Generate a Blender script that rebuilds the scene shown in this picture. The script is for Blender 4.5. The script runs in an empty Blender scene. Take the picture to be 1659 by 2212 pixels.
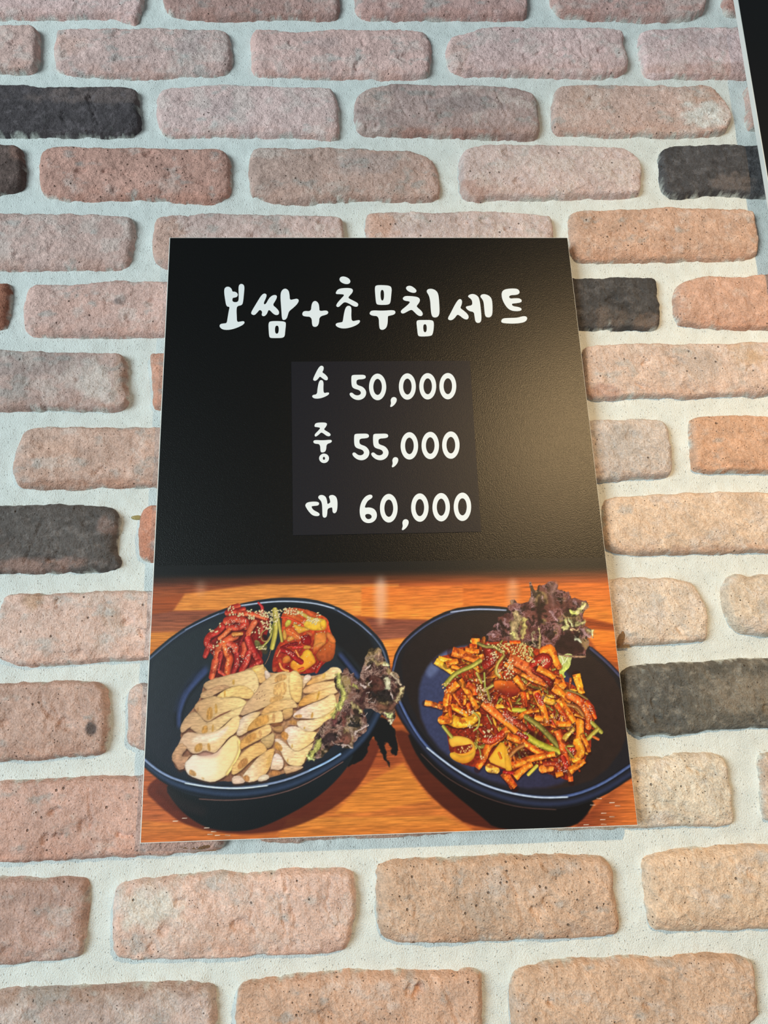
import bpy, math
import numpy as np
from mathutils import Matrix, Vector
from mathutils.geometry import tessellate_polygon

scene = bpy.context.scene
COL = scene.collection
Z0 = 1.45                                   # height of the poster's lower edge above the floor

# ------------------------------------------------------------------ camera
cam_d = bpy.data.cameras.new('camera'); cam = bpy.data.objects.new('camera', cam_d); COL.objects.link(cam)
cam_d.sensor_fit = 'VERTICAL'; cam_d.sensor_height = 36.0
cam_d.lens = 36.0*1600.0/2212.0
cam_d.clip_start = .01
cam.matrix_world = Matrix([[0.998607, 0.02118, -0.048324, 0.17534], [-0.040795, -0.270874, -0.96175, -0.681805], [-0.033459, 0.962382, -0.269633, 1.541446], [0.0, 0.0, 0.0, 1.0]])
scene.camera = cam
# ------------------------------------------------------------------ world, lights, exposure
world = bpy.data.worlds.new('room_light'); scene.world = world; world.use_nodes = True
bg = world.node_tree.nodes['Background']
bg.inputs[0].default_value = (.85, .975, 1., 1); bg.inputs[1].default_value = .16
def aim(o, target):
    o.rotation_euler = (Vector(target)-o.location).to_track_quat('-Z', 'Y').to_euler()
w_d = bpy.data.lights.new('window_daylight', 'AREA'); w_d.shape = 'RECTANGLE'; w_d.size = 2.4; w_d.size_y = 2.0
w_d.color = (.79, .965, 1.); w_d.energy = 292
win = bpy.data.objects.new('window_daylight', w_d); COL.objects.link(win)
win.location = (-3.5, -3.9, Z0+.25); aim(win, (.45, 0, Z0+.6))
l_d = bpy.data.lights.new('ceiling_spot', 'SPOT'); l_d.color = (1., .68, .34); l_d.energy = 72
l_d.spot_size = math.radians(70); l_d.spot_blend = .9; l_d.shadow_soft_size = .03
lamp = bpy.data.objects.new('ceiling_spot', l_d); COL.objects.link(lamp)
lamp.location = (.87, -1.4, Z0+.90); aim(lamp, (.66, 0, Z0-.06))
vs = scene.view_settings
scene.display_settings.display_device = 'sRGB'
vs.view_transform = 'Standard'; vs.look = 'None'; vs.exposure = -.1; vs.gamma = 1.; vs.use_curve_mapping = False

# ------------------------------------------------------------------ helpers
def lin(c):
    c = np.asarray(c, float); return np.where(c <= .04045, c/12.92, ((c+.055)/1.055)**2.4)
def lin255(c): return tuple(lin(np.array(c)/255.))
# ---- raster painter for the printed photograph (print space: millimetres, x right, y down) ----
RES = 0.5
def vnoise(x, y, seed):
    g = np.random.RandomState(seed).rand(64, 64)
    xi = np.floor(x).astype(int); yi = np.floor(y).astype(int)
    fx = x - xi; fy = y - yi
    fx = fx*fx*(3-2*fx); fy = fy*fy*(3-2*fy)
    a = g[yi & 63, xi & 63]; b = g[yi & 63, (xi+1) & 63]
    c = g[(yi+1) & 63, xi & 63]; d = g[(yi+1) & 63, (xi+1) & 63]
    return (a*(1-fx)+b*fx)*(1-fy)+(c*(1-fx)+d*fx)*fy
def fbm(x, y, seed, octv=4, gain=.5):
    s = 0.; a = 1.; t = 0.
    for o in range(octv):
        s = s+a*vnoise(x*2**o+o*7.3, y*2**o+o*3.1, seed+o); t += a; a *= gain
    return s/t
def smooth_closed(p, n=2):
    p = np.asarray(p, float)
    for _ in range(n):
        q = np.roll(p, -1, 0)
        p = np.stack([p*.75+q*.25, p*.25+q*.75], 1).reshape(-1, 2)
    return p
def smooth_open(p, n=2):
    p = np.asarray(p, float)
    if len(p) < 3: return p
    for _ in range(n):
        a, b = p[:-1], p[1:]
        m = np.stack([a*.75+b*.25, a*.25+b*.75], 1).reshape(-1, 2)
        p = np.vstack([p[:1], m[1:-1], p[-1:]])
    return p
def sstep(a, b, x):
    t = np.clip((x-a)/(b-a), 0, 1); return t*t*(3-2*t)
class Painter:
    def __init__(s, w, y0, y1):
        s.nx = int(round(w/RES))+1; s.ny = int(round((y1-y0)/RES))+1; s.y0 = y0
        s.xs = np.linspace(0, w, s.nx); s.ys = np.linspace(y0, y1, s.ny)
        s.im = np.zeros((s.ny, s.nx, 3))
    def box(s, p, m):
        x0 = max(0, int((p[:, 0].min()-m)/RES)); x1 = min(s.nx, int((p[:, 0].max()+m)/RES)+2)
        y0 = max(0, int((p[:, 1].min()-m-s.y0)/RES)); y1 = min(s.ny, int((p[:, 1].max()+m-s.y0)/RES)+2)
        if x1 <= x0 or y1 <= y0: return None
        X, Y = np.meshgrid(s.xs[x0:x1], s.ys[y0:y1]); return X, Y, (slice(y0, y1), slice(x0, x1))
    def segdist(s, X, Y, p, closed):
        q = np.roll(p, -1, 0) if closed else p[1:]
        pp = p if closed else p[:-1]
        best = np.full(X.shape, 1e9); T = np.zeros(X.shape); side = np.zeros(X.shape)
        L = np.hypot(*(q-pp).T); cum = np.r_[0, np.cumsum(L)]; tot = max(cum[-1], 1e-6)
        for i in range(len(pp)):
            dx, dy = q[i]-pp[i]; l2 = dx*dx+dy*dy+1e-9
            t = np.clip(((X-pp[i, 0])*dx+(Y-pp[i, 1])*dy)/l2, 0, 1)
            ex = X-pp[i, 0]-t*dx; ey = Y-pp[i, 1]-t*dy
            d = np.hypot(ex, ey); m = d < best
            best = np.where(m, d, best); T = np.where(m, (cum[i]+t*L[i])/tot, T)
            side = np.where(m, (ex*dy-ey*dx)/np.sqrt(l2), side)
        return best, T, side
    def inside(s, X, Y, p):
        c = np.zeros(X.shape, bool); q = np.roll(p, -1, 0)
        for (ax, ay), (bx, by) in zip(p, q):
            if ay == by: continue
            c ^= ((ay > Y) != (by > Y)) & (X < (bx-ax)*(Y-ay)/(by-ay)+ax)
        return c
    def blend(s, sl, col, a):
        s.im[sl] = s.im[sl]*(1-a[..., None])+col*a[..., None]
    # filled polygon: c0 -> c1 along angle, rim darkening, grain
    def poly(s, pts, c0, c1=None, ang=90, rim=.0, rw=2., soft=.35, noise=.08, nsc=4., smooth=2, alpha=1., seed=1, rag=0., grow=0., sh=0.):
        pts = np.asarray(pts, float)
        if grow: pts = pts.mean(0)+(pts-pts.mean(0))*(1+grow)
        if sh: s.poly(pts+np.array([.25*sh, sh]), (66, 36, 26), soft=1., noise=0, smooth=smooth, alpha=.7)
        p = smooth_closed(pts, smooth) if smooth else np.asarray(pts, float)
        b = s.box(p, soft+rag+1)
        if b is None: return
        X, Y, sl = b
        Xr, Yr = X, Y
        if rag:
            Xr = X+rag*2*(fbm(X/3, Y/3, seed+50, 3)-.5); Yr = Y+rag*2*(fbm(X/3, Y/3, seed+90, 3)-.5)
        d, _, _ = s.segdist(Xr, Yr, p, True); sd = np.where(s.inside(Xr, Yr, p), d, -d)
        a = sstep(-soft, soft, sd)*alpha
        c0 = np.array(c0)/255.; c1 = c0 if c1 is None else np.array(c1)/255.
        an = math.radians(ang); u = X*math.cos(an)+Y*math.sin(an)
        pu = p[:, 0]*math.cos(an)+p[:, 1]*math.sin(an)
        t = sstep(0, 1, (u-pu.min())/(np.ptp(pu)+1e-6))[..., None]
        col = c0*(1-t)+c1*t
        k = 1-rim*np.exp(-np.clip(sd, 0, 99)/rw)
        if noise:
            nx, ny = nsc if isinstance(nsc, tuple) else (nsc, nsc)
            k = k*(1+noise*2*(fbm(X/nx, Y/ny, seed, 4)-.5))
        s.blend(sl, np.clip(col*k[..., None], 0, 1), a)
    # ribbon with rounded cross-section shading
    def stroke(s, pts, w0, w1, c, hi=None, edge=.45, soft=.3, butt=False, noise=.12, spec=0., seed=1, alpha=1., lit=-.3, sauce=0., pw=2.5, sh=0., rag=0.):
        if sh: s.stroke([(x+.3*sh, y+sh) for x, y in pts], w0*1.12, w1*1.12, (40, 8, 8), (44, 9, 8), alpha=.5, soft=.8)
        p = smooth_open(pts); b = s.box(p, max(w0, w1)/2+soft+.5)
        if b is None: return
        X, Y, sl = b
        Xr, Yr = X, Y
        if rag: Xr = X+rag*2*(fbm(X/2.5, Y/2.5, seed+31, 3)-.5); Yr = Y+rag*2*(fbm(X/2.5, Y/2.5, seed+47, 3)-.5)
        d, T, side = s.segdist(Xr, Yr, p, False); w = (w0+(w1-w0)*T)/2
        a = sstep(-soft, soft, w-d)*alpha
        if butt:
            a0 = p[1]-p[0]; a0 = a0/np.hypot(*a0); a1 = p[-1]-p[-2]; a1 = a1/np.hypot(*a1)
            a = a*sstep(-soft, soft, (X-p[0, 0])*a0[0]+(Y-p[0, 1])*a0[1])*sstep(-soft, soft, -(X-p[-1, 0])*a1[0]-(Y-p[-1, 1])*a1[1])
        r = np.clip(side/np.maximum(w, .05), -1, 1)
        up = p[-1]-p[0]; sg = 1 if up[0] > 0 or (up[0] == 0 and up[1] > 0) else -1
        r = r*sg
        c = np.array(c)/255.; hi = c*1.25 if hi is None else np.array(hi)/255.
        k = 1-edge*np.abs(r)**pw
        hl = np.exp(-((r-lit)/.45)**2)[..., None]
        col = (c*(1-hl)+hi*hl)*k[..., None]
        n = fbm(X/2.5, Y/2.5, seed, 3)-.5
        col = col*(1+noise*2*n[..., None])
        if sauce:
            m = sstep(.50, .72, fbm(X/4+seed, Y/4, seed+5, 4))[..., None]*sauce
            col = col*(1-m)+np.array([.62, .1, .05])*m*(.7+.6*n[..., None])
        if spec: col = col+spec*((vnoise(X/.9, Y/.9, seed+3) > .8)*(np.abs(r-lit) < .5))[..., None]
        s.blend(sl, np.clip(col, 0, 1), a)
    def dot(s, x, y, rx, ry, ang, c, soft=.25, alpha=1., shade=.25):
        p = np.array([[x-rx, y-rx], [x+rx, y+rx]]); b = s.box(p, max(rx, ry)+.5)
        if b is None: return
        X, Y, sl = b; ca, sa = math.cos(ang), math.sin(ang)
        u = (X-x)*ca+(Y-y)*sa; v = -(X-x)*sa+(Y-y)*ca
        q = np.hypot(u/rx, v/ry); a = sstep(1+soft/min(rx, ry), 1-soft/min(rx, ry), q)*alpha
        col = np.array(c)/255.*(1-shade*sstep(.3, 1, q+.4*(v/ry)))[..., None]
        s.blend(sl, np.clip(col, 0, 1), a)
def run_print(P, cmds):
    for c in cmds:
        k = c[0]
        if k == 'p':
            P.poly(c[1], c[2], c[3], c[4], **c[5])
        elif k == 's':
            P.stroke(c[1], c[2], c[3], c[4], c[5], **c[6])
        elif k == 'fade':
            a, b = c[1][0][1], c[1][1][1]
            t = sstep(a, b, P.ys)[:, None, None]
            P.im = P.im*t+np.array([14, 15, 17])/255.*(1-t)
        elif k == 'd':                                   # sesame seeds and glints
            rs = np.random.RandomState(c[5]); p = np.asarray(c[1])
            lo, hi = p.min(0), p.max(0); n = 0
            for _ in range(c[2]*12):
                x, y = lo+(hi-lo)*rs.rand(2)
                if not P.inside(np.array([x]), np.array([y]), p)[0]: continue
                col = np.array(c[3])*(.82+.25*rs.rand())
                P.dot(x, y, c[4][0]*(.8+.4*rs.rand()), c[4][1]*(.8+.4*rs.rand()), rs.rand()*3.14, np.minimum(col, 255))
                n += 1
                if n >= c[2]: break
        elif k == 'l':                                   # frilled lettuce
            p = smooth_closed(c[1], 1); rag = c[2]; b = P.box(p, 3)
            X, Y, sl = b; sd = c[6]
            Xr = X+rag*2.4*(fbm(X/4, Y/4, sd, 3)-.5); Yr = Y+rag*2.4*(fbm(X/4, Y/4, sd+9, 3)-.5)
            d, _, _ = P.segdist(Xr, Yr, p, True); ins = P.inside(Xr, Yr, p)
            a = sstep(-.4, .4, np.where(ins, d, -d))
            wx = X+7*(fbm(X/8, Y/8, sd+20, 3)-.5); wy = Y+7*(fbm(X/8, Y/8, sd+31, 3)-.5)
            n1 = fbm(wx/7, wy/7, sd+40, 4, .6); n2 = fbm(wx/2.6, wy/2.6, sd+44, 3, .6)
            r1 = 1-np.clip(np.abs(n1-.5)*9, 0, 1); r2 = 1-np.clip(np.abs(n2-.5)*7, 0, 1)
            big = fbm(X/12, Y/12, sd+60, 2); f = sstep(.32, .66, n1*.6+n2*.4)
            dk, md, lt = (np.array(q)/255. for q in c[3:6])
            col = dk*(1-f[..., None])+md*f[..., None]
            g = sstep(.52, .68, fbm(X/10+5, Y/10, sd+66, 2))[..., None]*.6
            col = col*(1-g)+np.array([.45, .40, .24])*g*(.45+f[..., None])
            h = (np.maximum(r1**2*.95, r2**2*.75)*sstep(.22, .5, big))[..., None]
            col = col*(1-.85*h)+lt*.85*h
            v = sstep(.56, .70, fbm(wx/5+9, wy/5, sd+80, 3))[..., None]
            col = col*(1-.55*v)
            P.blend(sl, col, a)
        elif k == 'rc':                                  # loose strips filling a heap
            rs = np.random.RandomState(c[3]); p = np.asarray(c[1]); lo, hi = p.min(0), p.max(0); n = 0
            while n < c[2]:
                x, y = lo+(hi-lo)*rs.rand(2)
                if not P.inside(np.array([x]), np.array([y]), p)[0]: continue
                a = rs.normal(c[4], c[5]); l = rs.uniform(7, 13); dx, dy = math.cos(a)*l, math.sin(a)*l; b = rs.normal(0, 2)
                col, hi2 = c[6][rs.randint(len(c[6]))]; dim = rs.uniform(.62, 1.05)
                w = rs.uniform(2.0, 3.8)
                P.stroke([(x-dx, y-dy), (x-b*dy/l, y+b*dx/l), (x+dx, y+dy)], w, w*.55, [v*dim for v in col], [v*dim for v in hi2], edge=.2, pw=4, spec=.22, sauce=.7, noise=.3, seed=c[3]+n, sh=.8, rag=.45)
                n += 1


def obj(name, mesh, mat, parent=None, loc=(0, 0, 0)):
    o = bpy.data.objects.new(name, mesh); COL.objects.link(o); o.location = loc
    if mat is not None and not mesh.materials: mesh.materials.append(mat)
    o.parent = parent
    return o
def empty(name, loc):
    o = bpy.data.objects.new(name, None); COL.objects.link(o); o.location = loc; o.empty_display_size = .05; return o
def grid_mesh(name, X, Y, Z, col=None):
    ny, nx = X.shape; me = bpy.data.meshes.new(name)
    v = np.stack([X, Y, Z], -1).reshape(-1, 3).astype(np.float32)
    i = np.arange(ny*nx).reshape(ny, nx)
    f = np.stack([i[:-1, :-1], i[:-1, 1:], i[1:, 1:], i[1:, :-1]], -1).reshape(-1, 4)
    me.vertices.add(len(v)); me.vertices.foreach_set('co', v.ravel())
    me.loops.add(f.size); me.loops.foreach_set('vertex_index', f.ravel().astype(np.int32))
    me.polygons.add(len(f)); me.polygons.foreach_set('loop_start', np.arange(0, f.size, 4, dtype=np.int32))
    me.polygons.foreach_set('use_smooth', np.ones(len(f), bool))
    me.update(calc_edges=True)
    if col is not None:
        a = me.color_attributes.new('Col', 'FLOAT_COLOR', 'POINT')
        c = np.ones((ny*nx, 4), np.float32); k = col.reshape(ny*nx, -1); c[:, :k.shape[1]] = k
        a.data.foreach_set('color', c.ravel())
    return me
def raw_mesh(name, v, f):
    me = bpy.data.meshes.new(name); me.from_pydata([tuple(p) for p in v], [], f); me.update(); return me

# ------------------------------------------------------------------ materials
def new_mat(name):
    m = bpy.data.materials.new(name); m.use_nodes = True
    return m, m.node_tree.nodes, m.node_tree.links, m.node_tree.nodes['Principled BSDF']
def plain(name, col, rough, spec=.5, grain=0., gscale=900.):
    m, n, l, b = new_mat(name)
    b.inputs['Base Color'].default_value = (*col, 1); b.inputs['Roughness'].default_value = rough
    b.inputs['Specular IOR Level'].default_value = spec
    tc = n.new('ShaderNodeTexCoord'); nz = n.new('ShaderNodeTexNoise'); nz.inputs['Scale'].default_value = gscale; nz.inputs['Detail'].default_value = 3
    l.new(tc.outputs['Object'], nz.inputs['Vector'])
    bp = n.new('ShaderNodeBump'); bp.inputs['Strength'].default_value = grain; bp.inputs['Distance'].default_value = .0003
    l.new(nz.outputs['Fac'], bp.inputs['Height']); l.new(bp.outputs['Normal'], b.inputs['Normal'])
    return m
def brick_material():
    m, n, l, b = new_mat('old_brick')
    b.inputs['Roughness'].default_value = .88; b.inputs['Specular IOR Level'].default_value = .25
    at = n.new('ShaderNodeAttribute'); at.attribute_name = 'Col'
    geo = n.new('ShaderNodeNewGeometry')
    def noise(sc, det=4, rough=.6):
        q = n.new('ShaderNodeTexNoise'); q.inputs['Scale'].default_value = sc; q.inputs['Detail'].default_value = det
        q.inputs['Roughness'].default_value = rough; l.new(geo.outputs['Position'], q.inputs['Vector']); return q
    def mapr(src, a0, a1, b0, b1):
        q = n.new('ShaderNodeMapRange'); l.new(src, q.inputs[0])
        for i, v in enumerate((a0, a1, b0, b1)): q.inputs[i+1].default_value = v
        return q.outputs[0]
    def mth(op, a, bb):
        q = n.new('ShaderNodeMath'); q.operation = op
        for i, v in enumerate((a, bb)):
            if isinstance(v, (int, float)): q.inputs[i].default_value = v
            else: l.new(v, q.inputs[i])
        return q.outputs[0]
    fine = noise(650, 4); mid = noise(160, 5)
    tone = mth('MULTIPLY', mapr(fine.outputs['Fac'], .3, .7, .74, 1.22), mapr(mid.outputs['Fac'], .3, .7, .86, 1.12))
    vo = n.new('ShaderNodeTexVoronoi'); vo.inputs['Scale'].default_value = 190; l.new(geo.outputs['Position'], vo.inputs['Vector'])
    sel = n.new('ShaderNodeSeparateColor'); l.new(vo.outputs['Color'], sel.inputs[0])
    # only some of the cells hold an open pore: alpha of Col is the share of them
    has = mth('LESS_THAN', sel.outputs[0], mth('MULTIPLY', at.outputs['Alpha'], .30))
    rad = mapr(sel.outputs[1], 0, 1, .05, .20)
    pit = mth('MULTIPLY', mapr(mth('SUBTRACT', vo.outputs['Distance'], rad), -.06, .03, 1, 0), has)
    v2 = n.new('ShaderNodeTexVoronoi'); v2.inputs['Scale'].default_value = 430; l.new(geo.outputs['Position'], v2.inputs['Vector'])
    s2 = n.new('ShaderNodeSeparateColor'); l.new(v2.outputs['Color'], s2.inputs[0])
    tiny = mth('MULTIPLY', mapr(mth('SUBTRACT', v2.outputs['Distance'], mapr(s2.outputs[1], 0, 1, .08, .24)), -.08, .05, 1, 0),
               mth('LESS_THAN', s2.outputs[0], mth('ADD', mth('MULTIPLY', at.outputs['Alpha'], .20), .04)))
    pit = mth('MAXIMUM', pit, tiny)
    mix = n.new('ShaderNodeMix'); mix.data_type = 'RGBA'; mix.blend_type = 'MULTIPLY'; mix.inputs['Factor'].default_value = 1
    cmb = n.new('ShaderNodeCombineColor')
    for i in range(3): l.new(tone, cmb.inputs[i])
    l.new(at.outputs['Color'], mix.inputs['A']); l.new(cmb.outputs[0], mix.inputs['B'])
    pit_shade = n.new('ShaderNodeMix'); pit_shade.data_type = 'RGBA'; l.new(mth('MULTIPLY', pit, .75), pit_shade.inputs['Factor'])  # shade inside the open pores, painted into the base colour
    l.new(mix.outputs['Result'], pit_shade.inputs['A']); pit_shade.inputs['B'].default_value = (.10, .055, .035, 1)
    l.new(pit_shade.outputs['Result'], b.inputs['Base Color'])
    h = mth('ADD', mth('MULTIPLY', fine.outputs['Fac'], .55), mth('MULTIPLY', mid.outputs['Fac'], 1.3))
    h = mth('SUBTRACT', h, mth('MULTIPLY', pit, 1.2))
    bp = n.new('ShaderNodeBump'); bp.inputs['Strength'].default_value = 1.; bp.inputs['Distance'].default_value = .0022
    l.new(h, bp.inputs['Height']); l.new(bp.outputs['Normal'], b.inputs['Normal'])
    return m
def mortar_material():
    m, n, l, b = new_mat('pale_mortar')
    b.inputs['Roughness'].default_value = .92; b.inputs['Specular IOR Level'].default_value = .2
    geo = n.new('ShaderNodeNewGeometry')
    f = n.new('ShaderNodeTexNoise'); f.inputs['Scale'].default_value = 900; f.inputs['Detail'].default_value = 3
    g = n.new('ShaderNodeTexNoise'); g.inputs['Scale'].default_value = 60; g.inputs['Detail'].default_value = 6
    for q in (f, g): l.new(geo.outputs['Position'], q.inputs['Vector'])
    r = n.new('ShaderNodeValToRGB'); l.new(g.outputs['Fac'], r.inputs[0])
    r.color_ramp.elements[0].position = .3; r.color_ramp.elements[0].color = (.70, .72, .70, 1)
    r.color_ramp.elements[1].position = .7; r.color_ramp.elements[1].color = (.79, .81, .79, 1)
    l.new(r.outputs[0], b.inputs['Base Color'])
    vo = n.new('ShaderNodeTexVoronoi'); vo.inputs['Scale'].default_value = 420; l.new(geo.outputs['Position'], vo.inputs['Vector'])
    pr = n.new('ShaderNodeMapRange'); l.new(vo.outputs['Distance'], pr.inputs[0])
    for i, v in enumerate((.05, .26, -.55, 0.)): pr.inputs[i+1].default_value = v
    sc = n.new('ShaderNodeSeparateColor'); l.new(vo.outputs['Color'], sc.inputs[0])
    lt = n.new('ShaderNodeMath'); lt.operation = 'LESS_THAN'; l.new(sc.outputs[0], lt.inputs[0]); lt.inputs[1].default_value = .28
    pm = n.new('ShaderNodeMath'); pm.operation = 'MULTIPLY'; l.new(pr.outputs[0], pm.inputs[0]); l.new(lt.outputs[0], pm.inputs[1]); pr = pm
    ad = n.new('ShaderNodeMath'); ad.operation = 'MULTIPLY_ADD'; l.new(f.outputs['Fac'], ad.inputs[0]); ad.inputs[1].default_value = .7; l.new(g.outputs['Fac'], ad.inputs[2])
    a2 = n.new('ShaderNodeMath'); a2.operation = 'ADD'; l.new(ad.outputs[0], a2.inputs[0]); l.new(pr.outputs[0], a2.inputs[1]); ad = a2
    bp = n.new('ShaderNodeBump'); bp.inputs['Strength'].default_value = .9; bp.inputs['Distance'].default_value = .0018
    l.new(ad.outputs[0], bp.inputs['Height']); l.new(bp.outputs['Normal'], b.inputs['Normal'])
    return m
def print_material():
    m, n, l, b = new_mat('laminated_photo_print')
    at = n.new('ShaderNodeAttribute'); at.attribute_name = 'Col'; l.new(at.outputs['Color'], b.inputs['Base Color'])
    b.inputs['Roughness'].default_value = .34; b.inputs['Specular IOR Level'].default_value = .36
    tc = n.new('ShaderNodeTexCoord'); nz = n.new('ShaderNodeTexNoise'); nz.inputs['Scale'].default_value = 1500
    l.new(tc.outputs['Object'], nz.inputs['Vector'])
    bp = n.new('ShaderNodeBump'); bp.inputs['Strength'].default_value = .25; bp.inputs['Distance'].default_value = .0002
    l.new(nz.outputs['Fac'], bp.inputs['Height']); l.new(bp.outputs['Normal'], b.inputs['Normal'])
    return m
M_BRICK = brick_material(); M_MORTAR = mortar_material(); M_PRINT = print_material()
M_BLACK = plain('black_laminate', (.0010, .0012, .0015), .32, .34, .5, 1100)
M_STICK = plain('navy_black_vinyl', (.007, .007, .012), .40, .28, .3, 1500)
M_WHITE = plain('white_vinyl', (.80, .83, .87), .5, .4, .1)
M_CORE = plain('white_foam_board', (.82, .81, .78), .6, .4, .2)
M_SIGN = plain('black_sign_film', (.004, .004, .005), .35, .35, .2, 1500)
def glue_material(name, col):
    m = plain(name, col, .12, .5, .15, 300)
    b = m.node_tree.nodes['Principled BSDF']; b.inputs['Transmission Weight'].default_value = .75; b.inputs['IOR'].default_value = 1.35
    return m
M_GLUE = glue_material('yellowed_glue', (.62, .50, .22)); M_GLUEB = glue_material('brown_glue', (.52, .33, .18))

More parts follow.
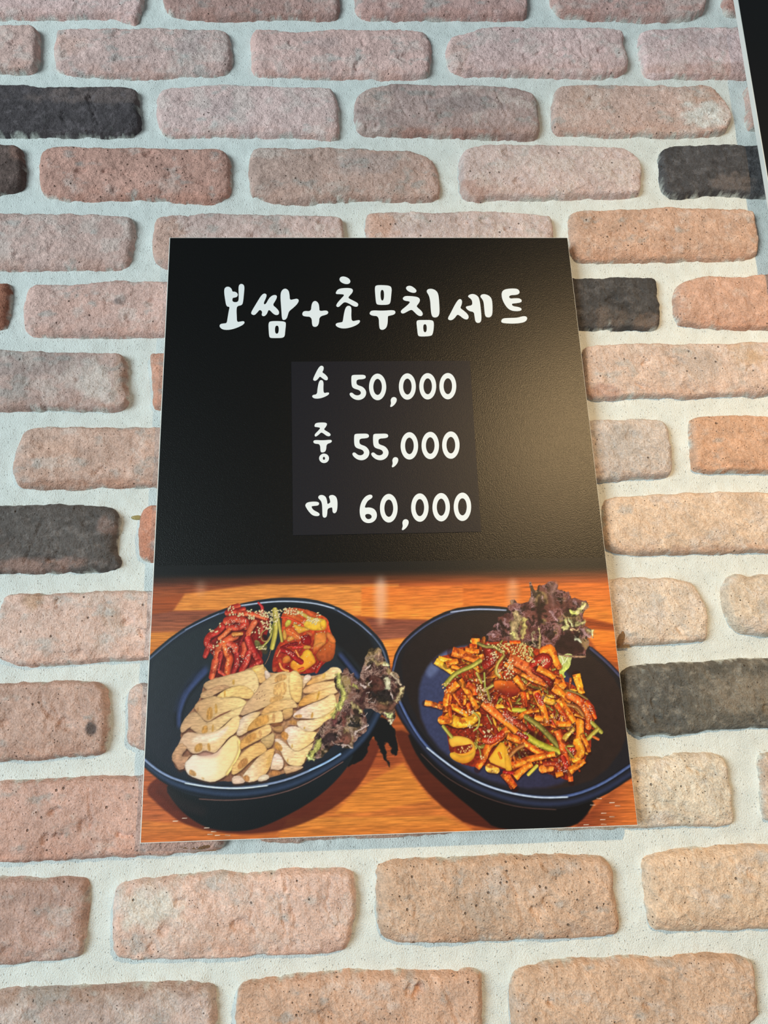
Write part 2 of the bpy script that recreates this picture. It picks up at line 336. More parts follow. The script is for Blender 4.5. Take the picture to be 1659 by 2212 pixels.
# ------------------------------------------------------------------ brick wall: mortar bed and every brick
# outlines in millimetres on the wall (x, z from the poster's lower left corner)
BRICKS = [
([(-264.9,945.2),(-56.3,947.6),(-50.5,940),(-49.5,901.6),(-52.4,877.6),(-57.2,868.7),(-68,875.3),(-89.2,880.4),(-146.1,876.9),(-254.2,876.7)],[0.82,0.558,0.535],0.3,0.1,0.3,5,0,1.35,0,None,[]),
([(-28.4,948.2),(172.5,950.5),(177.2,940.5),(176.4,891.2),(173,880.8),(127.4,881.5),(63.5,879.2),(0,879.7),(-25,885.5)],[0.563,0.342,0.308],0.15,0.1,0.3,5,0,1.35,0,None,[]),
([(197.8,950.9),(399.7,954.7),(404.5,944.6),(399.6,894.5),(394.7,883.3),(322.3,884.3),(267.6,881.4),(213.5,882.7),(195.2,888.7)],[0.668,0.411,0.379],0.25,0.1,0.3,5,0,1.35,0,None,[]),
([(434.8,955.3),(622.6,957.3),(625.9,941.2),(617.5,901.3),(603.3,886.2),(543.9,884),(493.6,884.7),(454.7,885.5),(428.3,893.6)],[0.656,0.397,0.36],0.45,0.1,0.3,5,0,1.35,0,None,[]),
([(648.2,957.8),(845.4,959.9),(834.5,897.4),(646.7,892.5),(639.5,896.7)],[0.661,0.364,0.313],0.1,0.1,0.3,5,0,1.35,0,None,[]),
([(-353.3,859.3),(-180.7,860.3),(-170.6,862.4),(-163,852.5),(-161.9,822.9),(-162.4,806.7),(-169.8,798.9),(-339,797.3)],[0.763,0.505,0.456],0.4,0.1,0.3,5,0,1.35,0,None,[]),
([(-144.5,846.1),(-142,858.2),(-103.3,858.7),(-51.6,862.7),(0.7,860.7),(42.8,860.6),(51.9,851.9),(54,828.6),(53.1,799.1),(3.2,796.7),(-42.7,793.7),(-88.6,795.8),(-139.5,798.6),(-144.9,826.4)],[0.763,0.52,0.484],0.35,0.35,0.3,5,0,1.35,0,None,[(0.78,0.42,0.09,0.36,[0.568,0.431,0.417],0.8),(0.08,0.45,0.1,0.25,[0.762,0.477,0.411],0.7)]),
([(75,854.3),(84.9,862.5),(127.4,859),(164.7,863.5),(212.9,862.8),(266.8,863.5),(280.1,859.6),(282.6,844.7),(279,804.5),(271.6,794.6),(211,796),(158.6,794.9),(116.9,796.4),(78,796.1),(75.4,828.9)],[0.81,0.526,0.485],0.3,0.1,0.3,5,0,1.35,0,None,[(0.4,0.35,0.12,0.12,[0.609,0.436,0.418],0.5)]),
([(301.9,851.7),(328.7,856.1),(337.5,865.8),(392.3,867.9),(447.3,867.3),(497,866.6),(512.9,859.8),(508.6,847.4),(512.7,827),(508.8,800),(451.2,799.5),(386.7,801.6),(354.4,799.9),(300.1,802.7)],[0.82,0.565,0.542],0.3,0.05,0.3,5,2,1.35,0,None,[(0.05,0.6,0.08,0.35,[0.752,0.495,0.44],0.8)]),
([(529.9,858),(536.2,868.5),(598.1,870.7),(654.7,872.1),(757.2,872.8),(745.9,802.2),(642.6,799.9),(576.6,800.7),(543.4,797.7),(530.5,803.6),(529,833.9)],[0.82,0.587,0.575],0.3,0.1,0.3,5,0,1.35,0,None,[(0.4,0.35,0.12,0.2,[0.605,0.475,0.477],0.6),(0.4,0.9,0.4,0.15,[0.632,0.401,0.365],0.7)]),
([(-252.5,778.5),(-173,780.4),(-157.6,776.1),(-97.4,776.6),(-52,776.9),(-46.3,766.2),(-48.5,750.5),(-43.7,728.7),(-43.9,722),(-55.8,713.3),(-102.9,715.6),(-142.2,714.2),(-242.2,714.4)],[0.09,0.074,0.08],0,0,0.1,4,2,1.35,1,'charcoal-dark brick among the paler bricks',[(0.75,0.25,0.4,0.2,[0.21,0.154,0.146],0.7)]),
([(-28.3,760),(-21.3,772.7),(-11.3,777.3),(39.6,780.9),(85.9,780.6),(132.4,778.4),(163.6,780),(170.8,774.2),(173.9,745.6),(173.9,714.3),(166.8,711.2),(152.5,713),(106.9,716.5),(56.5,715),(16.3,716.1),(-8.6,714.1),(-21.3,719.6)],[0.82,0.573,0.545],0.5,0.25,0.3,5,0,1.35,0,None,[(0.35,0.5,0.12,0.25,[0.667,0.488,0.476],0.6)]),
([(193.6,771.2),(226.3,781.1),(263.1,782.7),(305.3,781.1),(347.7,781.5),(384.6,777.2),(399.9,769.5),(399,746.9),(399.2,715.2),(379,711.4),(337.6,714.4),(280.6,714.1),(234.4,717),(196,718.7),(192.4,739.4)],[0.522,0.369,0.347],0.25,0.4,0.3,5,3,1.35,0,None,[(0.6,0.4,0.25,0.2,[0.369,0.29,0.286],0.6),(0.3,0.97,0.5,0.1,[0.487,0.257,0.215],0.8),(0.1,0.3,0.1,0.3,[0.686,0.47,0.407],0.5)]),
([(420.5,778.2),(433.4,783.5),(481.9,783.9),(530.7,784.3),(573.9,782),(604.2,783.6),(612.1,774.4),(623.3,749.6),(619.4,732.1),(607.6,719.3),(558.9,715.9),(511.3,718.2),(468.7,715.5),(432.3,720.4),(416.4,719.1),(416.4,747)],[0.683,0.474,0.418],0.4,0.25,0.6,5,0,1.35,0,None,[(0.85,0.25,0.14,0.25,[0.657,0.42,0.336],0.8),(0.2,0.3,0.12,0.3,[0.674,0.447,0.373],0.7),(0.85,0.65,0.15,0.3,[0.82,0.814,0.793],0.8)]),
([(646.3,782.6),(656.7,785.3),(863.4,787.1),(847.6,721),(643,721.4),(640.5,735.5),(647.1,761.5)],[0.662,0.439,0.385],0.2,0.1,0.3,5,0,1.35,0,None,[]),
([(-348.2,699),(-175.3,702),(-164.6,691.8),(-162.4,659.3),(-164,636.1),(-333.4,633.9)],[0.148,0.099,0.089],0,0,0.1,3,0,1.35,1,'charcoal-dark brick among the paler bricks',[(0.97,0.15,0.06,0.2,[0.326,0.177,0.141],0.6)]),
([(-147.9,679.9),(-142.8,693.7),(-130.9,696.7),(-72,696.3),(-22.8,697.7),(7.1,694.1),(41.9,695.4),(52,689.4),(56.4,671.4),(56.6,641.8),(51,631.3),(38.9,627.9),(-0.2,631.4),(-39,633.7),(-96.7,631.4),(-130.4,633.8),(-143.8,644.8)],[0.663,0.368,0.304],0,0,0.9,9,0,1.35,0,None,[]),
([(76,692.5),(86.9,698),(137.2,696.9),(192.9,698.4),(223.4,694.2),(254,694.9),(273.9,683.9),(282.5,671.8),(281.9,641.8),(278.7,630),(236.2,631.2),(196.4,632.4),(156.6,628.9),(107.4,628.4),(87.6,636),(76.3,636)],[0.592,0.401,0.35],0.25,0.35,0.6,5,0,1.35,0,None,[(0.62,0.35,0.18,0.25,[0.454,0.357,0.344],0.6)]),
([(306.4,687),(315.8,698.7),(357.4,701.4),(399,701.5),(445.8,699.2),(487.5,696.8),(502.1,687.5),(508.5,672.1),(503.6,641.7),(498.2,635.7),(444.1,635.8),(382.5,632.2),(347,633.4),(316.5,631.1),(304.4,638.8)],[0.722,0.546,0.517],0.5,0.1,0.3,5,0,1.35,0,None,[(0.08,0.85,0.12,0.2,[0.511,0.313,0.269],0.8)]),
([(532.6,690.7),(540.6,699.5),(594,700.9),(658.2,701.1),(755.6,701.4),(742.8,635.6),(636.1,635.7),(589.8,640.5),(552.5,635.7),(530,638.1),(529.7,666)],[0.088,0.081,0.085],0,0,0.05,4,0,1.35,1,'charcoal-dark brick among the paler bricks',[(0.35,0.8,0.12,0.2,[0.209,0.166,0.153],0.6)]),
([(-246.4,613.4),(-133.4,614.3),(-71.3,611.9),(-47.3,610.8),(-41.6,601.7),(-40.9,573.6),(-44.4,552.7),(-53.1,548.4),(-118.3,547.7),(-235.9,548.4)],[0.697,0.471,0.424],0.5,0.05,0.2,5,0,1.35,0,None,[]),
([(-23,604.5),(-16.1,610.7),(58.7,611.7),(127,610.4),(171.2,609.2),(177.4,601.1),(176.3,544.8),(107.8,542.5),(12.8,546.9),(-18,551.5),(-22.9,573.6)],[0.676,0.485,0.451],0.35,0.25,0.3,5,0,1.35,0,None,[(0.08,0.5,0.12,0.6,[0.662,0.409,0.332],0.8)]),
([(199.7,607.9),(205.8,614.3),(255.4,613.6),(305.4,614.7),(395.9,612.2),(403.4,606.3),(399.1,546.3),(301,544.1),(203.8,543.6)],[0.676,0.519,0.492],0.35,0.25,0.3,5,0,1.35,0,None,[(0.06,0.3,0.1,0.4,[0.679,0.406,0.315],0.8)]),
([(420.4,609.2),(426.6,615.6),(483.1,617.9),(539.9,619.6),(591.5,618.9),(625.1,617.7),(629.8,605.8),(625.3,570.7),(620,558.1),(581.4,556),(520.6,555.2),(470.1,553.2),(425.1,553.4),(419.2,563.1)],[0.661,0.419,0.315],0.05,0.03,0.6,5,0,1.35,0,None,[]),
([(655.1,618.8),(855.4,619.7),(841.8,557),(647.7,555.7)],[0.622,0.445,0.38],0.3,0.1,0.3,5,0,3.5,0,None,[]),
([(-344.5,532),(-170,533),(-162.8,529.7),(-162.2,514.8),(-162.4,489.7),(-162.9,477.3),(-335.3,476.1)],[0.434,0.176,0.116],0.05,0.1,0.3,5,0,1.35,0,None,[]),
([(-146.7,514.7),(-143.3,527.4),(-130.7,530.5),(-98.2,528.7),(-59.1,533.3),(-19.4,531.4),(41.7,530.4),(48.9,523.9),(51.6,473.5),(-11.8,470.6),(-75.6,470.2),(-116.4,471.7),(-141.4,474),(-145.1,488.5)],[0.766,0.497,0.441],0.25,0.1,0.2,5,0,1.35,0,None,[(0.48,0.42,0.04,0.12,[0.282,0.217,0.209],0.9),(0.3,0.5,0.2,0.3,[0.757,0.449,0.377],0.5)]),
([(69.9,531.3),(268.7,532.1),(268,472.9),(71,471.8)],[0.691,0.475,0.434],0.3,0.1,0.3,5,0,3.5,0,None,[]),
([(300.2,531.9),(418.1,533.9),(442.6,530.9),(467.7,534.1),(497.5,532.8),(506.8,528.3),(504.3,509.5),(506.4,495.8),(503.4,474.2),(489.6,473.2),(455.6,474.1),(411.9,473.5),(298.9,472.5)],[0.082,0.074,0.073],0,0,0.1,4,0,1.35,1,'charcoal-dark brick among the paler bricks',[(0.72,0.8,0.12,0.2,[0.207,0.154,0.128],0.6),(0.95,0.9,0.1,0.15,[0.238,0.167,0.133],0.6)]),
([(526.4,521.5),(537,529.2),(567.9,534.6),(598,533.3),(618.8,536.5),(741.5,536.8),(729.7,473.5),(587.8,472.8),(558.6,475.2),(534.2,476.6),(521.7,482.1)],[0.667,0.404,0.307],0.06,0.05,0.7,4,0,1.35,0,None,[]),
([(-239.8,456.3),(-164.3,455.4),(-110.3,452.3),(-60.6,450.6),(-46.1,449),(-40.5,438.8),(-40.8,421.3),(-36.8,406.4),(-38.4,395.6),(-45.5,389.9),(-114,392.9),(-231.6,393.7)],[0.607,0.417,0.374],0.35,0.45,0.3,5,0,1.35,0,None,[(0.55,0.3,0.35,0.25,[0.42,0.324,0.307],0.6),(0.97,0.5,0.05,0.5,[0.49,0.308,0.243],0.8),(0.85,0.6,0.1,0.4,[0.82,0.724,0.674],0.6)]),
([(-18.7,446.1),(-13,450.1),(177.8,450.4),(187,443.6),(185.7,390.7),(90.6,389.7),(-7.8,389.3),(-14.4,395.2),(-13.9,420.9)],[0.656,0.341,0.253],0.1,0.1,0.3,5,0,1.35,0,None,[]),
([(210.5,450),(392.9,452.6),(389.5,394.1),(209.5,391.8)],[0.636,0.457,0.427],0.3,0.1,0.3,5,0,3.5,0,None,[]),
([(419.3,448.6),(426.6,453.2),(453.3,455),(516.3,454.3),(584.8,454.6),(634.2,455.1),(625.3,396.7),(555.9,396.7),(503.1,395.4),(470,396.9),(441.4,395.3),(420.2,395.6),(417,404.8)],[0.737,0.543,0.458],0.25,0.25,0.4,5,0,1.35,0,None,[(0.55,0.4,0.15,0.35,[0.498,0.428,0.394],0.5),(0.8,0.2,0.08,0.3,[0.575,0.363,0.193],0.6),(0.08,0.9,0.12,0.15,[0.49,0.275,0.222],0.7)]),
([(-348.2,374.7),(-167.8,372.6),(-159.7,313.9),(-337.9,315.8)],[0.637,0.431,0.378],0.3,0.1,0.3,5,0,3.5,0,None,[]),
([(-141.7,336.5),(-137.3,362.2),(-131.6,370.1),(-116.7,373.7),(-68.6,372.4),(-7,371.4),(50.7,370.4),(55.3,363.6),(57.5,310.4),(-4,310.8),(-47.2,312.6),(-85.6,311.5),(-124,312.3),(-137,315.8)],[0.689,0.455,0.377],0.2,0.2,0.4,6,0,1.35,0,None,[(0.3,0.97,0.5,0.12,[0.518,0.287,0.214],0.8),(0.2,0.5,0.12,0.3,[0.721,0.444,0.343],0.5)]),
([(75.2,370.5),(276.4,371),(275.1,309.7),(77.5,310)],[0.687,0.474,0.434],0.3,0.1,0.3,5,0,3.5,0,None,[]),
([(299.3,370.7),(429.3,371.5),(485.6,371.6),(494.5,367.4),(496.6,356),(494.5,324.4),(491.2,311.1),(445.1,310.1),(417.6,309.7),(297.1,309.3)],[0.656,0.54,0.484],0.35,0.5,0.3,5,0,1.35,0,None,[(0.75,0.4,0.15,0.35,[0.457,0.403,0.377],0.6)]),
([(519.1,368),(526,372.9),(571.1,372.7),(744.5,371.9),(733.7,313),(580,314.1),(543,316.3),(519.6,315.3),(515.3,324)],[0.696,0.414,0.282],0.08,0.05,0.5,4,0,1.35,0,None,[]),
([(-231.2,295.7),(-147.6,294.7),(-130.8,295.7),(-84.3,295.6),(-52.3,293.6),(-41.4,288.8),(-38,275.3),(-41.4,262.1),(-40.5,249),(-35.1,242.3),(-34.9,232.4),(-62.7,231.4),(-116.4,231.4),(-222.7,232.9)],[0.14,0.119,0.113],0,0,0.1,6,2,1.35,1,'charcoal-dark brick among the paler bricks',[(0.62,0.92,0.3,0.13,[0.412,0.254,0.213],0.75),(0.93,0.35,0.05,0.15,[0.376,0.251,0.222],0.6),(0.15,0.6,0.3,0.4,[0.231,0.153,0.128],0.6)]),
([(-19.5,279.4),(-15.9,290.1),(-5.3,293.5),(170.3,293.4),(174.6,288.7),(175.6,230.5),(92.5,230.5),(-2.6,237.2),(-16.2,241.9),(-19.2,257.2)],[0.65,0.295,0.205],0.05,0.1,0.3,5,0,1.35,0,None,[]),
([(196.7,292.8),(397.6,293.2),(394,234),(196.7,233.5)],[0.633,0.456,0.426],0.3,0.1,0.3,5,0,3.5,0,None,[]),
([(421.2,285.7),(429.2,291.6),(465.8,292.7),(511.7,293.6),(557.8,293.6),(641.4,292.8),(634.3,234.4),(548,234.7),(493.7,233.3),(458.2,235.1),(427.2,236.7),(418.1,243.2)],[0.777,0.567,0.429],0.3,0.05,0.2,3,0,1.35,0,None,[(0.5,0.97,0.5,0.1,[0.465,0.307,0.238],0.8)]),
([(-347.8,214.4),(-162.4,211.1),(-154.9,152),(-336.7,155.2)],[0.637,0.431,0.378],0.3,0.1,0.3,5,0,3.5,0,None,[]),
([(-140.5,211.3),(-114.5,211.5),(-93.9,210.1),(-57.1,211.6),(-3.4,211.1),(55,210.4),(60.2,203.4),(60.6,151.5),(-4.4,150.7),(-52.7,149.7),(-108.4,147.4),(-128.8,152),(-137.1,155.5)],[0.814,0.555,0.474],0.25,0.2,0.3,6,2,1.35,0,None,[(0.52,0.4,0.05,0.25,[0.655,0.471,0.397],0.8),(0.16,0.12,0.05,0.18,[0.565,0.342,0.223],0.7)]),
([(79.2,210.6),(284.4,210.3),(282.7,151),(81.1,150.9)],[0.683,0.473,0.433],0.3,0.1,0.3,5,0,3.5,0,None,[]),
([(306.9,209.8),(424.1,211.1),(463.9,211.4),(494.5,208.4),(501.9,198.1),(506.8,178.4),(504.4,157.1),(499.1,151.3),(464.3,150.7),(416.6,148.3),(304.1,148.3)],[0.814,0.642,0.52],0.25,0.1,0.2,4,0,1.35,0,None,[(0.76,0.5,0.05,0.15,[0.569,0.493,0.449],0.6)]),
([(526.9,201.8),(532.7,210.5),(544.4,213.3),(554.8,208.6),(571.4,213.5),(744,211.8),(734.5,154.7),(560.9,154.6),(552.2,154.9),(535,157.1),(527.9,167.1),(525.7,186.5)],[0.754,0.599,0.474],0.4,0.3,0.3,5,0,1.35,0,None,[]),
([(-236.6,134.8),(-130.7,132.2),(-91.2,132.6),(-51.4,131.7),(-42.4,128.7),(-38.2,118.7),(-37.1,97.3),(-36.7,78.1),(-41.2,70),(-78,70.2),(-101.1,69.1),(-227.1,70.6)],[0.625,0.402,0.333],0.12,0.1,0.4,6,1,1.35,0,None,[(0.94,0.63,0.025,0.1,[0.098,0.08,0.081],0.9)]),
([(-21.6,120.1),(-17.2,127.1),(-7.3,129.1),(175.5,129.8),(180.3,123.6),(181.5,70.6),(78.5,72.2),(3.6,71.1),(-14.2,75.5),(-19.6,81.4),(-19.4,96.7)],[0.711,0.477,0.405],0.4,0.1,0.3,5,0,1.35,0,None,[]),
([(202.3,129),(395.1,129.1),(392.8,71),(202.5,71.8)],[0.628,0.454,0.425],0.3,0.1,0.3,5,0,3.5,0,None,[]),
([(419.6,124.2),(425,129.4),(457.3,130.9),(478.9,131.9),(504.8,131.9),(531.1,133.6),(550.5,133),(635.7,132.1),(628,74.9),(546.3,72.9),(521.2,74.5),(486.9,71.7),(453.2,70.9),(428.1,70.6),(419,78),(419.4,101.9)],[0.165,0.146,0.123],0,0.1,0.2,5,0,1.35,1,'grey-brown smoky brick among the paler bricks',[(0.15,0.5,0.15,0.5,[0.113,0.109,0.105],0.6),(0.55,0.5,0.2,0.3,[0.363,0.289,0.221],0.5)]),
([(-347.8,56),(-149.6,50.9),(-141.9,-9.4),(-335.7,-4.3)],[0.637,0.431,0.378],0.3,0.1,0.3,5,0,3.5,0,None,[]),
([(-129.7,49.8),(-122.4,52.1),(-76.4,51.1),(-38,52),(-7,51.6),(59.2,51.4),(65.3,44.5),(67.2,-1.2),(60.9,-9.1),(34.2,-9.5),(-3.6,-10.8),(-30,-10.4),(-78.7,-10.6),(-108.4,-10.8),(-121.7,-7.8)],[0.702,0.43,0.359],0.1,0.08,0.6,9,1,1.35,0,None,[]),
([(86.7,50.4),(282.2,49.8),(287.4,43.9),(286.6,-2.5),(227.3,-3.9),(149.3,-4.4),(110.6,-4.7),(89.4,-2)],[0.642,0.417,0.338],0.3,0.1,0.3,5,0,1.35,0,None,[]),
([(309.9,50.7),(417.3,50.7),(454.5,50.2),(463.2,53),(500.7,52.4),(504.3,43.8),(504.5,24.6),(503.5,-1.7),(499.3,-7.1),(458.8,-5.6),(426.4,-5.4),(308.3,-3.4)],[0.82,0.685,0.554],0.3,0.05,0.6,4,0,1.35,0,None,[]),
([(535.4,46.6),(540.6,52.2),(739.5,53.2),(726.6,-12.2),(531.9,-8.4),(530.7,8.5)],[0.641,0.474,0.375],0.3,0.1,0.3,5,0,1.35,0,None,[]),
([(-231.9,-20.5),(-92.2,-24.6),(-51.3,-25.6),(-44.3,-30),(-43.7,-53.9),(-44.5,-77.3),(-46.9,-83.7),(-75.7,-85.1),(-108.1,-85.6),(-222,-84)],[0.59,0.38,0.325],0.2,0.2,0.2,5,0,1.35,0,None,[]),
([(-22.6,-37.8),(-19.3,-31),(8.6,-28.7),(42.4,-26.7),(65.1,-26.2),(95.6,-30.6),(118.4,-26.3),(149,-26.8),(170.1,-29.1),(175,-35.6),(173.6,-63.2),(169,-83.4),(161.4,-89.7),(125.9,-90.8),(96.2,-87.5),(66.7,-89.5),(18.9,-87.3),(-19.4,-86.9),(-22.7,-64.9)],[0.812,0.55,0.463],0.4,0.2,0.3,9,4,1.35,0,None,[(0.15,0.35,0.15,0.3,[0.82,0.787,0.72],0.7),(0.5,0.75,0.25,0.2,[0.717,0.463,0.37],0.6)]),
([(192.1,-29.3),(197.3,-23.8),(234.2,-23.2),(285.1,-23.1),(336.2,-24.4),(379.6,-26.9),(391,-32),(391.8,-51.6),(393.2,-72.6),(392.8,-83),(386.5,-86.8),(330.3,-87.8),(280.6,-86.3),(238.8,-85.1),(197.2,-83.3),(192.1,-67.4)],[0.705,0.472,0.346],0.05,0.03,1,7,2,1.35,0,None,[(0.45,0.55,0.1,0.25,[0.462,0.376,0.322],0.5)]),
([(420.2,-31.4),(427.5,-27.3),(456,-24.9),(488.5,-24),(520.8,-24.5),(627.1,-26.5),(617.6,-87.5),(509.9,-87.4),(470.6,-86.4),(431.4,-86),(420.1,-82.4),(417.5,-66.7),(419.1,-45.7)],[0.815,0.583,0.426],0.25,0.25,0.3,6,0,1.35,0,None,[]),
([(-148.6,-105),(-70.3,-105.4),(-16.4,-106.3),(12.5,-105.3),(52.5,-107.2),(60.6,-109.8),(61.8,-124.4),(61.4,-162.1),(-142,-158.2)],[0.63,0.464,0.416],0.35,0.5,0.3,5,0,1.35,0,None,[(0.6,0.08,0.6,0.1,[0.43,0.277,0.217],0.7)]),
([(78.3,-115.5),(81.8,-109.2),(96.5,-107.2),(125.9,-104.7),(170.4,-104.7),(222.7,-106.4),(252.6,-108.4),(271.5,-108),(274.8,-114.7),(273.4,-166.2),(80,-163)],[0.702,0.445,0.331],0.05,0.04,0.9,8,1,1.35,0,None,[]),
([(299.6,-115.9),(305.6,-108.2),(321.1,-104.9),(359.4,-104.6),(390.1,-104.6),(428.6,-105.7),(467.6,-105.4),(498.3,-108.8),(502.7,-115.1),(497.2,-170.8),(297.7,-167.4)],[0.704,0.47,0.341],0.15,0.1,0.5,5,0,1.35,0,None,[]),
([(525.7,-109.3),(728.3,-113.2),(718.1,-171.7),(516.7,-168.5)],[0.693,0.465,0.355],0.3,0.1,0.3,5,0,3.5,0,None,[]),
([(-364.7,1017.4),(-165,1018.2),(-165.2,958.5),(-364.9,957.7)],[0.538,0.402,0.343],0.3,0.2,0.3,3,0,3.5,0,None,[]),
([(-142.8,1018.3),(56.9,1019.1),(56.6,959.4),(-143,958.6)],[0.538,0.402,0.343],0.3,0.2,0.3,3,0,3.5,0,None,[]),
([(79,1019.2),(278.7,1019.9),(278.5,960.2),(78.8,959.5)],[0.647,0.473,0.408],0.3,0.2,0.3,3,0,3.5,0,None,[]),
([(300.9,1020),(500.6,1020.8),(500.3,961.1),(300.7,960.3)],[0.686,0.483,0.382],0.3,0.2,0.3,3,0,3.5,0,None,[]),
([(522.7,1020.9),(722.4,1021.6),(722.2,961.9),(522.5,961.2)],[0.74,0.556,0.467],0.3,0.2,0.3,3,0,3.5,0,None,[]),
([(639.8,456.6),(839.5,457.4),(839.3,397.7),(639.6,396.9)],[0.74,0.556,0.467],0.3,0.2,0.3,3,0,3.5,0,None,[]),
([(639.2,295.3),(838.9,296),(838.6,236.3),(639,235.6)],[0.647,0.473,0.408],0.3,0.2,0.3,3,0,3.5,0,None,[]),
([(638.6,133.9),(838.2,134.7),(838,75),(638.3,74.2)],[0.647,0.473,0.408],0.3,0.2,0.3,3,0,3.5,0,None,[]),
([(638,-27.4),(837.6,-26.7),(837.4,-86.4),(637.7,-87.1)],[0.647,0.473,0.408],0.3,0.2,0.3,3,0,3.5,0,None,[]),
([(-369,-112),(-169.4,-111.2),(-169.6,-170.9),(-369.3,-171.7)],[0.686,0.483,0.382],0.3,0.2,0.3,3,0,3.5,0,None,[]),
([(-250.1,-192.2),(-50.4,-191.4),(-50.7,-251.1),(-250.3,-251.9)],[0.647,0.473,0.408],0.3,0.2,0.3,3,0,3.5,0,None,[]),
([(-28.2,-191.4),(171.4,-190.6),(171.2,-250.3),(-28.5,-251.1)],[0.686,0.483,0.382],0.3,0.2,0.3,3,0,3.5,0,None,[]),
([(193.6,-190.5),(393.3,-189.7),(393.1,-249.4),(193.4,-250.2)],[0.538,0.402,0.343],0.3,0.2,0.3,3,0,3.5,0,None,[]),
([(415.5,-189.6),(615.1,-188.9),(614.9,-248.6),(415.2,-249.3)],[0.647,0.473,0.408],0.3,0.2,0.3,3,0,3.5,0,None,[]),
([(637.3,-188.8),(837,-188),(836.8,-247.7),(637.1,-248.5)],[0.538,0.402,0.343],0.3,0.2,0.3,3,0,3.5,0,None,[])]
def poly_sdf(X, Y, p):
    best = np.full(X.shape, 1e9); ins = np.zeros(X.shape, bool); q = np.roll(p, -1, 0)
    for (ax, ay), (bx, by) in zip(p, q):
        dx, dy = bx-ax, by-ay
        t = np.clip(((X-ax)*dx+(Y-ay)*dy)/(dx*dx+dy*dy+1e-9), 0, 1)
        best = np.minimum(best, np.hypot(X-ax-t*dx, Y-ay-t*dy))
        if ay != by: ins ^= ((ay > Y) != (by > Y)) & (X < dx*(Y-ay)/dy+ax)
    return np.where(ins, best, -best)
MX0, MX1, MZ0, MZ1, MS = -420., 900., -330., 1080., 2.7
mx, mz = np.meshgrid(np.arange(MX0, MX1, MS), np.arange(MZ0, MZ1, MS))
md = np.full(mx.shape, -60.)
brick_items = []
MORT = lin(np.array([222, 224, 217])/255.)
for bi, (pts, col, bloom, grey, pores, chips, cracks, step, dark, label, patches) in enumerate(BRICKS):
    rs = np.random.RandomState(300+bi*7)
    p = smooth_closed(pts, 2); lo, hi = p.min(0), p.max(0); c = (lo+hi)/2; w, h = hi-lo
    gx = np.linspace(lo[0]-4, hi[0]+4, int((w+8)/step)+1); gz = np.linspace(lo[1]-4, hi[1]+4, int((h+8)/step)+1)
    X, Z = np.meshgrid(gx, gz); sd = 1000+bi*13
    d = poly_sdf(X, Z, p)
    d = d+1.3+1.6*(fbm(X/14, Z/14, sd, 3)-.5)*2+(.25+.9*fbm(X/25, Z/25, sd+4, 2))*(fbm(X/4, Z/4, sd+3, 3)-.5)*2
    face = rs.uniform(9.4, 11.4); rr = rs.uniform(1.2, 2.7)*(1+.7*(fbm(X/40, Z/20, sd+5, 2)-.5)*2)
    H = np.where(d > 0, face*(1-np.exp(-(np.clip(d, 0, 99)/rr)**.95)), np.maximum(3.*d, -7))
    inner = sstep(1., 6., d)
    H = H+inner*(1.1*(fbm(X/32, Z/26, sd+7, 3)-.5)*2+1.2*(fbm(X/9, Z/9, sd+8, 4)-.5)*2)+sstep(0, 2, d)*.7*(fbm(X/2.6, Z/2.6, sd+9, 2)-.5)*2
    # tilt of the face and a shoulder worn off along the lower edge
    H = H+inner*((X-c[0])/w*rs.uniform(-1, 1)+(Z-c[1])/h*rs.uniform(-.6, .6))
    H = H-1.5*sstep(.28, .06, (Z-lo[1])/h)*inner*(.4+1.2*fbm(X/10, Z/6, sd+12, 3))
    for k in range(chips):
        ux, uz = lo[0]+w*rs.uniform(.08, .92), lo[1]+h*rs.uniform(.12, .88); ra, rb = rs.uniform(3, 10), rs.uniform(2, 6)
        an = rs.uniform(-.5, .5); ca, sa = math.cos(an), math.sin(an)
        q = np.hypot(((X-ux)*ca+(Z-uz)*sa)/ra, (-(X-ux)*sa+(Z-uz)*ca)/rb)+.9*(fbm(X/4, Z/4, sd+20+k, 3)-.5)
        H = H-rs.uniform(.9, 2.6)*sstep(1.02, .78, q)*inner*(.7+.6*fbm(X/3, Z/3, sd+40+k, 2))
    for k in range(cracks):
        x = lo[0]+w*rs.uniform(.1, .9); z = hi[1]-h*rs.uniform(.1, .3); ln = []
        for s_ in range(6): ln.append((x, z)); x += rs.uniform(-4, 5); z -= h*rs.uniform(.06, .14)
        ln = np.array(ln); dd = np.full(X.shape, 1e9)
        for (ax, ay), (bx, by) in zip(ln[:-1], ln[1:]):
            t = np.clip(((X-ax)*(bx-ax)+(Z-ay)*(by-ay))/((bx-ax)**2+(by-ay)**2+1e-6), 0, 1)
            dd = np.minimum(dd, np.hypot(X-ax-t*(bx-ax), Z-ay-t*(by-ay)))
        H = H-1.6*sstep(1.6, .2, dd+.8*(fbm(X/3, Z/3, sd+60+k, 2)-.5))*inner
    H = np.minimum(H, 13.2)
    # pigment: clay, lime bloom, grey weathering, smears of mortar at the rim
    base = np.array(col); C = np.ones(X.shape+(3,))*base
    C = C*(1+.22*(fbm(X/18, Z/18, sd+70, 4)-.5)*2+.10*(fbm(X/4, Z/4, sd+71, 3)-.5)*2)[..., None]
    def mixc(C, m, col2): return C*(1-m[..., None])+np.array(col2)*m[..., None]
    for (u, v, ru, rv, pc, pa) in patches:
        q = np.hypot((X-(lo[0]+u*w))/(ru*w), (Z-(hi[1]-v*h))/(rv*h))+1.1*(fbm(X/9, Z/9, sd+75, 4)-.5)
        C = mixc(C, pa*sstep(1.15, .55, q), np.array(pc)*(1+.15*(fbm(X/5, Z/5, sd+76, 3)-.5)*2)[..., None])
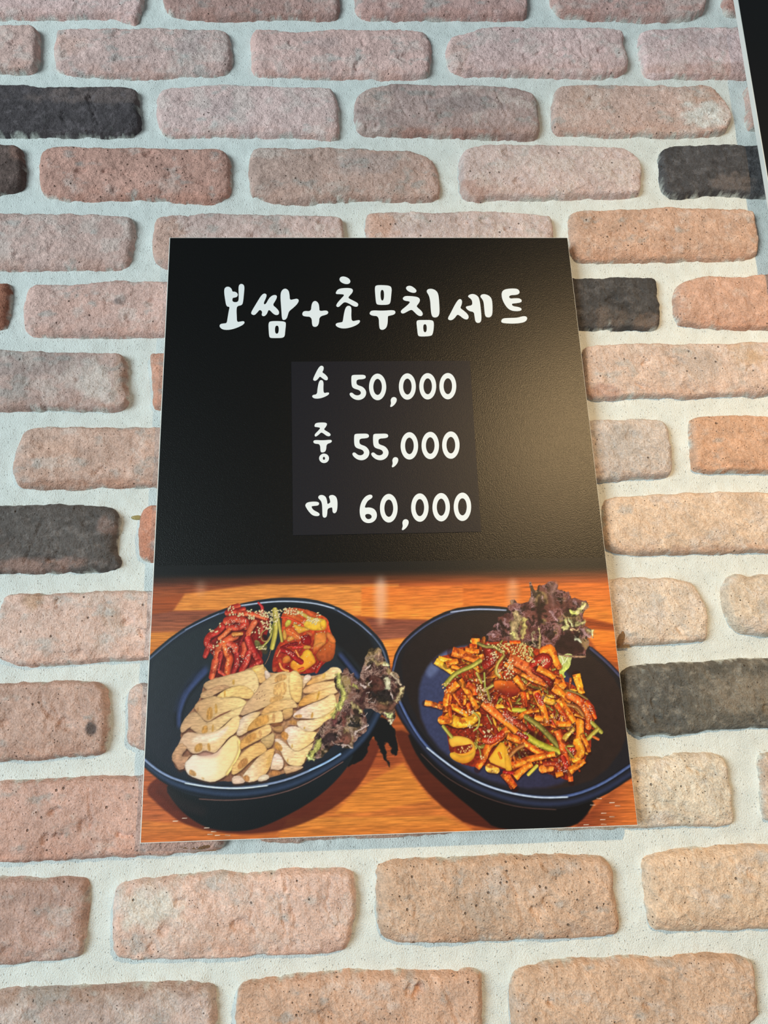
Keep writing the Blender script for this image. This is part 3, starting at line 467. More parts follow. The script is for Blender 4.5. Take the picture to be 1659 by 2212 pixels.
    if dark:
        C = mixc(C, .6*sstep(.52, .70, fbm(X/7, Z/5, sd+77, 5, .7)), base*1.9); C = mixc(C, .5*sstep(.55, .7, fbm(X/12, Z/9, sd+78, 4, .6)), base*.55)
    else:
        m = sstep(.62-.34*bloom, .80-.3*bloom, fbm(X/22, Z/16, sd+80, 5, .62)+.10*(fbm(X/2.5, Z/2.5, sd+81, 2)-.5))
        C = mixc(C, m*.62, base*.35+np.array([.50, .43, .40]))
        m = sstep(.66-.2*grey, .82-.2*grey, fbm(X/20, Z/12, sd+83, 4, .6))
        C = mixc(C, m*.6, base.mean()*np.array([.92, .86, .82]))
        m = sstep(.30, .02, (Z-lo[1])/h)*sstep(.35, .6, fbm(X/14, Z/8, sd+85, 3))*.5
        C = mixc(C, m, base*np.array([.92, .76, .68]))
    sm = sstep(.50, .64, fbm(X/6, Z/6, sd+90, 4, .6)+.30*np.exp(-np.clip(d, 0, 50)/1.3)-.12)*np.exp(-np.clip(d-.2, 0, 50)/(1.1+3*sstep(.5, .7, fbm(X/22, Z/22, sd+91, 2))))
    C = mixc(C, np.clip(sm, 0, 1)*.85*sstep(.42, .56, fbm(X/20, Z/14, sd+92, 3)), MORT)
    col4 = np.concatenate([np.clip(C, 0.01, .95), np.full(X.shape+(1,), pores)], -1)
    me = grid_mesh('brick', (X-c[0])/1000, -H/1000, (Z-c[1])/1000, col4)
    brick_items.append((me, c/1000, label))
    x0 = max(0, int((lo[0]-40-MX0)/MS)); x1 = int((hi[0]+40-MX0)/MS)+1; z0 = max(0, int((lo[1]-40-MZ0)/MS)); z1 = int((hi[1]+40-MZ0)/MS)+1
    sl = (slice(z0, max(z1, z0)), slice(x0, max(x1, x0)))
    if md[sl].size: md[sl] = np.maximum(md[sl], poly_sdf(mx[sl], mz[sl], p))
# mortar: struck joints, gritty raised lips where it meets the bricks
e = np.clip(-md, 0, 60)
MH = .9*(fbm(mx/45, mz/18, 5, 3)-.5)*2+.5*(fbm(mx/7, mz/7, 6, 3)-.5)*2
lip = np.exp(-(e/3.4)**1.3)*sstep(.36, .6, fbm(mx/16, mz/16, 8, 3))
MH = MH+lip*(1.6+2.6*(fbm(mx/5, mz/5, 7, 3)-.5))
MH = MH+.6*np.exp(-((e-5.5)/1.6)**2)*(fbm(mx/60, mz/9, 9, 2)-.3)
wall = obj('wall_back', grid_mesh('wall_back', mx/1000, -MH/1000, mz/1000), M_MORTAR, None, (0, 0, Z0))
wall['kind'] = 'structure'; wall['label'] = 'brick wall of reclaimed bricks with wide pale mortar joints'; wall['category'] = 'wall'
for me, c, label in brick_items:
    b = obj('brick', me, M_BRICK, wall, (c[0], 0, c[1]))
    if label: b['label'] = label

# ------------------------------------------------------------------ the menu poster
Q = np.array([(-0.00094, 0.5724), (0.41087, 0.57084), (0.41258, -0.00119), (0.00046, 0.00111)])                        # its four corners on the wall (x, z): TL, TR, BR, BL
PW, PH, YF = 412., 571.7, -.0215
def pq(u, v):
    s = np.asarray(u)/PW; t = np.asarray(v)/PH
    return [((1-t)*((1-s)*Q[0, i]+s*Q[1, i])+t*((1-s)*Q[3, i]+s*Q[2, i])) for i in (0, 1)]
poster = empty('menu_poster', (0, YF+.0025, Z0))
poster['label'] = 'black menu poster board with a food photograph and three Korean prices'; poster['category'] = 'poster'
OFF = Vector((0, -(YF+.0025), 0))
def slab(name, corners, yf, yb, mat, parent, smooth_n=0, off=OFF):
    """flat board from an outline in print millimetres, front at yf, back at yb"""
    pts = [pq(*c) for c in corners]; n = len(pts)
    v = [(x, yf+off.y, z) for x, z in pts]+[(x, yb+off.y, z) for x, z in pts]
    f = [list(range(n))[::-1], list(range(n, 2*n))]+[[i, (i+1) % n, n+(i+1) % n, n+i] for i in range(n)]
    return obj(name, raw_mesh(name, v, f), mat, parent)
slab('backing_board', [(0, 0), (PW, 0), (PW, PH), (0, PH)], YF+.0003, -.0135, M_CORE, poster)
VP = 342.0                                   # the photograph starts here, the black field above it
slab('black_field', [(.7, .5), (PW-.4, .5), (PW-.4, VP), (.7, VP)], YF, YF+.0003, M_BLACK, poster)
PRINT = [
('p',[(-21.6,331.9),(451.8,341.2),(417.9,592.3),(-7.8,577.7)],(150,72,36),(168,84,40),90,{'nsc': (35,1.5),'noise': 0.25,'smooth': 0,'seed': 101}),
('p',[(-4,355.4),(206.8,358.6),(206.2,374.6),(94.7,376.3),(28.4,368.2),(-3.3,370)],(118,58,36),(150,78,40),90,{'nsc': (13,0.7),'noise': 0.3,'smooth': 0,'soft': 1.6,'seed': 102}),
('p',[(18.4,382.8),(28.3,367.8),(94.6,360.4),(219.2,363.1),(226.3,391.7),(152.1,390),(78.5,384.2)],(200,122,58),(216,132,60),90,{'nsc': (13,0.7),'noise': 0.3,'smooth': 0,'soft': 1.6,'seed': 103}),
('p',[(-6.5,386.3),(18.4,382.8),(78.5,383.4),(62.6,400.9),(-5.7,401.7)],(128,70,52),(150,84,56),90,{'nsc': (13,0.7),'noise': 0.3,'smooth': 0,'soft': 1.6,'seed': 104}),
('p',[(-5.7,401.3),(62.6,400.9),(43.3,427.7),(-4.2,430.4)],(198,120,50),(190,105,42),90,{'nsc': (13,0.7),'noise': 0.3,'smooth': 0,'soft': 1.6,'seed': 105}),
('p',[(185.7,364.9),(328.7,365.4),(318.5,385.4),(246.8,396.3),(213.7,394.7),(185,390.7)],(206,108,46),(220,128,52),90,{'nsc': (13,0.7),'noise': 0.3,'smooth': 0,'soft': 1.6,'seed': 106}),
('p',[(189,393.3),(244.7,396.2),(225.4,411.3),(200.7,413.2)],(118,62,48),(140,80,62),90,{'nsc': (13,0.7),'noise': 0.3,'smooth': 0,'soft': 1.6,'seed': 107}),
('p',[(200.7,413.2),(225.4,411.3),(212.1,435.9),(206,435.8)],(224,136,58),(200,110,44),90,{'nsc': (13,0.7),'noise': 0.3,'smooth': 0,'soft': 1.6,'seed': 108}),
('p',[(278,364.3),(418.4,365.6),(419.8,405.3),(317.8,393.8),(276.7,384.5)],(196,98,38),(222,126,48),90,{'nsc': (13,0.7),'noise': 0.3,'smooth': 0,'soft': 1.6,'seed': 109}),
('p',[(380.8,395.2),(419.8,405.3),(420.6,409.4),(387.9,407.8)],(150,66,28),None,90,{'nsc': (13,0.7),'noise': 0.3,'smooth': 0,'soft': 1.6,'seed': 110}),
('p',[(383.8,406.9),(420.5,410.3),(418.3,441.2),(397.6,432.6)],(226,124,44),(180,84,30),90,{'nsc': (13,0.7),'noise': 0.3,'smooth': 0,'soft': 1.6,'seed': 111}),
('s',[(388.6,401.6),(405.1,404.9),(419.8,405.7)],2.11,2.11,(120,50,22),None,{'alpha': 0.6,'seed': 112}),
('p',[(-4.2,506.5),(13.9,525.3),(36,558.2),(-1.6,555.2)],(166,84,48),(176,92,50),90,{'nsc': (13,0.7),'noise': 0.3,'smooth': 0,'soft': 1.6,'seed': 113}),
('p',[(-3.5,554.1),(36,558.9),(81.4,568.9),(149.6,565.5),(157.1,574.6),(-2.5,574.4)],(196,112,52),(186,98,44),90,{'nsc': (13,0.7),'noise': 0.3,'smooth': 0,'soft': 1.6,'seed': 114}),
('p',[(111.6,566),(177.1,534),(197.8,497.5),(209.8,494.1),(220.5,520.7),(250,554.5),(275.9,573.3),(111.6,573)],(172,88,44),(190,106,48),90,{'nsc': (13,0.7),'noise': 0.3,'smooth': 0,'soft': 1.6,'seed': 115}),
('p',[(181,534.1),(216.7,516.8),(227.8,531.9),(238.7,546.9),(188.1,554.3),(157.4,555.1)],(200,122,48),(206,124,50),90,{'alpha': 0.8,'nsc': (13,0.7),'noise': 0.3,'smooth': 0,'soft': 1.6,'seed': 116}),
('p',[(119.2,556.7),(249.7,559.5),(275.9,573.3),(111.6,573)],(200,122,52),(196,110,46),90,{'nsc': (13,0.7),'noise': 0.3,'smooth': 0,'soft': 1.6,'seed': 117}),
('p',[(197.8,497.5),(209.8,494.1),(218.8,515),(200.9,520.1),(185.3,519.6)],(150,70,38),None,90,{'nsc': (13,0.7),'noise': 0.3,'smooth': 0,'soft': 1.6,'seed': 118}),
('p',[(357.7,572.4),(383.7,551.5),(405.3,537.5),(414.5,534),(412.5,574.2)],(128,56,32),(196,104,48),20,{'nsc': (13,0.7),'noise': 0.3,'smooth': 0,'soft': 1.6,'seed': 119}),
('p',[(198.2,353.3),(209.1,353.5),(206.8,399.5),(197.2,399.2)],(236,206,190),(225,170,140),90,{'soft': 4.5,'noise': 0,'alpha': 0.55,'seed': 120}),
('p',[(37.3,354.2),(46.3,354.4),(46.3,369),(38.2,368.8)],(236,206,190),(225,170,140),90,{'soft': 4.5,'noise': 0,'alpha': 0.3,'seed': 121}),
('p',[(318.9,360.1),(329.1,360.3),(325.9,391.9),(316.8,391.7)],(236,206,190),(225,170,140),90,{'soft': 4.5,'noise': 0,'alpha': 0.35,'seed': 122}),
('fade',[(194.6,348.1),(194,365.1)]),
('p',[(-3,528.4),(16.8,546.9),(36.5,560.7),(74.7,568.6),(113.1,567.1),(145.1,557.5),(173.9,539.7),(189.2,520.4),(201.9,493.9),(150.6,496.2),(34.3,511.3)],(92,36,26),(70,26,20),90,{'soft': 1.2,'alpha': 0.85,'noise': 0.05,'seed': 123}),
('p',[(150.8,481),(190.6,474.5),(210.2,482.7),(214.1,505.5),(209.1,512.9),(204.9,497.7),(200.8,501.4),(206.7,523.2),(201.2,512.6),(194.6,497.5),(190,493.5),(185.5,512.2),(177.6,515.6),(165.8,519)],(16,17,20),None,90,{'soft': 0.8,'noise': 0,'rag': 1.5,'seed': 124}),
('p',[(13.9,525.3),(29.6,547.4),(49.3,561.1),(66.3,565.2),(87,565.9),(106.7,560.5),(142.6,543.5),(167.7,522),(178.7,502.6),(130.9,510.5),(53.9,522.9)],(24,30,36),(14,18,22),90,{'soft': 0.8,'noise': 0.04,'seed': 125}),
('s',[(16.8,530.1),(31.7,543.1),(47,548.6)],11.41,11.41,(56,34,32),None,{'alpha': 0.22,'edge': 0.9,'soft': 3,'seed': 126}),
('p',[(-3.6,426.5),(0,420.3),(21.6,402),(44.1,389.1),(71,378.7),(98.8,373.5),(119.3,372.7),(140.3,374.4),(161.3,380.7),(181.6,392.7),(196.1,405.3),(205.5,418.1),(209.7,435.9),(206.5,455.5),(199.5,472.8),(192.7,484.9),(178.7,502.6),(165.5,514.5),(132.3,533),(100.1,540.3),(69.2,541.8),(42.1,538.1),(17.4,527.6),(-0.1,512.1),(-5.7,476.6)],(30,36,44),(26,32,42),90,{'noise': 0.05,'soft': 0.6,'smooth': 1,'seed': 127}),
('p',[(-1.1,430.5),(21.8,408.8),(46.3,395.7),(78.5,385),(119.3,379.3),(160.4,386.9),(182.7,399.7),(195.7,416.3),(199.9,435.6),(190.7,470.6),(166.1,504.1),(126.9,525.2),(80.8,529.9),(46.3,526.3),(19.2,515.3),(0.6,495.5)],(33,40,46),(30,34,44),90,{'noise': 0.06,'soft': 1,'smooth': 1,'seed': 128}),
('p',[(70.2,379.9),(119.3,377.7),(160.4,384.4),(188.7,403.1),(199.4,427.6),(191.5,447.3),(167.9,418.8),(127.5,389.4),(94.8,386.6)],(20,24,30),(26,24,26),90,{'soft': 3,'noise': 0.04,'smooth': 1,'seed': 129}),
('s',[(46.7,436.9),(37.9,446.7),(31,455.9),(26.8,469.9),(27.1,479.1)],8.24,5.33,(46,58,96),None,{'edge': 0.9,'soft': 3,'alpha': 0.85,'noise': 0.1,'seed': 130}),
('p',[(50.7,430.2),(48.3,440.8),(32.4,443),(31.6,458.7),(22.9,471.4),(25,458.5),(36.3,440.5),(45.4,432.8)],(48,60,98),None,90,{'soft': 3.5,'alpha': 0.5,'seed': 131}),
('s',[(166.8,425.8),(173.4,434.2),(179.3,442.1)],6.18,6.18,(44,54,88),None,{'edge': 0.9,'soft': 2.5,'alpha': 0.9,'seed': 132}),
('p',[(133.3,437.9),(169.6,434.8),(179.4,447),(151.2,450.1)],(34,40,66),None,90,{'soft': 4,'alpha': 0.7,'noise': 0,'seed': 133}),
('s',[(-2.8,426.5),(21.7,404.8),(44.2,392),(71.1,381.5),(98.8,376.4),(119.3,375.6),(140.3,377.3),(161.2,383.6),(181.6,396),(195.1,409),(203.7,421.3),(207.2,435.8)],2.58,2.58,(64,78,108),(96,110,140),{'edge': 0.75,'soft': 0.8,'alpha': 0.8,'noise': 0.1,'seed': 134}),
('s',[(78.4,379.2),(98.8,376.8),(119.3,376),(144,378.6),(160.4,383.6)],1.84,1.84,(170,185,215),(200,212,235),{'edge': 0.9,'soft': 0.7,'alpha': 0.85,'seed': 135}),
('s',[(30.3,399.4),(44.2,392.4),(58.2,386.2)],1.61,1.61,(130,145,180),None,{'edge': 0.9,'soft': 0.8,'alpha': 0.6,'seed': 136}),
('s',[(164.5,386.1),(181.5,396.8),(192.7,407.3)],1.85,1.85,(120,132,170),None,{'edge': 0.9,'soft': 0.8,'alpha': 0.6,'seed': 137}),
('s',[(-1.9,506.5),(11.7,518.7),(28.9,528.3),(54.9,534.5),(80.5,536.8),(113.1,533.1),(138.9,524.4),(165.6,510.8),(185.7,493.4),(196.6,474.6)],7.66,7.66,(30,40,58),(44,58,84),{'edge': 0.5,'soft': 1,'noise': 0.05,'seed': 138}),
('s',[(-1.9,505.8),(11.6,516.8),(28.7,525),(54.8,530.9),(80.5,532.4),(113.1,528.7),(139,520),(162.9,508.5)],2.68,2.68,(120,140,185),(165,182,220),{'edge': 0.95,'soft': 1,'alpha': 0.85,'seed': 139}),
('s',[(34.9,527),(54.8,530.9),(80.5,532.8),(101.9,530.9)],1.91,1.91,(200,212,235),None,{'edge': 0.9,'soft': 1,'alpha': 0.8,'seed': 140}),
('s',[(138.6,519.6),(152.3,514.1),(163.3,507.8)],2.33,2.33,(120,160,215),(170,200,240),{'edge': 0.9,'soft': 0.6,'alpha': 0.9,'seed': 141}),
('s',[(46.7,539.7),(69.2,541.8),(100.1,540.3),(132.3,532.6),(165.5,514.2)],1.52,1.52,(96,66,62),(130,96,92),{'edge': 0.9,'soft': 0.8,'alpha': 0.8,'seed': 142}),
('p',[(210.2,482.7),(212.6,502.9),(230,534.2),(248.9,553.4),(274.5,571.4),(357.5,574.2),(379.4,554.3),(305.9,538.1)],(74,28,20),(56,20,16),90,{'soft': 1.2,'alpha': 0.85,'noise': 0.05,'seed': 143}),
('p',[(218.2,482.9),(228.7,513.5),(251,536.3),(280.7,560.9),(293,572.4),(356,573.4),(370.6,562),(380.8,548.5),(305.9,538.1)],(20,18,20),(14,12,14),90,{'soft': 1,'noise': 0.03,'seed': 144}),
('p',[(210.5,435.9),(214.3,422.4),(224.7,409.7),(243.9,395.8),(266.1,386.4),(287.6,383.9),(309.3,384.8),(335,390),(367,406.5),(389.1,423),(402,434.3),(414.3,449.1),(426.8,465.4),(421.2,523),(409.1,535.4),(384.3,549.4),(356.2,556.8),(329.4,557.1),(302.8,551.9),(270.1,538.4),(244.1,519.9),(225.2,496.1),(212.4,468.1)],(26,24,28),(30,28,34),90,{'noise': 0.05,'soft': 0.6,'smooth': 1,'seed': 145}),
('p',[(217,436.1),(225.2,417),(246.5,401.2),(287.2,389.7),(330.5,393.2),(378.1,420.7),(404.5,444.9),(415.5,472.9),(412.8,503.8),(385.8,533.2),(353.1,541.4),(325.4,540.5),(282.9,530),(248.8,506.6),(226.5,475.5)],(32,25,26),(42,30,28),10,{'noise': 0.08,'soft': 1.5,'smooth': 1,'seed': 146}),
('p',[(231.7,460.1),(238.3,440.6),(253.4,425.8),(276.5,419.1),(316,416.4),(356.1,431.6),(377.5,464),(379.3,502.8),(366.3,528.8),(345.3,540),(313.6,540.1),(282.8,530.7),(252.5,511.2),(234.8,487.2)],(52,58,92),(44,42,66),40,{'noise': 0.12,'nsc': 2,'soft': 2,'smooth': 1,'seed': 147}),
('p',[(238.3,440.6),(255.6,424.2),(278.5,419.1),(286.6,421.7),(257.1,433.1),(244,448.6)],(96,108,150),None,90,{'soft': 2.5,'alpha': 0.7,'seed': 148}),
('s',[(211.1,439.9),(215.8,424),(226.2,412.2),(244.6,398.7),(266.7,389.3),(287.4,386.8),(309.1,387.7)],2.63,2.63,(52,62,100),(86,98,135),{'edge': 0.7,'soft': 0.8,'alpha': 0.85,'seed': 149}),
('s',[(265.9,389.3),(287.4,386.8),(314.9,388.7)],2.08,2.08,(150,165,205),(190,200,230),{'edge': 0.9,'soft': 0.7,'alpha': 0.8,'seed': 150}),
('s',[(389.3,425.1),(401.7,436.7),(414,451.5)],3.75,3.75,(50,52,84),(70,72,104),{'edge': 0.8,'soft': 0.9,'alpha': 0.9,'seed': 151}),
('s',[(211.6,447.8),(213.3,467.4),(225.5,488.9),(244.5,513.9),(270.5,533.3),(303.2,546.8),(329.9,552),(356.7,551.8),(385,543.9),(414.5,528.1)],8.89,8.89,(30,30,40),(40,46,72),{'edge': 0.5,'soft': 1,'noise': 0.05,'seed': 152}),
('s',[(215,463.6),(225.6,486.6),(238.2,505.1),(257.9,521.1),(279.8,534.3),(303.6,542.8),(330.3,547.6),(357.1,547.8),(385.5,539.1),(411.7,524.6)],3.21,3.21,(66,84,140),(96,116,170),{'edge': 0.9,'soft': 1,'alpha': 0.9,'seed': 153}),
('s',[(238.2,505.1),(257.9,521.1),(279.8,534.3),(303.6,542.8),(330.3,548),(354.3,548)],2.18,2.18,(180,198,232),(214,226,245),{'edge': 0.9,'soft': 1,'alpha': 0.85,'seed': 154}),
('s',[(232.8,509.9),(251.5,529),(281.8,545.4),(312.4,555.1),(343.5,557.5)],1.58,1.58,(84,58,54),None,{'edge': 0.9,'soft': 0.9,'alpha': 0.6,'seed': 155}),
('p',[(65.1,380.5),(72.1,377.5),(80.1,381.7),(86.4,385.4),(97,384.8),(104.1,390.3),(102,403.5),(97.7,416.5),(96.9,430.7),(87,434.3),(78.4,437.5),(65.5,441),(57.8,442.1),(52.2,441.1),(53.6,429.6),(56.5,425.4),(52,419.7),(46.7,415.2),(46.5,410),(51.5,401.8),(61,396.3),(65.3,391.1)],(128,28,26),(100,20,20),90,{'noise': 0.4,'nsc': 2,'seed': 156}),
('s',[(72.2,381.1),(75.2,379.8)],6.1,5.18,(178,44,34),(216,88,60),{'sh': 0.9,'spec': 0.2,'edge': 0.38,'pw': 3,'sauce': 0.45,'noise': 0.2,'seed': 157}),
('s',[(66.5,385.4),(77.5,383.4),(80.1,382.6)],5.62,4.77,(160,30,28),(216,88,60),{'sh': 0.9,'spec': 0.2,'edge': 0.38,'pw': 3,'sauce': 0.45,'noise': 0.2,'seed': 158}),
('s',[(77.6,386.5),(88.6,386.8),(99.7,391.1)],5.15,4.37,(186,62,40),(222,110,70),{'sh': 0.9,'spec': 0.2,'edge': 0.38,'pw': 3,'sauce': 0.45,'noise': 0.2,'seed': 159}),
('s',[(62.8,396.4),(58.1,402),(51.6,404.5),(48.3,409.6),(49.7,414),(54.1,415.4)],6.29,5.34,(178,44,34),(200,60,52),{'sh': 0.9,'spec': 0.2,'edge': 0.38,'pw': 3,'sauce': 0.45,'noise': 0.2,'seed': 160}),
('s',[(66.2,392.5),(73.2,390.4),(82.5,393.3),(82.6,397.7)],7.47,6.34,(184,52,38),(220,96,66),{'sh': 0.9,'spec': 0.2,'edge': 0.38,'pw': 3,'sauce': 0.45,'noise': 0.2,'seed': 161}),
('s',[(68.1,398.3),(75.6,399.3),(80.4,396.8)],6.05,5.14,(190,56,44),(216,90,66),{'sh': 0.9,'spec': 0.2,'edge': 0.38,'pw': 3,'sauce': 0.45,'noise': 0.2,'seed': 162}),
('s',[(67.7,400.9),(63.4,405.2),(60,407.7)],4.42,3.75,(208,96,52),(228,126,80),{'sh': 0.9,'spec': 0.2,'edge': 0.38,'pw': 3,'sauce': 0.45,'noise': 0.2,'seed': 163}),
('s',[(90,394.8),(86.6,400.5),(84.4,405.7)],5.61,4.76,(196,86,54),(214,112,74),{'sh': 0.9,'spec': 0.2,'edge': 0.38,'pw': 3,'sauce': 0.45,'noise': 0.2,'seed': 164}),
('s',[(80.5,405.6),(78.8,409.5),(78,413)],4.18,3.55,(110,26,28),None,{'sh': 0.9,'spec': 0.2,'edge': 0.38,'pw': 3,'sauce': 0.45,'noise': 0.2,'seed': 165}),
('s',[(73.5,405.9),(66.6,409.6),(60.6,413.8),(58.1,419.9),(57.8,423.7)],6.97,5.92,(204,80,46),(226,112,70),{'sh': 0.9,'spec': 0.2,'edge': 0.38,'pw': 3,'sauce': 0.45,'noise': 0.2,'seed': 166}),
('s',[(72.2,404.5),(78.7,404.2)],3.95,3.35,(196,116,54),(224,150,80),{'sh': 0.9,'spec': 0.2,'edge': 0.38,'pw': 3,'sauce': 0.45,'noise': 0.2,'seed': 167}),
('s',[(49.4,417.9),(47.8,422.6)],5.07,4.3,(168,40,36),(196,66,56),{'sh': 0.9,'spec': 0.2,'edge': 0.38,'pw': 3,'sauce': 0.45,'noise': 0.2,'seed': 168}),
('s',[(61.6,421.2),(60,427.7),(58.9,433.6)],4.84,4.11,(158,36,34),(186,60,52),{'sh': 0.9,'spec': 0.2,'edge': 0.38,'pw': 3,'sauce': 0.45,'noise': 0.2,'seed': 169}),
('s',[(56.6,427.6),(55.4,434.4),(53.9,440.7)],6.2,5.26,(202,74,44),(222,110,70),{'sh': 0.9,'spec': 0.2,'edge': 0.38,'pw': 3,'sauce': 0.45,'noise': 0.2,'seed': 170}),
('s',[(65.4,414.8),(66.8,420.9),(69.5,425.7),(67.9,430.9),(67.2,438.1)],7.16,6.08,(204,76,42),(232,120,60),{'sh': 0.9,'spec': 0.2,'edge': 0.38,'pw': 3,'sauce': 0.45,'noise': 0.2,'seed': 171}),
('s',[(69.3,413.2),(74.5,415.5),(73.7,418.9)],6.02,5.11,(196,66,46),(226,110,86),{'sh': 0.9,'spec': 0.2,'edge': 0.38,'pw': 3,'sauce': 0.45,'noise': 0.2,'seed': 172}),
('s',[(75.1,422.9),(75.3,431),(72.3,437.4)],5.3,4.5,(150,30,32),(184,60,52),{'sh': 0.9,'spec': 0.2,'edge': 0.38,'pw': 3,'sauce': 0.45,'noise': 0.2,'seed': 173}),
('s',[(81.5,413.9),(82,418.7),(80.3,423)],5.56,4.72,(192,72,46),(214,100,66),{'sh': 0.9,'spec': 0.2,'edge': 0.38,'pw': 3,'sauce': 0.45,'noise': 0.2,'seed': 174}),
('s',[(84.9,409.6),(87.7,417.1),(92.1,424.2),(95.2,429)],6.97,5.91,(170,34,36),(204,72,62),{'sh': 0.9,'spec': 0.2,'edge': 0.38,'pw': 3,'sauce': 0.45,'noise': 0.2,'seed': 175}),
('s',[(85.5,421.8),(83.5,428.7),(79.7,435.9)],6.01,5.1,(178,38,36),(210,84,66),{'sh': 0.9,'spec': 0.2,'edge': 0.38,'pw': 3,'sauce': 0.45,'noise': 0.2,'seed': 176}),
('s',[(94.3,429),(88.3,432.7)],5.3,4.5,(150,32,32),(186,62,52),{'sh': 0.9,'spec': 0.2,'edge': 0.38,'pw': 3,'sauce': 0.45,'noise': 0.2,'seed': 177}),
('s',[(60.7,436.7),(65.5,439.8)],3.43,2.92,(176,62,48),None,{'sh': 0.9,'spec': 0.2,'edge': 0.38,'pw': 3,'sauce': 0.45,'noise': 0.2,'seed': 178}),
('s',[(96.7,397.2),(95.4,405.1)],5.14,4.37,(150,34,34),(190,74,62),{'sh': 0.9,'spec': 0.2,'edge': 0.38,'pw': 3,'sauce': 0.45,'noise': 0.2,'seed': 179}),
('s',[(93.4,377.1),(97.2,381.2),(96.6,385.2)],1.78,3.56,(186,40,48),(214,70,70),{'seed': 180}),
('d',[(65.3,390.3),(82.9,390.7),(82.2,399.5),(66.4,400)],34,(255,225,205),(0.5,0.22),181),
('d',[(64.9,413.1),(76.2,412.5),(75.5,420.3),(65.1,420)],22,(255,225,205),(0.5,0.22),182),
('d',[(72.9,423.7),(86,421.8),(85.2,429.2),(73.1,433.1)],30,(255,225,205),(0.5,0.22),183),
('d',[(46.5,408.7),(53.2,414.5),(57.3,423.3),(48.4,415.3)],16,(255,225,205),(0.5,0.22),184),
('p',[(113.9,386),(122.3,381.7),(134.8,383.8),(145.9,387.7),(155.6,392.8),(156.3,402.1),(161,411.9),(159.9,427.6),(151,431.2),(145.3,439.3),(130,440.6),(117,438.1),(106.1,438.3),(105.7,429.7),(109.5,416.8),(113.9,410.8),(114.3,399.4)],(196,76,36),(140,34,26),90,{'noise': 0.4,'nsc': 2,'seed': 185}),
('p',[(113.9,390),(122.3,387.1),(132.9,391.8),(133.8,396.3),(125.8,394.3),(119.6,391.1)],(222,104,48),(210,84,38),90,{'rim': 0.35,'rw': 1,'noise': 0.16,'nsc': 2,'smooth': 1,'seed': 186}),
('p',[(117,383.4),(122.3,381.7),(128.5,384.6),(125.9,388.1),(117.9,387)],(206,96,58),None,90,{'rim': 0.35,'rw': 1,'noise': 0.16,'nsc': 2,'smooth': 1,'seed': 187}),
('p',[(125.9,384.1),(131.6,385.5),(139.2,390.6),(148,392.2),(153.8,393.6),(153.7,402.1),(147.9,403.2),(139.1,402.6),(133.8,399.4),(132.5,396.2),(137.4,392.8),(131.2,389.5)],(214,186,96),(230,176,52),90,{'rim': 0.35,'rw': 1,'noise': 0.16,'nsc': 2,'smooth': 1,'seed': 188}),
('p',[(133,384.7),(137,383.7),(142.7,388),(148.5,391.3),(143.6,392.1),(137.4,389.7)],(214,92,48),None,90,{'rim': 0.35,'rw': 1,'noise': 0.16,'nsc': 2,'smooth': 1,'seed': 189}),
('p',[(117,395.4),(119.6,392.4),(123.2,393.8),(121.4,398.2),(117,399.9)],(206,204,84),(214,176,70),90,{'rim': 0.35,'rw': 1,'noise': 0.16,'nsc': 2,'smooth': 1,'seed': 190}),
('p',[(147.1,393.5),(153.8,393.6),(152.8,402.5),(148.8,402.8)],(236,190,56),(236,160,50),90,{'rim': 0.35,'rw': 1,'noise': 0.16,'nsc': 2,'smooth': 1,'seed': 191}),
('p',[(123.2,395.6),(128.5,397.9),(137.3,400.8),(139.5,402.2),(133.7,403.8),(128,405.9),(125.8,401.8)],(226,170,62),(232,160,60),90,{'rim': 0.35,'rw': 1,'noise': 0.16,'nsc': 2,'smooth': 1,'seed': 192}),
('p',[(116.1,399.8),(122.3,399.1),(127.6,403.2),(131.9,409.9),(127.1,411.1),(119.6,406.5),(117,407.8)],(214,88,42),(226,120,60),90,{'rim': 0.35,'rw': 1,'noise': 0.16,'nsc': 2,'smooth': 1,'seed': 193}),
('p',[(115.7,400.3),(118.3,403.9),(118.7,410),(116.1,411.3),(114.8,406.4)],(220,160,70),None,90,{'rim': 0.35,'rw': 1,'noise': 0.16,'nsc': 2,'smooth': 1,'seed': 194}),
('p',[(119.6,407),(125.3,408.4),(125.3,410.6),(119.6,412.7),(118.3,410.5)],(224,158,70),(216,130,58),90,{'rim': 0.35,'rw': 1,'noise': 0.16,'nsc': 2,'smooth': 1,'seed': 195}),
('p',[(131.1,407.2),(139,405.7),(141.1,414.9),(134.5,415.7),(131,412.9)],(128,16,22),(150,24,26),90,{'rim': 0.35,'rw': 1,'noise': 0.16,'nsc': 2,'smooth': 1,'seed': 196}),
('p',[(133.7,415.2),(140.3,416.7),(139.4,418.8),(132.8,419.1)],(230,160,70),None,90,{'rim': 0.35,'rw': 1,'noise': 0.16,'nsc': 2,'smooth': 1,'seed': 197}),
('p',[(134.6,403.8),(140.4,404.4),(141.2,408.4),(137.3,406.1)],(220,110,60),None,90,{'rim': 0.35,'rw': 1,'noise': 0.16,'nsc': 2,'smooth': 1,'seed': 198}),
('p',[(142.6,405.8),(147.9,404.1),(153.6,404.7),(153.5,413.5),(149.9,416.9),(141.1,419.7),(142.9,412.4)],(214,120,54),(222,140,66),90,{'rim': 0.35,'rw': 1,'noise': 0.16,'nsc': 2,'smooth': 1,'seed': 199}),
('p',[(144.6,421.6),(152.2,415.6),(158.9,406.6),(161.9,412.8),(160.3,426.7),(155.4,430.9),(146.7,430.3),(143.7,425.4)],(206,100,44),(160,72,36),90,{'rim': 0.35,'rw': 1,'noise': 0.16,'nsc': 2,'smooth': 1,'seed': 200}),
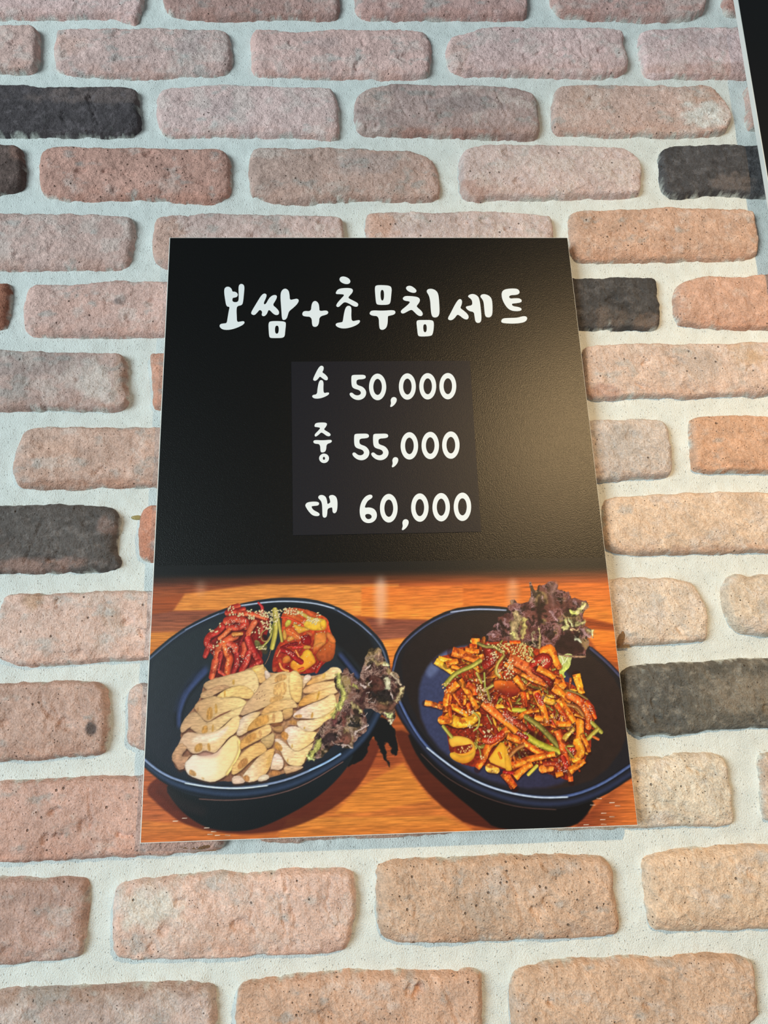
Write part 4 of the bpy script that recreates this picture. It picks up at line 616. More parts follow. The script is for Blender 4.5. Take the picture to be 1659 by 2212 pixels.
('p',[(153.6,403.8),(158.9,407),(161.9,412.4),(161,415),(156.6,414.4),(153.2,407.3)],(220,126,64),(226,120,56),90,{'rim': 0.35,'rw': 1,'noise': 0.16,'nsc': 2,'smooth': 1,'seed': 201}),
('p',[(141.1,416.7),(148.7,412.9),(151.7,414.8),(143.3,422.8),(141.1,422.3)],(232,150,74),(200,80,36),90,{'rim': 0.35,'rw': 1,'noise': 0.16,'nsc': 2,'smooth': 1,'seed': 202}),
('p',[(123.1,428.4),(131.4,425.1),(133.6,420),(138.9,418.8),(144.1,428.9),(143.2,431.9),(130,440.2),(123.1,436.1),(121.3,432.2)],(240,176,54),(232,140,44),90,{'rim': 0.35,'rw': 1,'noise': 0.16,'nsc': 2,'smooth': 1,'seed': 203}),
('p',[(115.7,425.2),(120.5,423.6),(122.7,429.2),(117,431.2),(113.9,429.9)],(224,140,58),(216,110,46),90,{'rim': 0.35,'rw': 1,'noise': 0.16,'nsc': 2,'smooth': 1,'seed': 204}),
('p',[(109.6,426.8),(113.9,425.6),(115.7,431.2),(111.8,432)],(196,66,40),None,90,{'rim': 0.35,'rw': 1,'noise': 0.16,'nsc': 2,'smooth': 1,'seed': 205}),
('p',[(105.7,434),(109.6,433.2),(110,437.5),(106.6,438.3)],(200,80,48),None,90,{'rim': 0.35,'rw': 1,'noise': 0.16,'nsc': 2,'smooth': 1,'seed': 206}),
('s',[(114.3,390.5),(119.6,390.6),(126.7,394.3),(132.9,398)],1.77,1.77,(196,64,36),None,{'spec': 0.2,'seed': 207}),
('s',[(113.9,417.3),(119.6,414.9),(127.5,413.7)],2.63,2.63,(110,20,24),None,{'spec': 0.2,'seed': 208}),
('s',[(115.2,419.5),(121.4,421.4),(125.7,426.3),(130.9,429.9)],5.04,5.04,(140,26,28),None,{'spec': 0.2,'seed': 209}),
('s',[(124.9,417.2),(131,416.9)],3.51,3.51,(170,44,38),None,{'spec': 0.2,'seed': 210}),
('s',[(126.6,420.2),(129.2,425.1)],1.75,1.75,(220,120,60),None,{'spec': 0.2,'seed': 211}),
('s',[(112.6,431.1),(114.4,435.9),(119.6,437.3)],2.18,2.18,(222,120,60),None,{'spec': 0.2,'seed': 212}),
('s',[(117.9,433.8),(121.3,436.1)],2.18,2.18,(110,20,22),None,{'spec': 0.2,'seed': 213}),
('s',[(148.4,431.2),(144.4,438.4)],3.5,3.5,(140,36,28),None,{'spec': 0.2,'seed': 214}),
('s',[(129.2,436.7),(132.7,435.5)],2.61,2.61,(206,80,36),None,{'spec': 0.2,'seed': 215}),
('s',[(112.6,419.5),(110,424.6)],1.14,1.14,(214,120,80),None,{'spec': 0.2,'seed': 216}),
('s',[(118.7,402.1),(125.8,405.4),(130.2,409.4)],1.77,1.77,(226,104,50),None,{'spec': 0.2,'seed': 217}),
('d',[(129.3,406.8),(137.2,407.8),(136.3,413.1),(130.1,415.5)],18,(255,225,205),(0.5,0.22),218),
('d',[(117,419.1),(125.7,422.8),(125.3,425.8),(118.7,422.2)],16,(255,225,205),(0.5,0.22),219),
('d',[(140.5,434.9),(148.4,430.8),(146.6,435),(141.3,439.2)],8,(255,225,205),(0.5,0.22),220),
('p',[(90.2,409.3),(95,411.2),(95.5,414.7),(100.7,414),(102.1,417),(99,419.1),(92.9,418.1),(90.7,414.6)],(112,104,58),(84,80,44),90,{'noise': 0.4,'nsc': 1.5,'seed': 221}),
('p',[(95.1,418.2),(102.5,417.9),(101.2,423.1),(97.3,421.7)],(70,58,36),None,90,{'soft': 1,'alpha': 0.8,'seed': 222}),
('p',[(97.2,405.1),(102,406.1),(101.6,410.5),(98.5,410.4)],(40,20,18),None,90,{'soft': 0.6,'seed': 223}),
('s',[(103.7,397.3),(105.5,403.6),(103.3,410.1),(96.8,416.5),(95.5,417.7)],2.03,2.03,(150,140,66),(186,178,96),{'seed': 224}),
('s',[(103.3,407.9),(101.6,411.4),(97.7,411.3),(95.6,407.7),(96.7,403.4),(99.8,401.2)],1.23,1.23,(150,110,62),(176,140,84),{'seed': 225}),
('s',[(108.1,384.1),(109,391.3),(109,399.2),(108.2,406.3),(105.8,417.1)],4.97,4,(176,160,66),(206,190,92),{'edge': 0.35,'seed': 226}),
('s',[(111.2,392.2),(112.6,401.1),(114.3,411.2)],2.75,2.75,(164,146,62),(196,180,90),{'seed': 227}),
('s',[(109.4,392.2),(105.9,397.4),(105.5,403.6)],1.33,1.33,(120,120,52),None,{'seed': 228}),
('s',[(104.7,418.8),(102.6,426.1),(99.6,431.2)],0.61,0.61,(130,90,70),None,{'seed': 229}),
('d',[(67.7,379.2),(72.1,379.7),(71.4,386.4),(80.2,385.3),(82,388),(69.7,389.5),(66.1,387.2)],26,(238,214,165),(0.95,0.55),230),
('d',[(80.1,382.1),(90.8,383.7),(100.5,383.9),(108.5,383.2),(111.2,391.3),(108.6,397.5),(103.3,397.3),(101.5,392.9),(95.3,388.3),(84.2,386.2)],70,(238,214,165),(0.95,0.55),231),
('d',[(83.8,387.6),(89.9,388.2),(89.6,393),(84.3,392.9)],14,(238,214,165),(0.95,0.55),232),
('d',[(95.3,393.6),(104.1,393.8),(105.9,401.8),(104.2,405.3),(98,399)],26,(238,214,165),(0.95,0.55),233),
('d',[(87.1,404.4),(90.9,398.8),(95.3,398.9),(95,407.7)],9,(238,214,165),(0.95,0.55),234),
('d',[(59.2,392.8),(68.9,393.9),(68.1,396.5),(60.2,399)],6,(238,214,165),(0.95,0.55),235),
('d',[(50.6,399.6),(57.2,399.8),(57.7,402.4),(51.5,401.8)],8,(238,214,165),(0.95,0.55),236),
('d',[(52.8,415.4),(59.5,407.7),(66.5,408.3),(63.1,411.3),(54.1,418)],9,(238,214,165),(0.95,0.55),237),
('d',[(92,415.9),(101.6,415.7),(101.6,418.3),(93.8,418.1)],9,(238,214,165),(0.95,0.55),238),
('d',[(109.9,384.2),(123.2,381.8),(132.1,386),(133,389.6),(125.8,388.5),(117,387.4),(111.7,391.3)],46,(238,214,165),(0.95,0.55),239),
('d',[(134.7,390.5),(139.6,391.1),(147.1,393),(144.4,398.3),(136.5,394.6)],32,(238,214,165),(0.95,0.55),240),
('d',[(145.4,386.7),(148.5,388.2),(147.6,391.3),(145.4,390.3)],4,(238,214,165),(0.95,0.55),241),
('d',[(122.3,395.1),(132.9,397.1),(132,399.8),(124.1,396.1)],4,(238,214,165),(0.95,0.55),242),
('p',[(47,446.9),(52.7,443.3),(66.2,439.8),(77.8,437.7),(88.5,432.7),(98.2,433.9),(95.7,471.8),(96.2,526.5),(80.2,526.9),(61.5,526.7),(47.5,523.6),(36.2,520.6),(34.1,515.7),(27.6,516.8),(22.1,507.2),(24.6,500.1),(29.6,493.9),(29.1,481.9),(34,472.8),(39.9,464.6),(45,458.2)],(150,104,76),(120,80,62),90,{'noise': 0.25,'nsc': 2,'smooth': 1,'rag': 0.8,'seed': 243}),
('p',[(71.4,439.8),(88.6,434),(106,439.6),(123.4,437.7),(132.6,442.5),(146.6,441.7),(164.1,435.3),(166.2,447.9),(161,475.9),(142.5,498.4),(132.2,516.9),(112,523.2),(89.8,527.8),(73.1,527.3)],(178,134,98),(150,106,78),90,{'noise': 0.3,'nsc': 2,'smooth': 1,'seed': 244}),
('p',[(87.5,435.5),(91.4,431.8),(98.2,432),(103.1,438.8),(99.3,446.4),(93.5,445.3)],(222,176,104),(196,148,88),90,{'rim': 0.22,'rw': 0.7,'noise': 0.2,'nsc': (3,0.9),'smooth': 1,'grow': 0.04,'sh': 1.5,'seed': 245}),
('p',[(87.5,436.2),(95.5,432.4),(98.4,430.8),(99,436.5),(103.7,438.9),(104.9,442.4),(100.3,446.2),(94.5,447.2),(89.8,440.3)],(230,190,120),(196,150,100),30,{'rim': 0.22,'rw': 0.7,'noise': 0.2,'nsc': (3,0.9),'smooth': 1,'grow': 0.04,'sh': 1.5,'seed': 246}),
('p',[(99,435.4),(103.7,438.4),(104.9,442.4),(100.3,445.1)],(230,206,196),(200,170,150),90,{'rim': 0.22,'rw': 0.7,'noise': 0.2,'nsc': (3,0.9),'smooth': 1,'grow': 0.04,'sh': 1.5,'seed': 247}),
('p',[(88.6,435.1),(91.5,436.3),(91,440.3),(88.7,440.8)],(226,180,80),None,90,{'rim': 0.15,'noise': 0.3,'nsc': (1.2,2),'smooth': 1,'alpha': 0.85,'soft': 0.6,'seed': 248}),
('p',[(47.1,447.9),(50.8,444.2),(62.4,441.1),(77.8,437.7),(88,435.1),(92.4,441),(94.1,449.1),(93.1,454.8),(88.7,455.6),(78,449.2),(70.3,449.4),(66.4,451.2),(56,456.1),(50,450.8)],(190,150,112),(226,192,140),0,{'rim': 0.22,'rw': 0.7,'noise': 0.16,'nsc': (3,0.9),'smooth': 1,'grow': 0.04,'sh': 1.5,'seed': 249}),
('p',[(71.6,443.8),(73.8,443.3),(73.6,448.1),(71.7,447.6)],(214,160,70),None,90,{'rim': 0.15,'noise': 0.3,'nsc': (1.2,2),'smooth': 1,'alpha': 0.8,'soft': 0.6,'seed': 250}),
('p',[(44.9,454.4),(50.1,451.7),(62.5,447.3),(69.8,449.4),(68.4,450.8),(64.5,452.1),(56,456.6),(45.5,459.2)],(186,142,106),(196,156,116),90,{'rim': 0.22,'rw': 0.7,'noise': 0.25,'nsc': (3,0.9),'smooth': 1,'grow': 0.04,'sh': 1.5,'seed': 251}),
('p',[(56,456.1),(63.6,452.6),(62.7,454),(56.9,456.6)],(70,44,34),None,90,{'soft': 0.5,'smooth': 0,'seed': 252}),
('p',[(58.9,457.2),(63.6,453.5),(69.3,450.4),(79,448.2),(86.7,451.3),(90.2,455.6),(88.8,459.4),(83.5,460.2),(76.2,458.1),(69.5,457.9),(59.9,460.5)],(228,190,124),(226,184,120),0,{'rim': 0.22,'rw': 0.7,'noise': 0.2,'nsc': (3,0.9),'smooth': 1,'grow': 0.04,'sh': 1.5,'seed': 253}),
('p',[(64.6,452.6),(66,452.2),(66.1,457.8),(64.9,458.3)],(220,160,70),None,90,{'rim': 0.15,'noise': 0.3,'nsc': (1.2,2),'smooth': 1,'alpha': 0.9,'soft': 0.6,'seed': 254}),
('p',[(59.9,457.7),(63.2,457.3),(62.8,460.6),(59.9,461)],(206,150,80),None,90,{'rim': 0.15,'noise': 0.3,'nsc': (1.2,2),'smooth': 1,'alpha': 0.8,'soft': 0.6,'seed': 255}),
('p',[(39.9,465.1),(45.5,460.1),(56.5,456.6),(59.9,458.6),(67.1,458.8),(76.2,458.6),(82.5,461.6),(83.5,463.9),(81.2,466.2),(69.7,470.1),(60.2,473.6),(53.7,477.6),(50.3,477.9),(43,470.3)],(190,148,108),(232,200,140),0,{'rim': 0.22,'rw': 0.7,'noise': 0.16,'nsc': (3,0.9),'smooth': 1,'grow': 0.04,'sh': 1.5,'seed': 256}),
('p',[(50.5,468.2),(53.3,465.5),(55.3,467.4),(55.5,475.3),(51.7,477),(50.3,475.2)],(206,146,70),None,90,{'rim': 0.15,'noise': 0.3,'nsc': (1.2,2),'smooth': 1,'alpha': 0.85,'soft': 0.6,'seed': 257}),
('p',[(57.1,463.2),(59.1,464.2),(59.7,471.2),(57.3,471.6)],(210,156,76),None,90,{'rim': 0.15,'noise': 0.3,'nsc': (1.2,2),'smooth': 1,'alpha': 0.85,'soft': 0.6,'seed': 258}),
('p',[(41.4,466.5),(43.8,465.7),(43,470.3),(41.5,469.8)],(180,130,84),None,90,{'rim': 0.15,'noise': 0.3,'nsc': (1.2,2),'smooth': 1,'alpha': 0.7,'soft': 0.6,'seed': 259}),
('p',[(53.7,477.6),(62.1,472.2),(71.6,468.8),(69.7,470.6),(60.3,475)],(120,74,56),None,90,{'soft': 0.6,'smooth': 0,'seed': 260}),
('p',[(29.1,481.5),(34,472.8),(40.1,469.3),(44,471.7),(49.9,478.8),(53.7,478),(62.2,473.6),(72.6,469.3),(82.6,465.3),(81.2,469.5),(76.5,474.5),(70.8,475.7),(68,478.4),(60.5,484.7),(56.8,487.8),(46.4,488),(42.5,486.5),(36.7,482.2),(33.5,485.3),(30.2,486.6)],(192,152,116),(230,196,140),0,{'rim': 0.22,'rw': 0.7,'noise': 0.18,'nsc': (3,0.9),'smooth': 1,'grow': 0.04,'sh': 1.5,'seed': 261}),
('p',[(47.1,482),(50.9,480.7),(52,484.4),(51.1,487.2),(46.4,488)],(206,146,70),None,90,{'rim': 0.15,'noise': 0.3,'nsc': (1.2,2),'smooth': 1,'alpha': 0.85,'soft': 0.6,'seed': 262}),
('p',[(55.2,480.8),(56.6,480.4),(57,486.4),(54.9,486.8)],(210,156,76),None,90,{'rim': 0.15,'noise': 0.3,'nsc': (1.2,2),'smooth': 1,'alpha': 0.85,'soft': 0.6,'seed': 263}),
('p',[(33.5,484.4),(37.6,481.7),(36.8,483.5),(34,485.3)],(80,54,44),None,90,{'soft': 0.5,'smooth': 0,'seed': 264}),
('p',[(29.5,492.9),(33.5,486.2),(42.5,486.9),(48.3,488.5),(55.8,487.3),(63.3,483.8),(68.9,478.5),(72.7,475.3),(76.5,474),(78.5,477.8),(78.1,482.9),(73.9,488.7),(68.3,491.8),(63.7,497.6),(58.6,503.3),(55.3,502.8),(49.6,500.8),(45,503.4),(39.3,503.2),(34.9,498.6),(32.6,500.3),(30.4,503),(26.9,499.2)],(206,168,140),(234,198,142),0,{'rim': 0.22,'rw': 0.7,'noise': 0.14,'nsc': (3,0.9),'smooth': 1,'grow': 0.04,'sh': 1.5,'seed': 265}),
('p',[(40.8,490.1),(47.3,488.4),(56.8,487.8),(64.3,484.8),(70,481.7),(65.4,489.4),(56.1,496),(44.7,494.8),(38.1,495)],(228,204,196),(236,214,190),90,{'rim': 0,'rw': 0.7,'noise': 0.2,'nsc': (3,0.9),'smooth': 1,'grow': 0,'sh': 0,'soft': 2,'alpha': 0.8,'seed': 266}),
('p',[(41.5,496.9),(46.6,494.8),(47.9,498),(46.8,502.1),(40.7,502.8)],(204,146,72),None,90,{'rim': 0.15,'noise': 0.3,'nsc': (1.2,2),'smooth': 1,'alpha': 0.85,'soft': 0.6,'seed': 267}),
('p',[(51.3,495.9),(53.7,495.5),(54.8,502.3),(52.4,501.8)],(206,148,70),None,90,{'rim': 0.15,'noise': 0.3,'nsc': (1.2,2),'smooth': 1,'alpha': 0.85,'soft': 0.6,'seed': 268}),
('p',[(24.2,500.1),(29.6,494.3),(33.9,497.6),(34.9,499.5),(30.4,504.3),(32.9,506.6),(38.4,504.1),(34.4,509.4),(34.1,514.8),(28.1,516.8),(25.5,510.9),(22.1,507.2)],(196,152,116),(176,130,104),90,{'rim': 0.22,'rw': 0.7,'noise': 0.25,'nsc': (3,0.9),'smooth': 1,'grow': 0.04,'sh': 1.5,'rag': 0.6,'seed': 269}),
('p',[(34,511.2),(37.6,507.7),(41.2,504.2),(47.9,506.2),(58.6,504.7),(64.6,498.5),(70.2,492.3),(74.9,490.2),(77.8,493.4),(79.8,499),(78.5,505.3),(75.3,511.5),(70.7,519),(64.3,523.7),(56.9,526.6),(48.4,524.6),(38,520.7),(35.1,516.6)],(232,214,200),(236,204,146),0,{'rim': 0.22,'rw': 0.7,'noise': 0.06,'nsc': (3,0.9),'smooth': 1,'grow': 0.04,'sh': 1.5,'seed': 270}),
('p',[(45.2,510.6),(56.4,507.3),(61.1,510.2),(59.5,520.9),(51.2,523.3),(43.6,518.6)],(230,222,204),None,90,{'rim': 0,'rw': 0.7,'noise': 0.03,'nsc': (3,0.9),'smooth': 1,'grow': 0,'sh': 0,'soft': 3,'alpha': 0.5,'seed': 271}),
('p',[(42.2,505.1),(49.6,501.7),(59.1,504.7),(64.6,497.6),(61.1,507.5),(48.8,507.1)],(206,160,150),None,90,{'soft': 2,'alpha': 0.6,'noise': 0.05,'seed': 272}),
('p',[(37,518.4),(37.9,515.8),(43.1,518.6),(43.2,522.2),(37.6,520.7)],(196,140,80),None,90,{'rim': 0.15,'noise': 0.3,'nsc': (1.2,2),'smooth': 1,'alpha': 0.85,'soft': 0.6,'seed': 273}),
('p',[(46.9,522.3),(50.2,523.3),(49.4,525.5)],(220,170,100),None,90,{'rim': 0.15,'noise': 0.3,'nsc': (1.2,2),'smooth': 1,'alpha': 0.6,'soft': 0.6,'seed': 274}),
('s',[(78.3,495.3),(79.4,501.7),(75.3,511.5),(68.9,520.7)],2.85,2.85,(226,186,110),None,{'alpha': 0.7,'soft': 1.2,'seed': 275}),
('p',[(103.7,442.9),(108.3,439.6),(117,438.1),(120.5,439.9),(125.1,437.2),(129.2,440.7),(132.6,447.1),(131.4,454.9),(130.8,461.7),(127.9,464.9),(122.2,461.4),(113,461.2),(103.8,465.4),(95.9,468.5),(93.6,469.5),(78.3,474.6),(83.3,464.8),(90.6,457.2),(96.8,447.8)],(200,160,124),(232,196,136),0,{'rim': 0.22,'rw': 0.7,'noise': 0.16,'nsc': (3,0.9),'smooth': 1,'grow': 0.04,'sh': 1.5,'seed': 276}),
('p',[(107.8,443.6),(111.2,439.7),(118.2,439.9),(118.7,444.4),(111.8,446.5),(108.3,447)],(206,152,92),None,90,{'rim': 0.15,'noise': 0.3,'nsc': (1.2,2),'smooth': 1,'alpha': 0.85,'soft': 0.6,'seed': 277}),
('p',[(107.2,452),(108.4,448.1),(118.2,445.5),(118.7,456.8),(111.8,458.9),(106.7,457.6)],(222,170,106),None,90,{'rim': 0.15,'noise': 0.3,'nsc': (1.2,2),'smooth': 1,'alpha': 0.85,'soft': 0.6,'seed': 278}),
('p',[(103.3,463.1),(105.5,458.7),(116.4,457.9),(115.3,461.2),(106.1,464.3)],(214,160,96),None,90,{'rim': 0.15,'noise': 0.3,'nsc': (1.2,2),'smooth': 1,'alpha': 0.85,'soft': 0.6,'seed': 279}),
('p',[(120.5,439.9),(125.1,437.2),(129.7,441.3),(132.6,448.2),(131.4,456.1),(130.5,462.2),(127.9,464.4),(123.3,461.5),(120.5,452.4)],(236,200,138),(222,178,112),50,{'rim': 0.22,'rw': 0.7,'noise': 0.2,'nsc': (3,0.9),'smooth': 1,'grow': 0.04,'sh': 1.5,'seed': 280}),
('s',[(90.6,453.3),(91.4,452.7)],0.5,0.4,(110,70,60),None,{'seed': 0,'alpha': 0.8}),
('s',[(92.7,456.8),(93.6,456.2)],0.5,0.4,(110,70,60),None,{'seed': 1,'alpha': 0.8}),
('s',[(94.9,460.2),(95.7,459.7)],0.5,0.4,(110,70,60),None,{'seed': 2,'alpha': 0.8}),
('s',[(96.9,454.2),(97.8,453.6)],0.5,0.4,(110,70,60),None,{'seed': 3,'alpha': 0.8}),
('s',[(99.1,457.7),(100,457.1)],0.5,0.4,(110,70,60),None,{'seed': 4,'alpha': 0.8}),
('s',[(92.7,460.9),(93.5,460.4)],0.5,0.4,(110,70,60),None,{'seed': 5,'alpha': 0.8}),
('s',[(94.7,454.9),(95.6,454.3)],0.5,0.4,(110,70,60),None,{'seed': 6,'alpha': 0.8}),
('s',[(96.9,458.3),(97.7,457.8)],0.5,0.4,(110,70,60),None,{'seed': 7,'alpha': 0.8}),
('s',[(99,461.8),(99.9,461.3)],0.5,0.4,(110,70,60),None,{'seed': 8,'alpha': 0.8}),
('p',[(78.3,474.9),(93.6,469.8),(90.8,472.2),(80.6,475)],(76,54,48),None,90,{'soft': 0.5,'smooth': 0,'seed': 281}),
('p',[(104.9,448),(111.8,446.5),(108.4,447.8)],(110,76,60),None,90,{'soft': 0.4,'smooth': 0,'seed': 282}),
('p',[(98.2,469.7),(103.8,464.8),(113,461.7),(122.2,461.4),(125.6,463.8),(127.6,468.3),(123.3,468.7),(115.3,470.1),(106.2,471.6),(97.1,474.1)],(210,158,98),(230,190,136),0,{'rim': 0.22,'rw': 0.7,'noise': 0.2,'nsc': (3,0.9),'smooth': 1,'grow': 0.04,'sh': 1.5,'seed': 283}),
('p',[(78.9,476.3),(89.1,471.6),(97,471.3),(92.5,476.7),(90.4,483.8),(84.7,487.4),(79.1,490.5),(75.7,488.8),(78.4,482.3)],(224,196,176),(226,186,130),30,{'rim': 0.22,'rw': 0.7,'noise': 0.2,'nsc': (3,0.9),'smooth': 1,'grow': 0.04,'sh': 1.5,'seed': 284}),
('p',[(114.1,470.1),(122.2,468.7),(123.9,469.3),(123.3,475.9),(115.3,479)],(214,170,110),(180,134,92),90,{'rim': 0.22,'rw': 0.7,'noise': 0.2,'nsc': (3,0.9),'smooth': 1,'grow': 0.04,'sh': 1.5,'seed': 285}),
('p',[(90.8,477.8),(95.9,474),(106.2,472.1),(113,470.6),(114.4,472.9),(115.3,479),(111.9,480.5),(103.9,480.9),(91.5,484.9),(85.3,486.9),(86.4,482.6)],(206,150,82),(232,192,136),0,{'rim': 0.22,'rw': 0.7,'noise': 0.2,'nsc': (3,0.9),'smooth': 1,'grow': 0.04,'sh': 1.5,'seed': 286}),
('p',[(90.8,477.2),(99.3,473.6),(103.3,474.2),(103.4,480.9),(91.5,483.8)],(208,148,76),None,90,{'rim': 0.15,'noise': 0.3,'nsc': (1.2,2),'smooth': 1,'alpha': 0.85,'soft': 0.6,'seed': 287}),
('p',[(106.2,473.2),(108.4,472.7),(109,479.9),(106.2,480.4)],(196,136,86),None,90,{'rim': 0.15,'noise': 0.3,'nsc': (1.2,2),'smooth': 1,'alpha': 0.6,'soft': 0.6,'seed': 288}),
('p',[(103.9,481.4),(114.2,480.6),(114.2,483.9),(107.4,484.8)],(130,80,50),(110,70,50),90,{'noise': 0.2,'seed': 289}),
('p',[(106.2,484.8),(114.2,482.8),(115.9,485.6),(114.2,488.8),(108.5,488.1)],(190,140,88),(160,116,80),90,{'rim': 0.22,'rw': 0.7,'noise': 0.2,'nsc': (3,0.9),'smooth': 1,'grow': 0.04,'sh': 1.5,'seed': 290}),
('p',[(79.2,495.4),(84.8,490.2),(94.9,485),(102.8,481.4),(105.1,484.7),(105.1,488.6),(97.2,493.2),(89.4,496.8),(83.8,499.3),(79.9,501.9)],(214,156,88),(230,186,128),0,{'rim': 0.22,'rw': 0.7,'noise': 0.2,'nsc': (3,0.9),'smooth': 1,'grow': 0.04,'sh': 1.5,'seed': 291}),
('p',[(83.1,493.4),(87,489.7),(92.1,487.7),(93.3,493.1),(84.3,497.7)],(198,138,72),None,90,{'rim': 0.15,'noise': 0.3,'nsc': (1.2,2),'smooth': 1,'alpha': 0.85,'soft': 0.6,'seed': 292}),
('p',[(94.3,487.2),(96.6,485.6),(97.8,491.6),(95.5,492.7)],(206,148,96),None,90,{'rim': 0.15,'noise': 0.3,'nsc': (1.2,2),'smooth': 1,'alpha': 0.6,'soft': 0.6,'seed': 293}),
('p',[(96.1,493.8),(104,490.2),(107.4,488.6),(108.2,493),(106.3,499.5),(101.8,501.5),(98.4,497.1)],(206,172,124),(184,146,98),90,{'rim': 0.22,'rw': 0.7,'noise': 0.2,'nsc': (3,0.9),'smooth': 1,'grow': 0.04,'sh': 1.5,'seed': 294}),
('p',[(76.1,511.5),(79.4,506.2),(84.9,501),(95,495.9),(99,498.2),(101.8,503.1),(97.3,506.2),(91.2,508.7),(85.1,513.9),(79.6,519),(73,522),(72.9,514.6)],(226,180,118),(222,172,108),0,{'rim': 0.22,'rw': 0.7,'noise': 0.2,'nsc': (3,0.9),'smooth': 1,'grow': 0.04,'sh': 1.5,'seed': 295}),
('p',[(77.3,513.6),(81.1,508.9),(85.6,508.5),(86.2,513.4),(79.6,517.4),(77.4,516.8)],(186,124,70),None,90,{'rim': 0.15,'noise': 0.3,'nsc': (1.2,2),'smooth': 1,'alpha': 0.85,'soft': 0.6,'seed': 296}),
('p',[(81.4,523.3),(85.7,518.1),(94,508.8),(97.9,506.2),(101.8,503.1),(108.6,501.2),(106.3,509.7),(104.1,517.6),(99.7,522.8),(93.1,526.8),(85.9,527.7)],(232,204,178),(222,170,104),0,{'rim': 0.22,'rw': 0.7,'noise': 0.2,'nsc': (3,0.9),'smooth': 1,'grow': 0.04,'sh': 1.5,'seed': 297}),
('p',[(81.4,523.8),(84.7,521.8),(87.5,523.5),(87.5,527.2),(83.6,527.1)],(190,124,66),None,90,{'rim': 0.15,'noise': 0.3,'nsc': (1.2,2),'smooth': 1,'alpha': 0.85,'soft': 0.6,'seed': 298}),
('p',[(103,506.9),(105.8,505.4),(105.2,511.3),(102.5,517.6),(100.8,515.4)],(232,180,100),None,90,{'rim': 0.15,'noise': 0.3,'nsc': (1.2,2),'smooth': 1,'alpha': 0.6,'soft': 0.6,'seed': 299}),
('p',[(73,523.1),(78.6,522.2),(81.9,524.4),(84.2,528.1),(76.5,529),(73.1,528.3)],(222,190,170),None,90,{'rim': 0.22,'rw': 0.7,'noise': 0.2,'nsc': (3,0.9),'smooth': 1,'grow': 0.04,'sh': 1.5,'seed': 300}),
('p',[(94.2,524.8),(99.7,521.8),(103.6,522.9),(103.6,526.1),(95.3,528)],(228,204,180),None,90,{'rim': 0.22,'rw': 0.7,'noise': 0.2,'nsc': (3,0.9),'smooth': 1,'grow': 0.04,'sh': 1.5,'seed': 301}),
('p',[(132.6,444.2),(135.5,440.9),(139.6,441.6),(139.6,445),(134.9,448.8),(132.6,453.8)],(232,204,192),(226,180,130),90,{'rim': 0.22,'rw': 0.7,'noise': 0.2,'nsc': (3,0.9),'smooth': 1,'grow': 0.04,'sh': 1.5,'seed': 302}),
('p',[(135.5,449.4),(139.6,445),(148.9,441.2),(154.8,437.4),(157.1,435.2),(164.1,435.9),(166.4,440.5),(164,444.5),(155.8,445.4),(146.5,447.4),(137.8,450)],(214,156,92),(238,208,160),0,{'rim': 0.22,'rw': 0.7,'noise': 0.2,'nsc': (3,0.9),'smooth': 1,'grow': 0.04,'sh': 1.5,'seed': 303}),
('p',[(149.5,441.2),(152.4,439.6),(151.7,444.7),(149.1,444.7)],(226,176,90),None,90,{'rim': 0.15,'noise': 0.3,'nsc': (1.2,2),'smooth': 1,'alpha': 0.85,'soft': 0.6,'seed': 304}),
('p',[(132.6,453.8),(136,451.1),(143,448.5),(152.3,447),(161.6,447.8),(163.8,452.4),(156.8,455.1),(146.4,457),(138.3,456.8),(133.7,456.7)],(222,170,120),(234,196,140),0,{'rim': 0.22,'rw': 0.7,'noise': 0.2,'nsc': (3,0.9),'smooth': 1,'grow': 0.04,'sh': 1.5,'seed': 305}),
('p',[(128.5,466.6),(131.4,461.7),(137.7,457.4),(146.4,455.3),(156.9,451.7),(163.8,454.1),(161.4,457.4),(154.4,458.9),(148.6,462.1),(140.5,464.7),(131.3,467.8)],(212,150,78),(234,198,146),0,{'rim': 0.22,'rw': 0.7,'noise': 0.2,'nsc': (3,0.9),'smooth': 1,'grow': 0.04,'sh': 1.5,'seed': 306}),
('p',[(145.8,455.3),(147.5,455.4),(145.7,462.1),(143.7,463.1)],(214,160,60),None,90,{'rim': 0.15,'noise': 0.3,'nsc': (1.2,2),'smooth': 1,'alpha': 0.85,'soft': 0.6,'seed': 307}),
('p',[(125,470.4),(132.5,467.8),(139.9,465.3),(137.6,467.4),(126.7,471)],(96,60,56),None,90,{'soft': 0.6,'smooth': 0,'seed': 308}),
('p',[(124.4,474.3),(129,470.5),(139.4,465.8),(149.8,462.7),(157.9,457.3),(160.7,462.5),(160,470.3),(155.3,473.5),(148.4,477.2),(140.4,478),(132.4,477.3),(125.6,477.1)],(230,200,190),(236,202,146),0,{'rim': 0.22,'rw': 0.7,'noise': 0.2,'nsc': (3,0.9),'smooth': 1,'grow': 0.04,'sh': 1.5,'seed': 309}),
('p',[(125,474.8),(131.3,473.9),(131.8,477.3),(125.6,477.1)],(212,150,76),None,90,{'rim': 0.15,'noise': 0.3,'nsc': (1.2,2),'smooth': 1,'alpha': 0.85,'soft': 0.6,'seed': 310}),
('p',[(138.7,476.9),(140.5,472),(141.6,474.8),(140.4,478)],(220,160,70),None,90,{'rim': 0.15,'noise': 0.3,'nsc': (1.2,2),'smooth': 1,'alpha': 0.85,'soft': 0.6,'seed': 311}),
('p',[(127.8,479.3),(139.2,479.1),(148.4,477.2),(155.9,472.9),(160.6,468.1),(160.5,475.8),(153,480.1),(146,485.4),(139.2,489),(132.3,487.2),(127.8,483.2)],(232,204,180),(236,196,120),0,{'rim': 0.22,'rw': 0.7,'noise': 0.2,'nsc': (3,0.9),'smooth': 1,'grow': 0.04,'sh': 1.5,'seed': 312}),
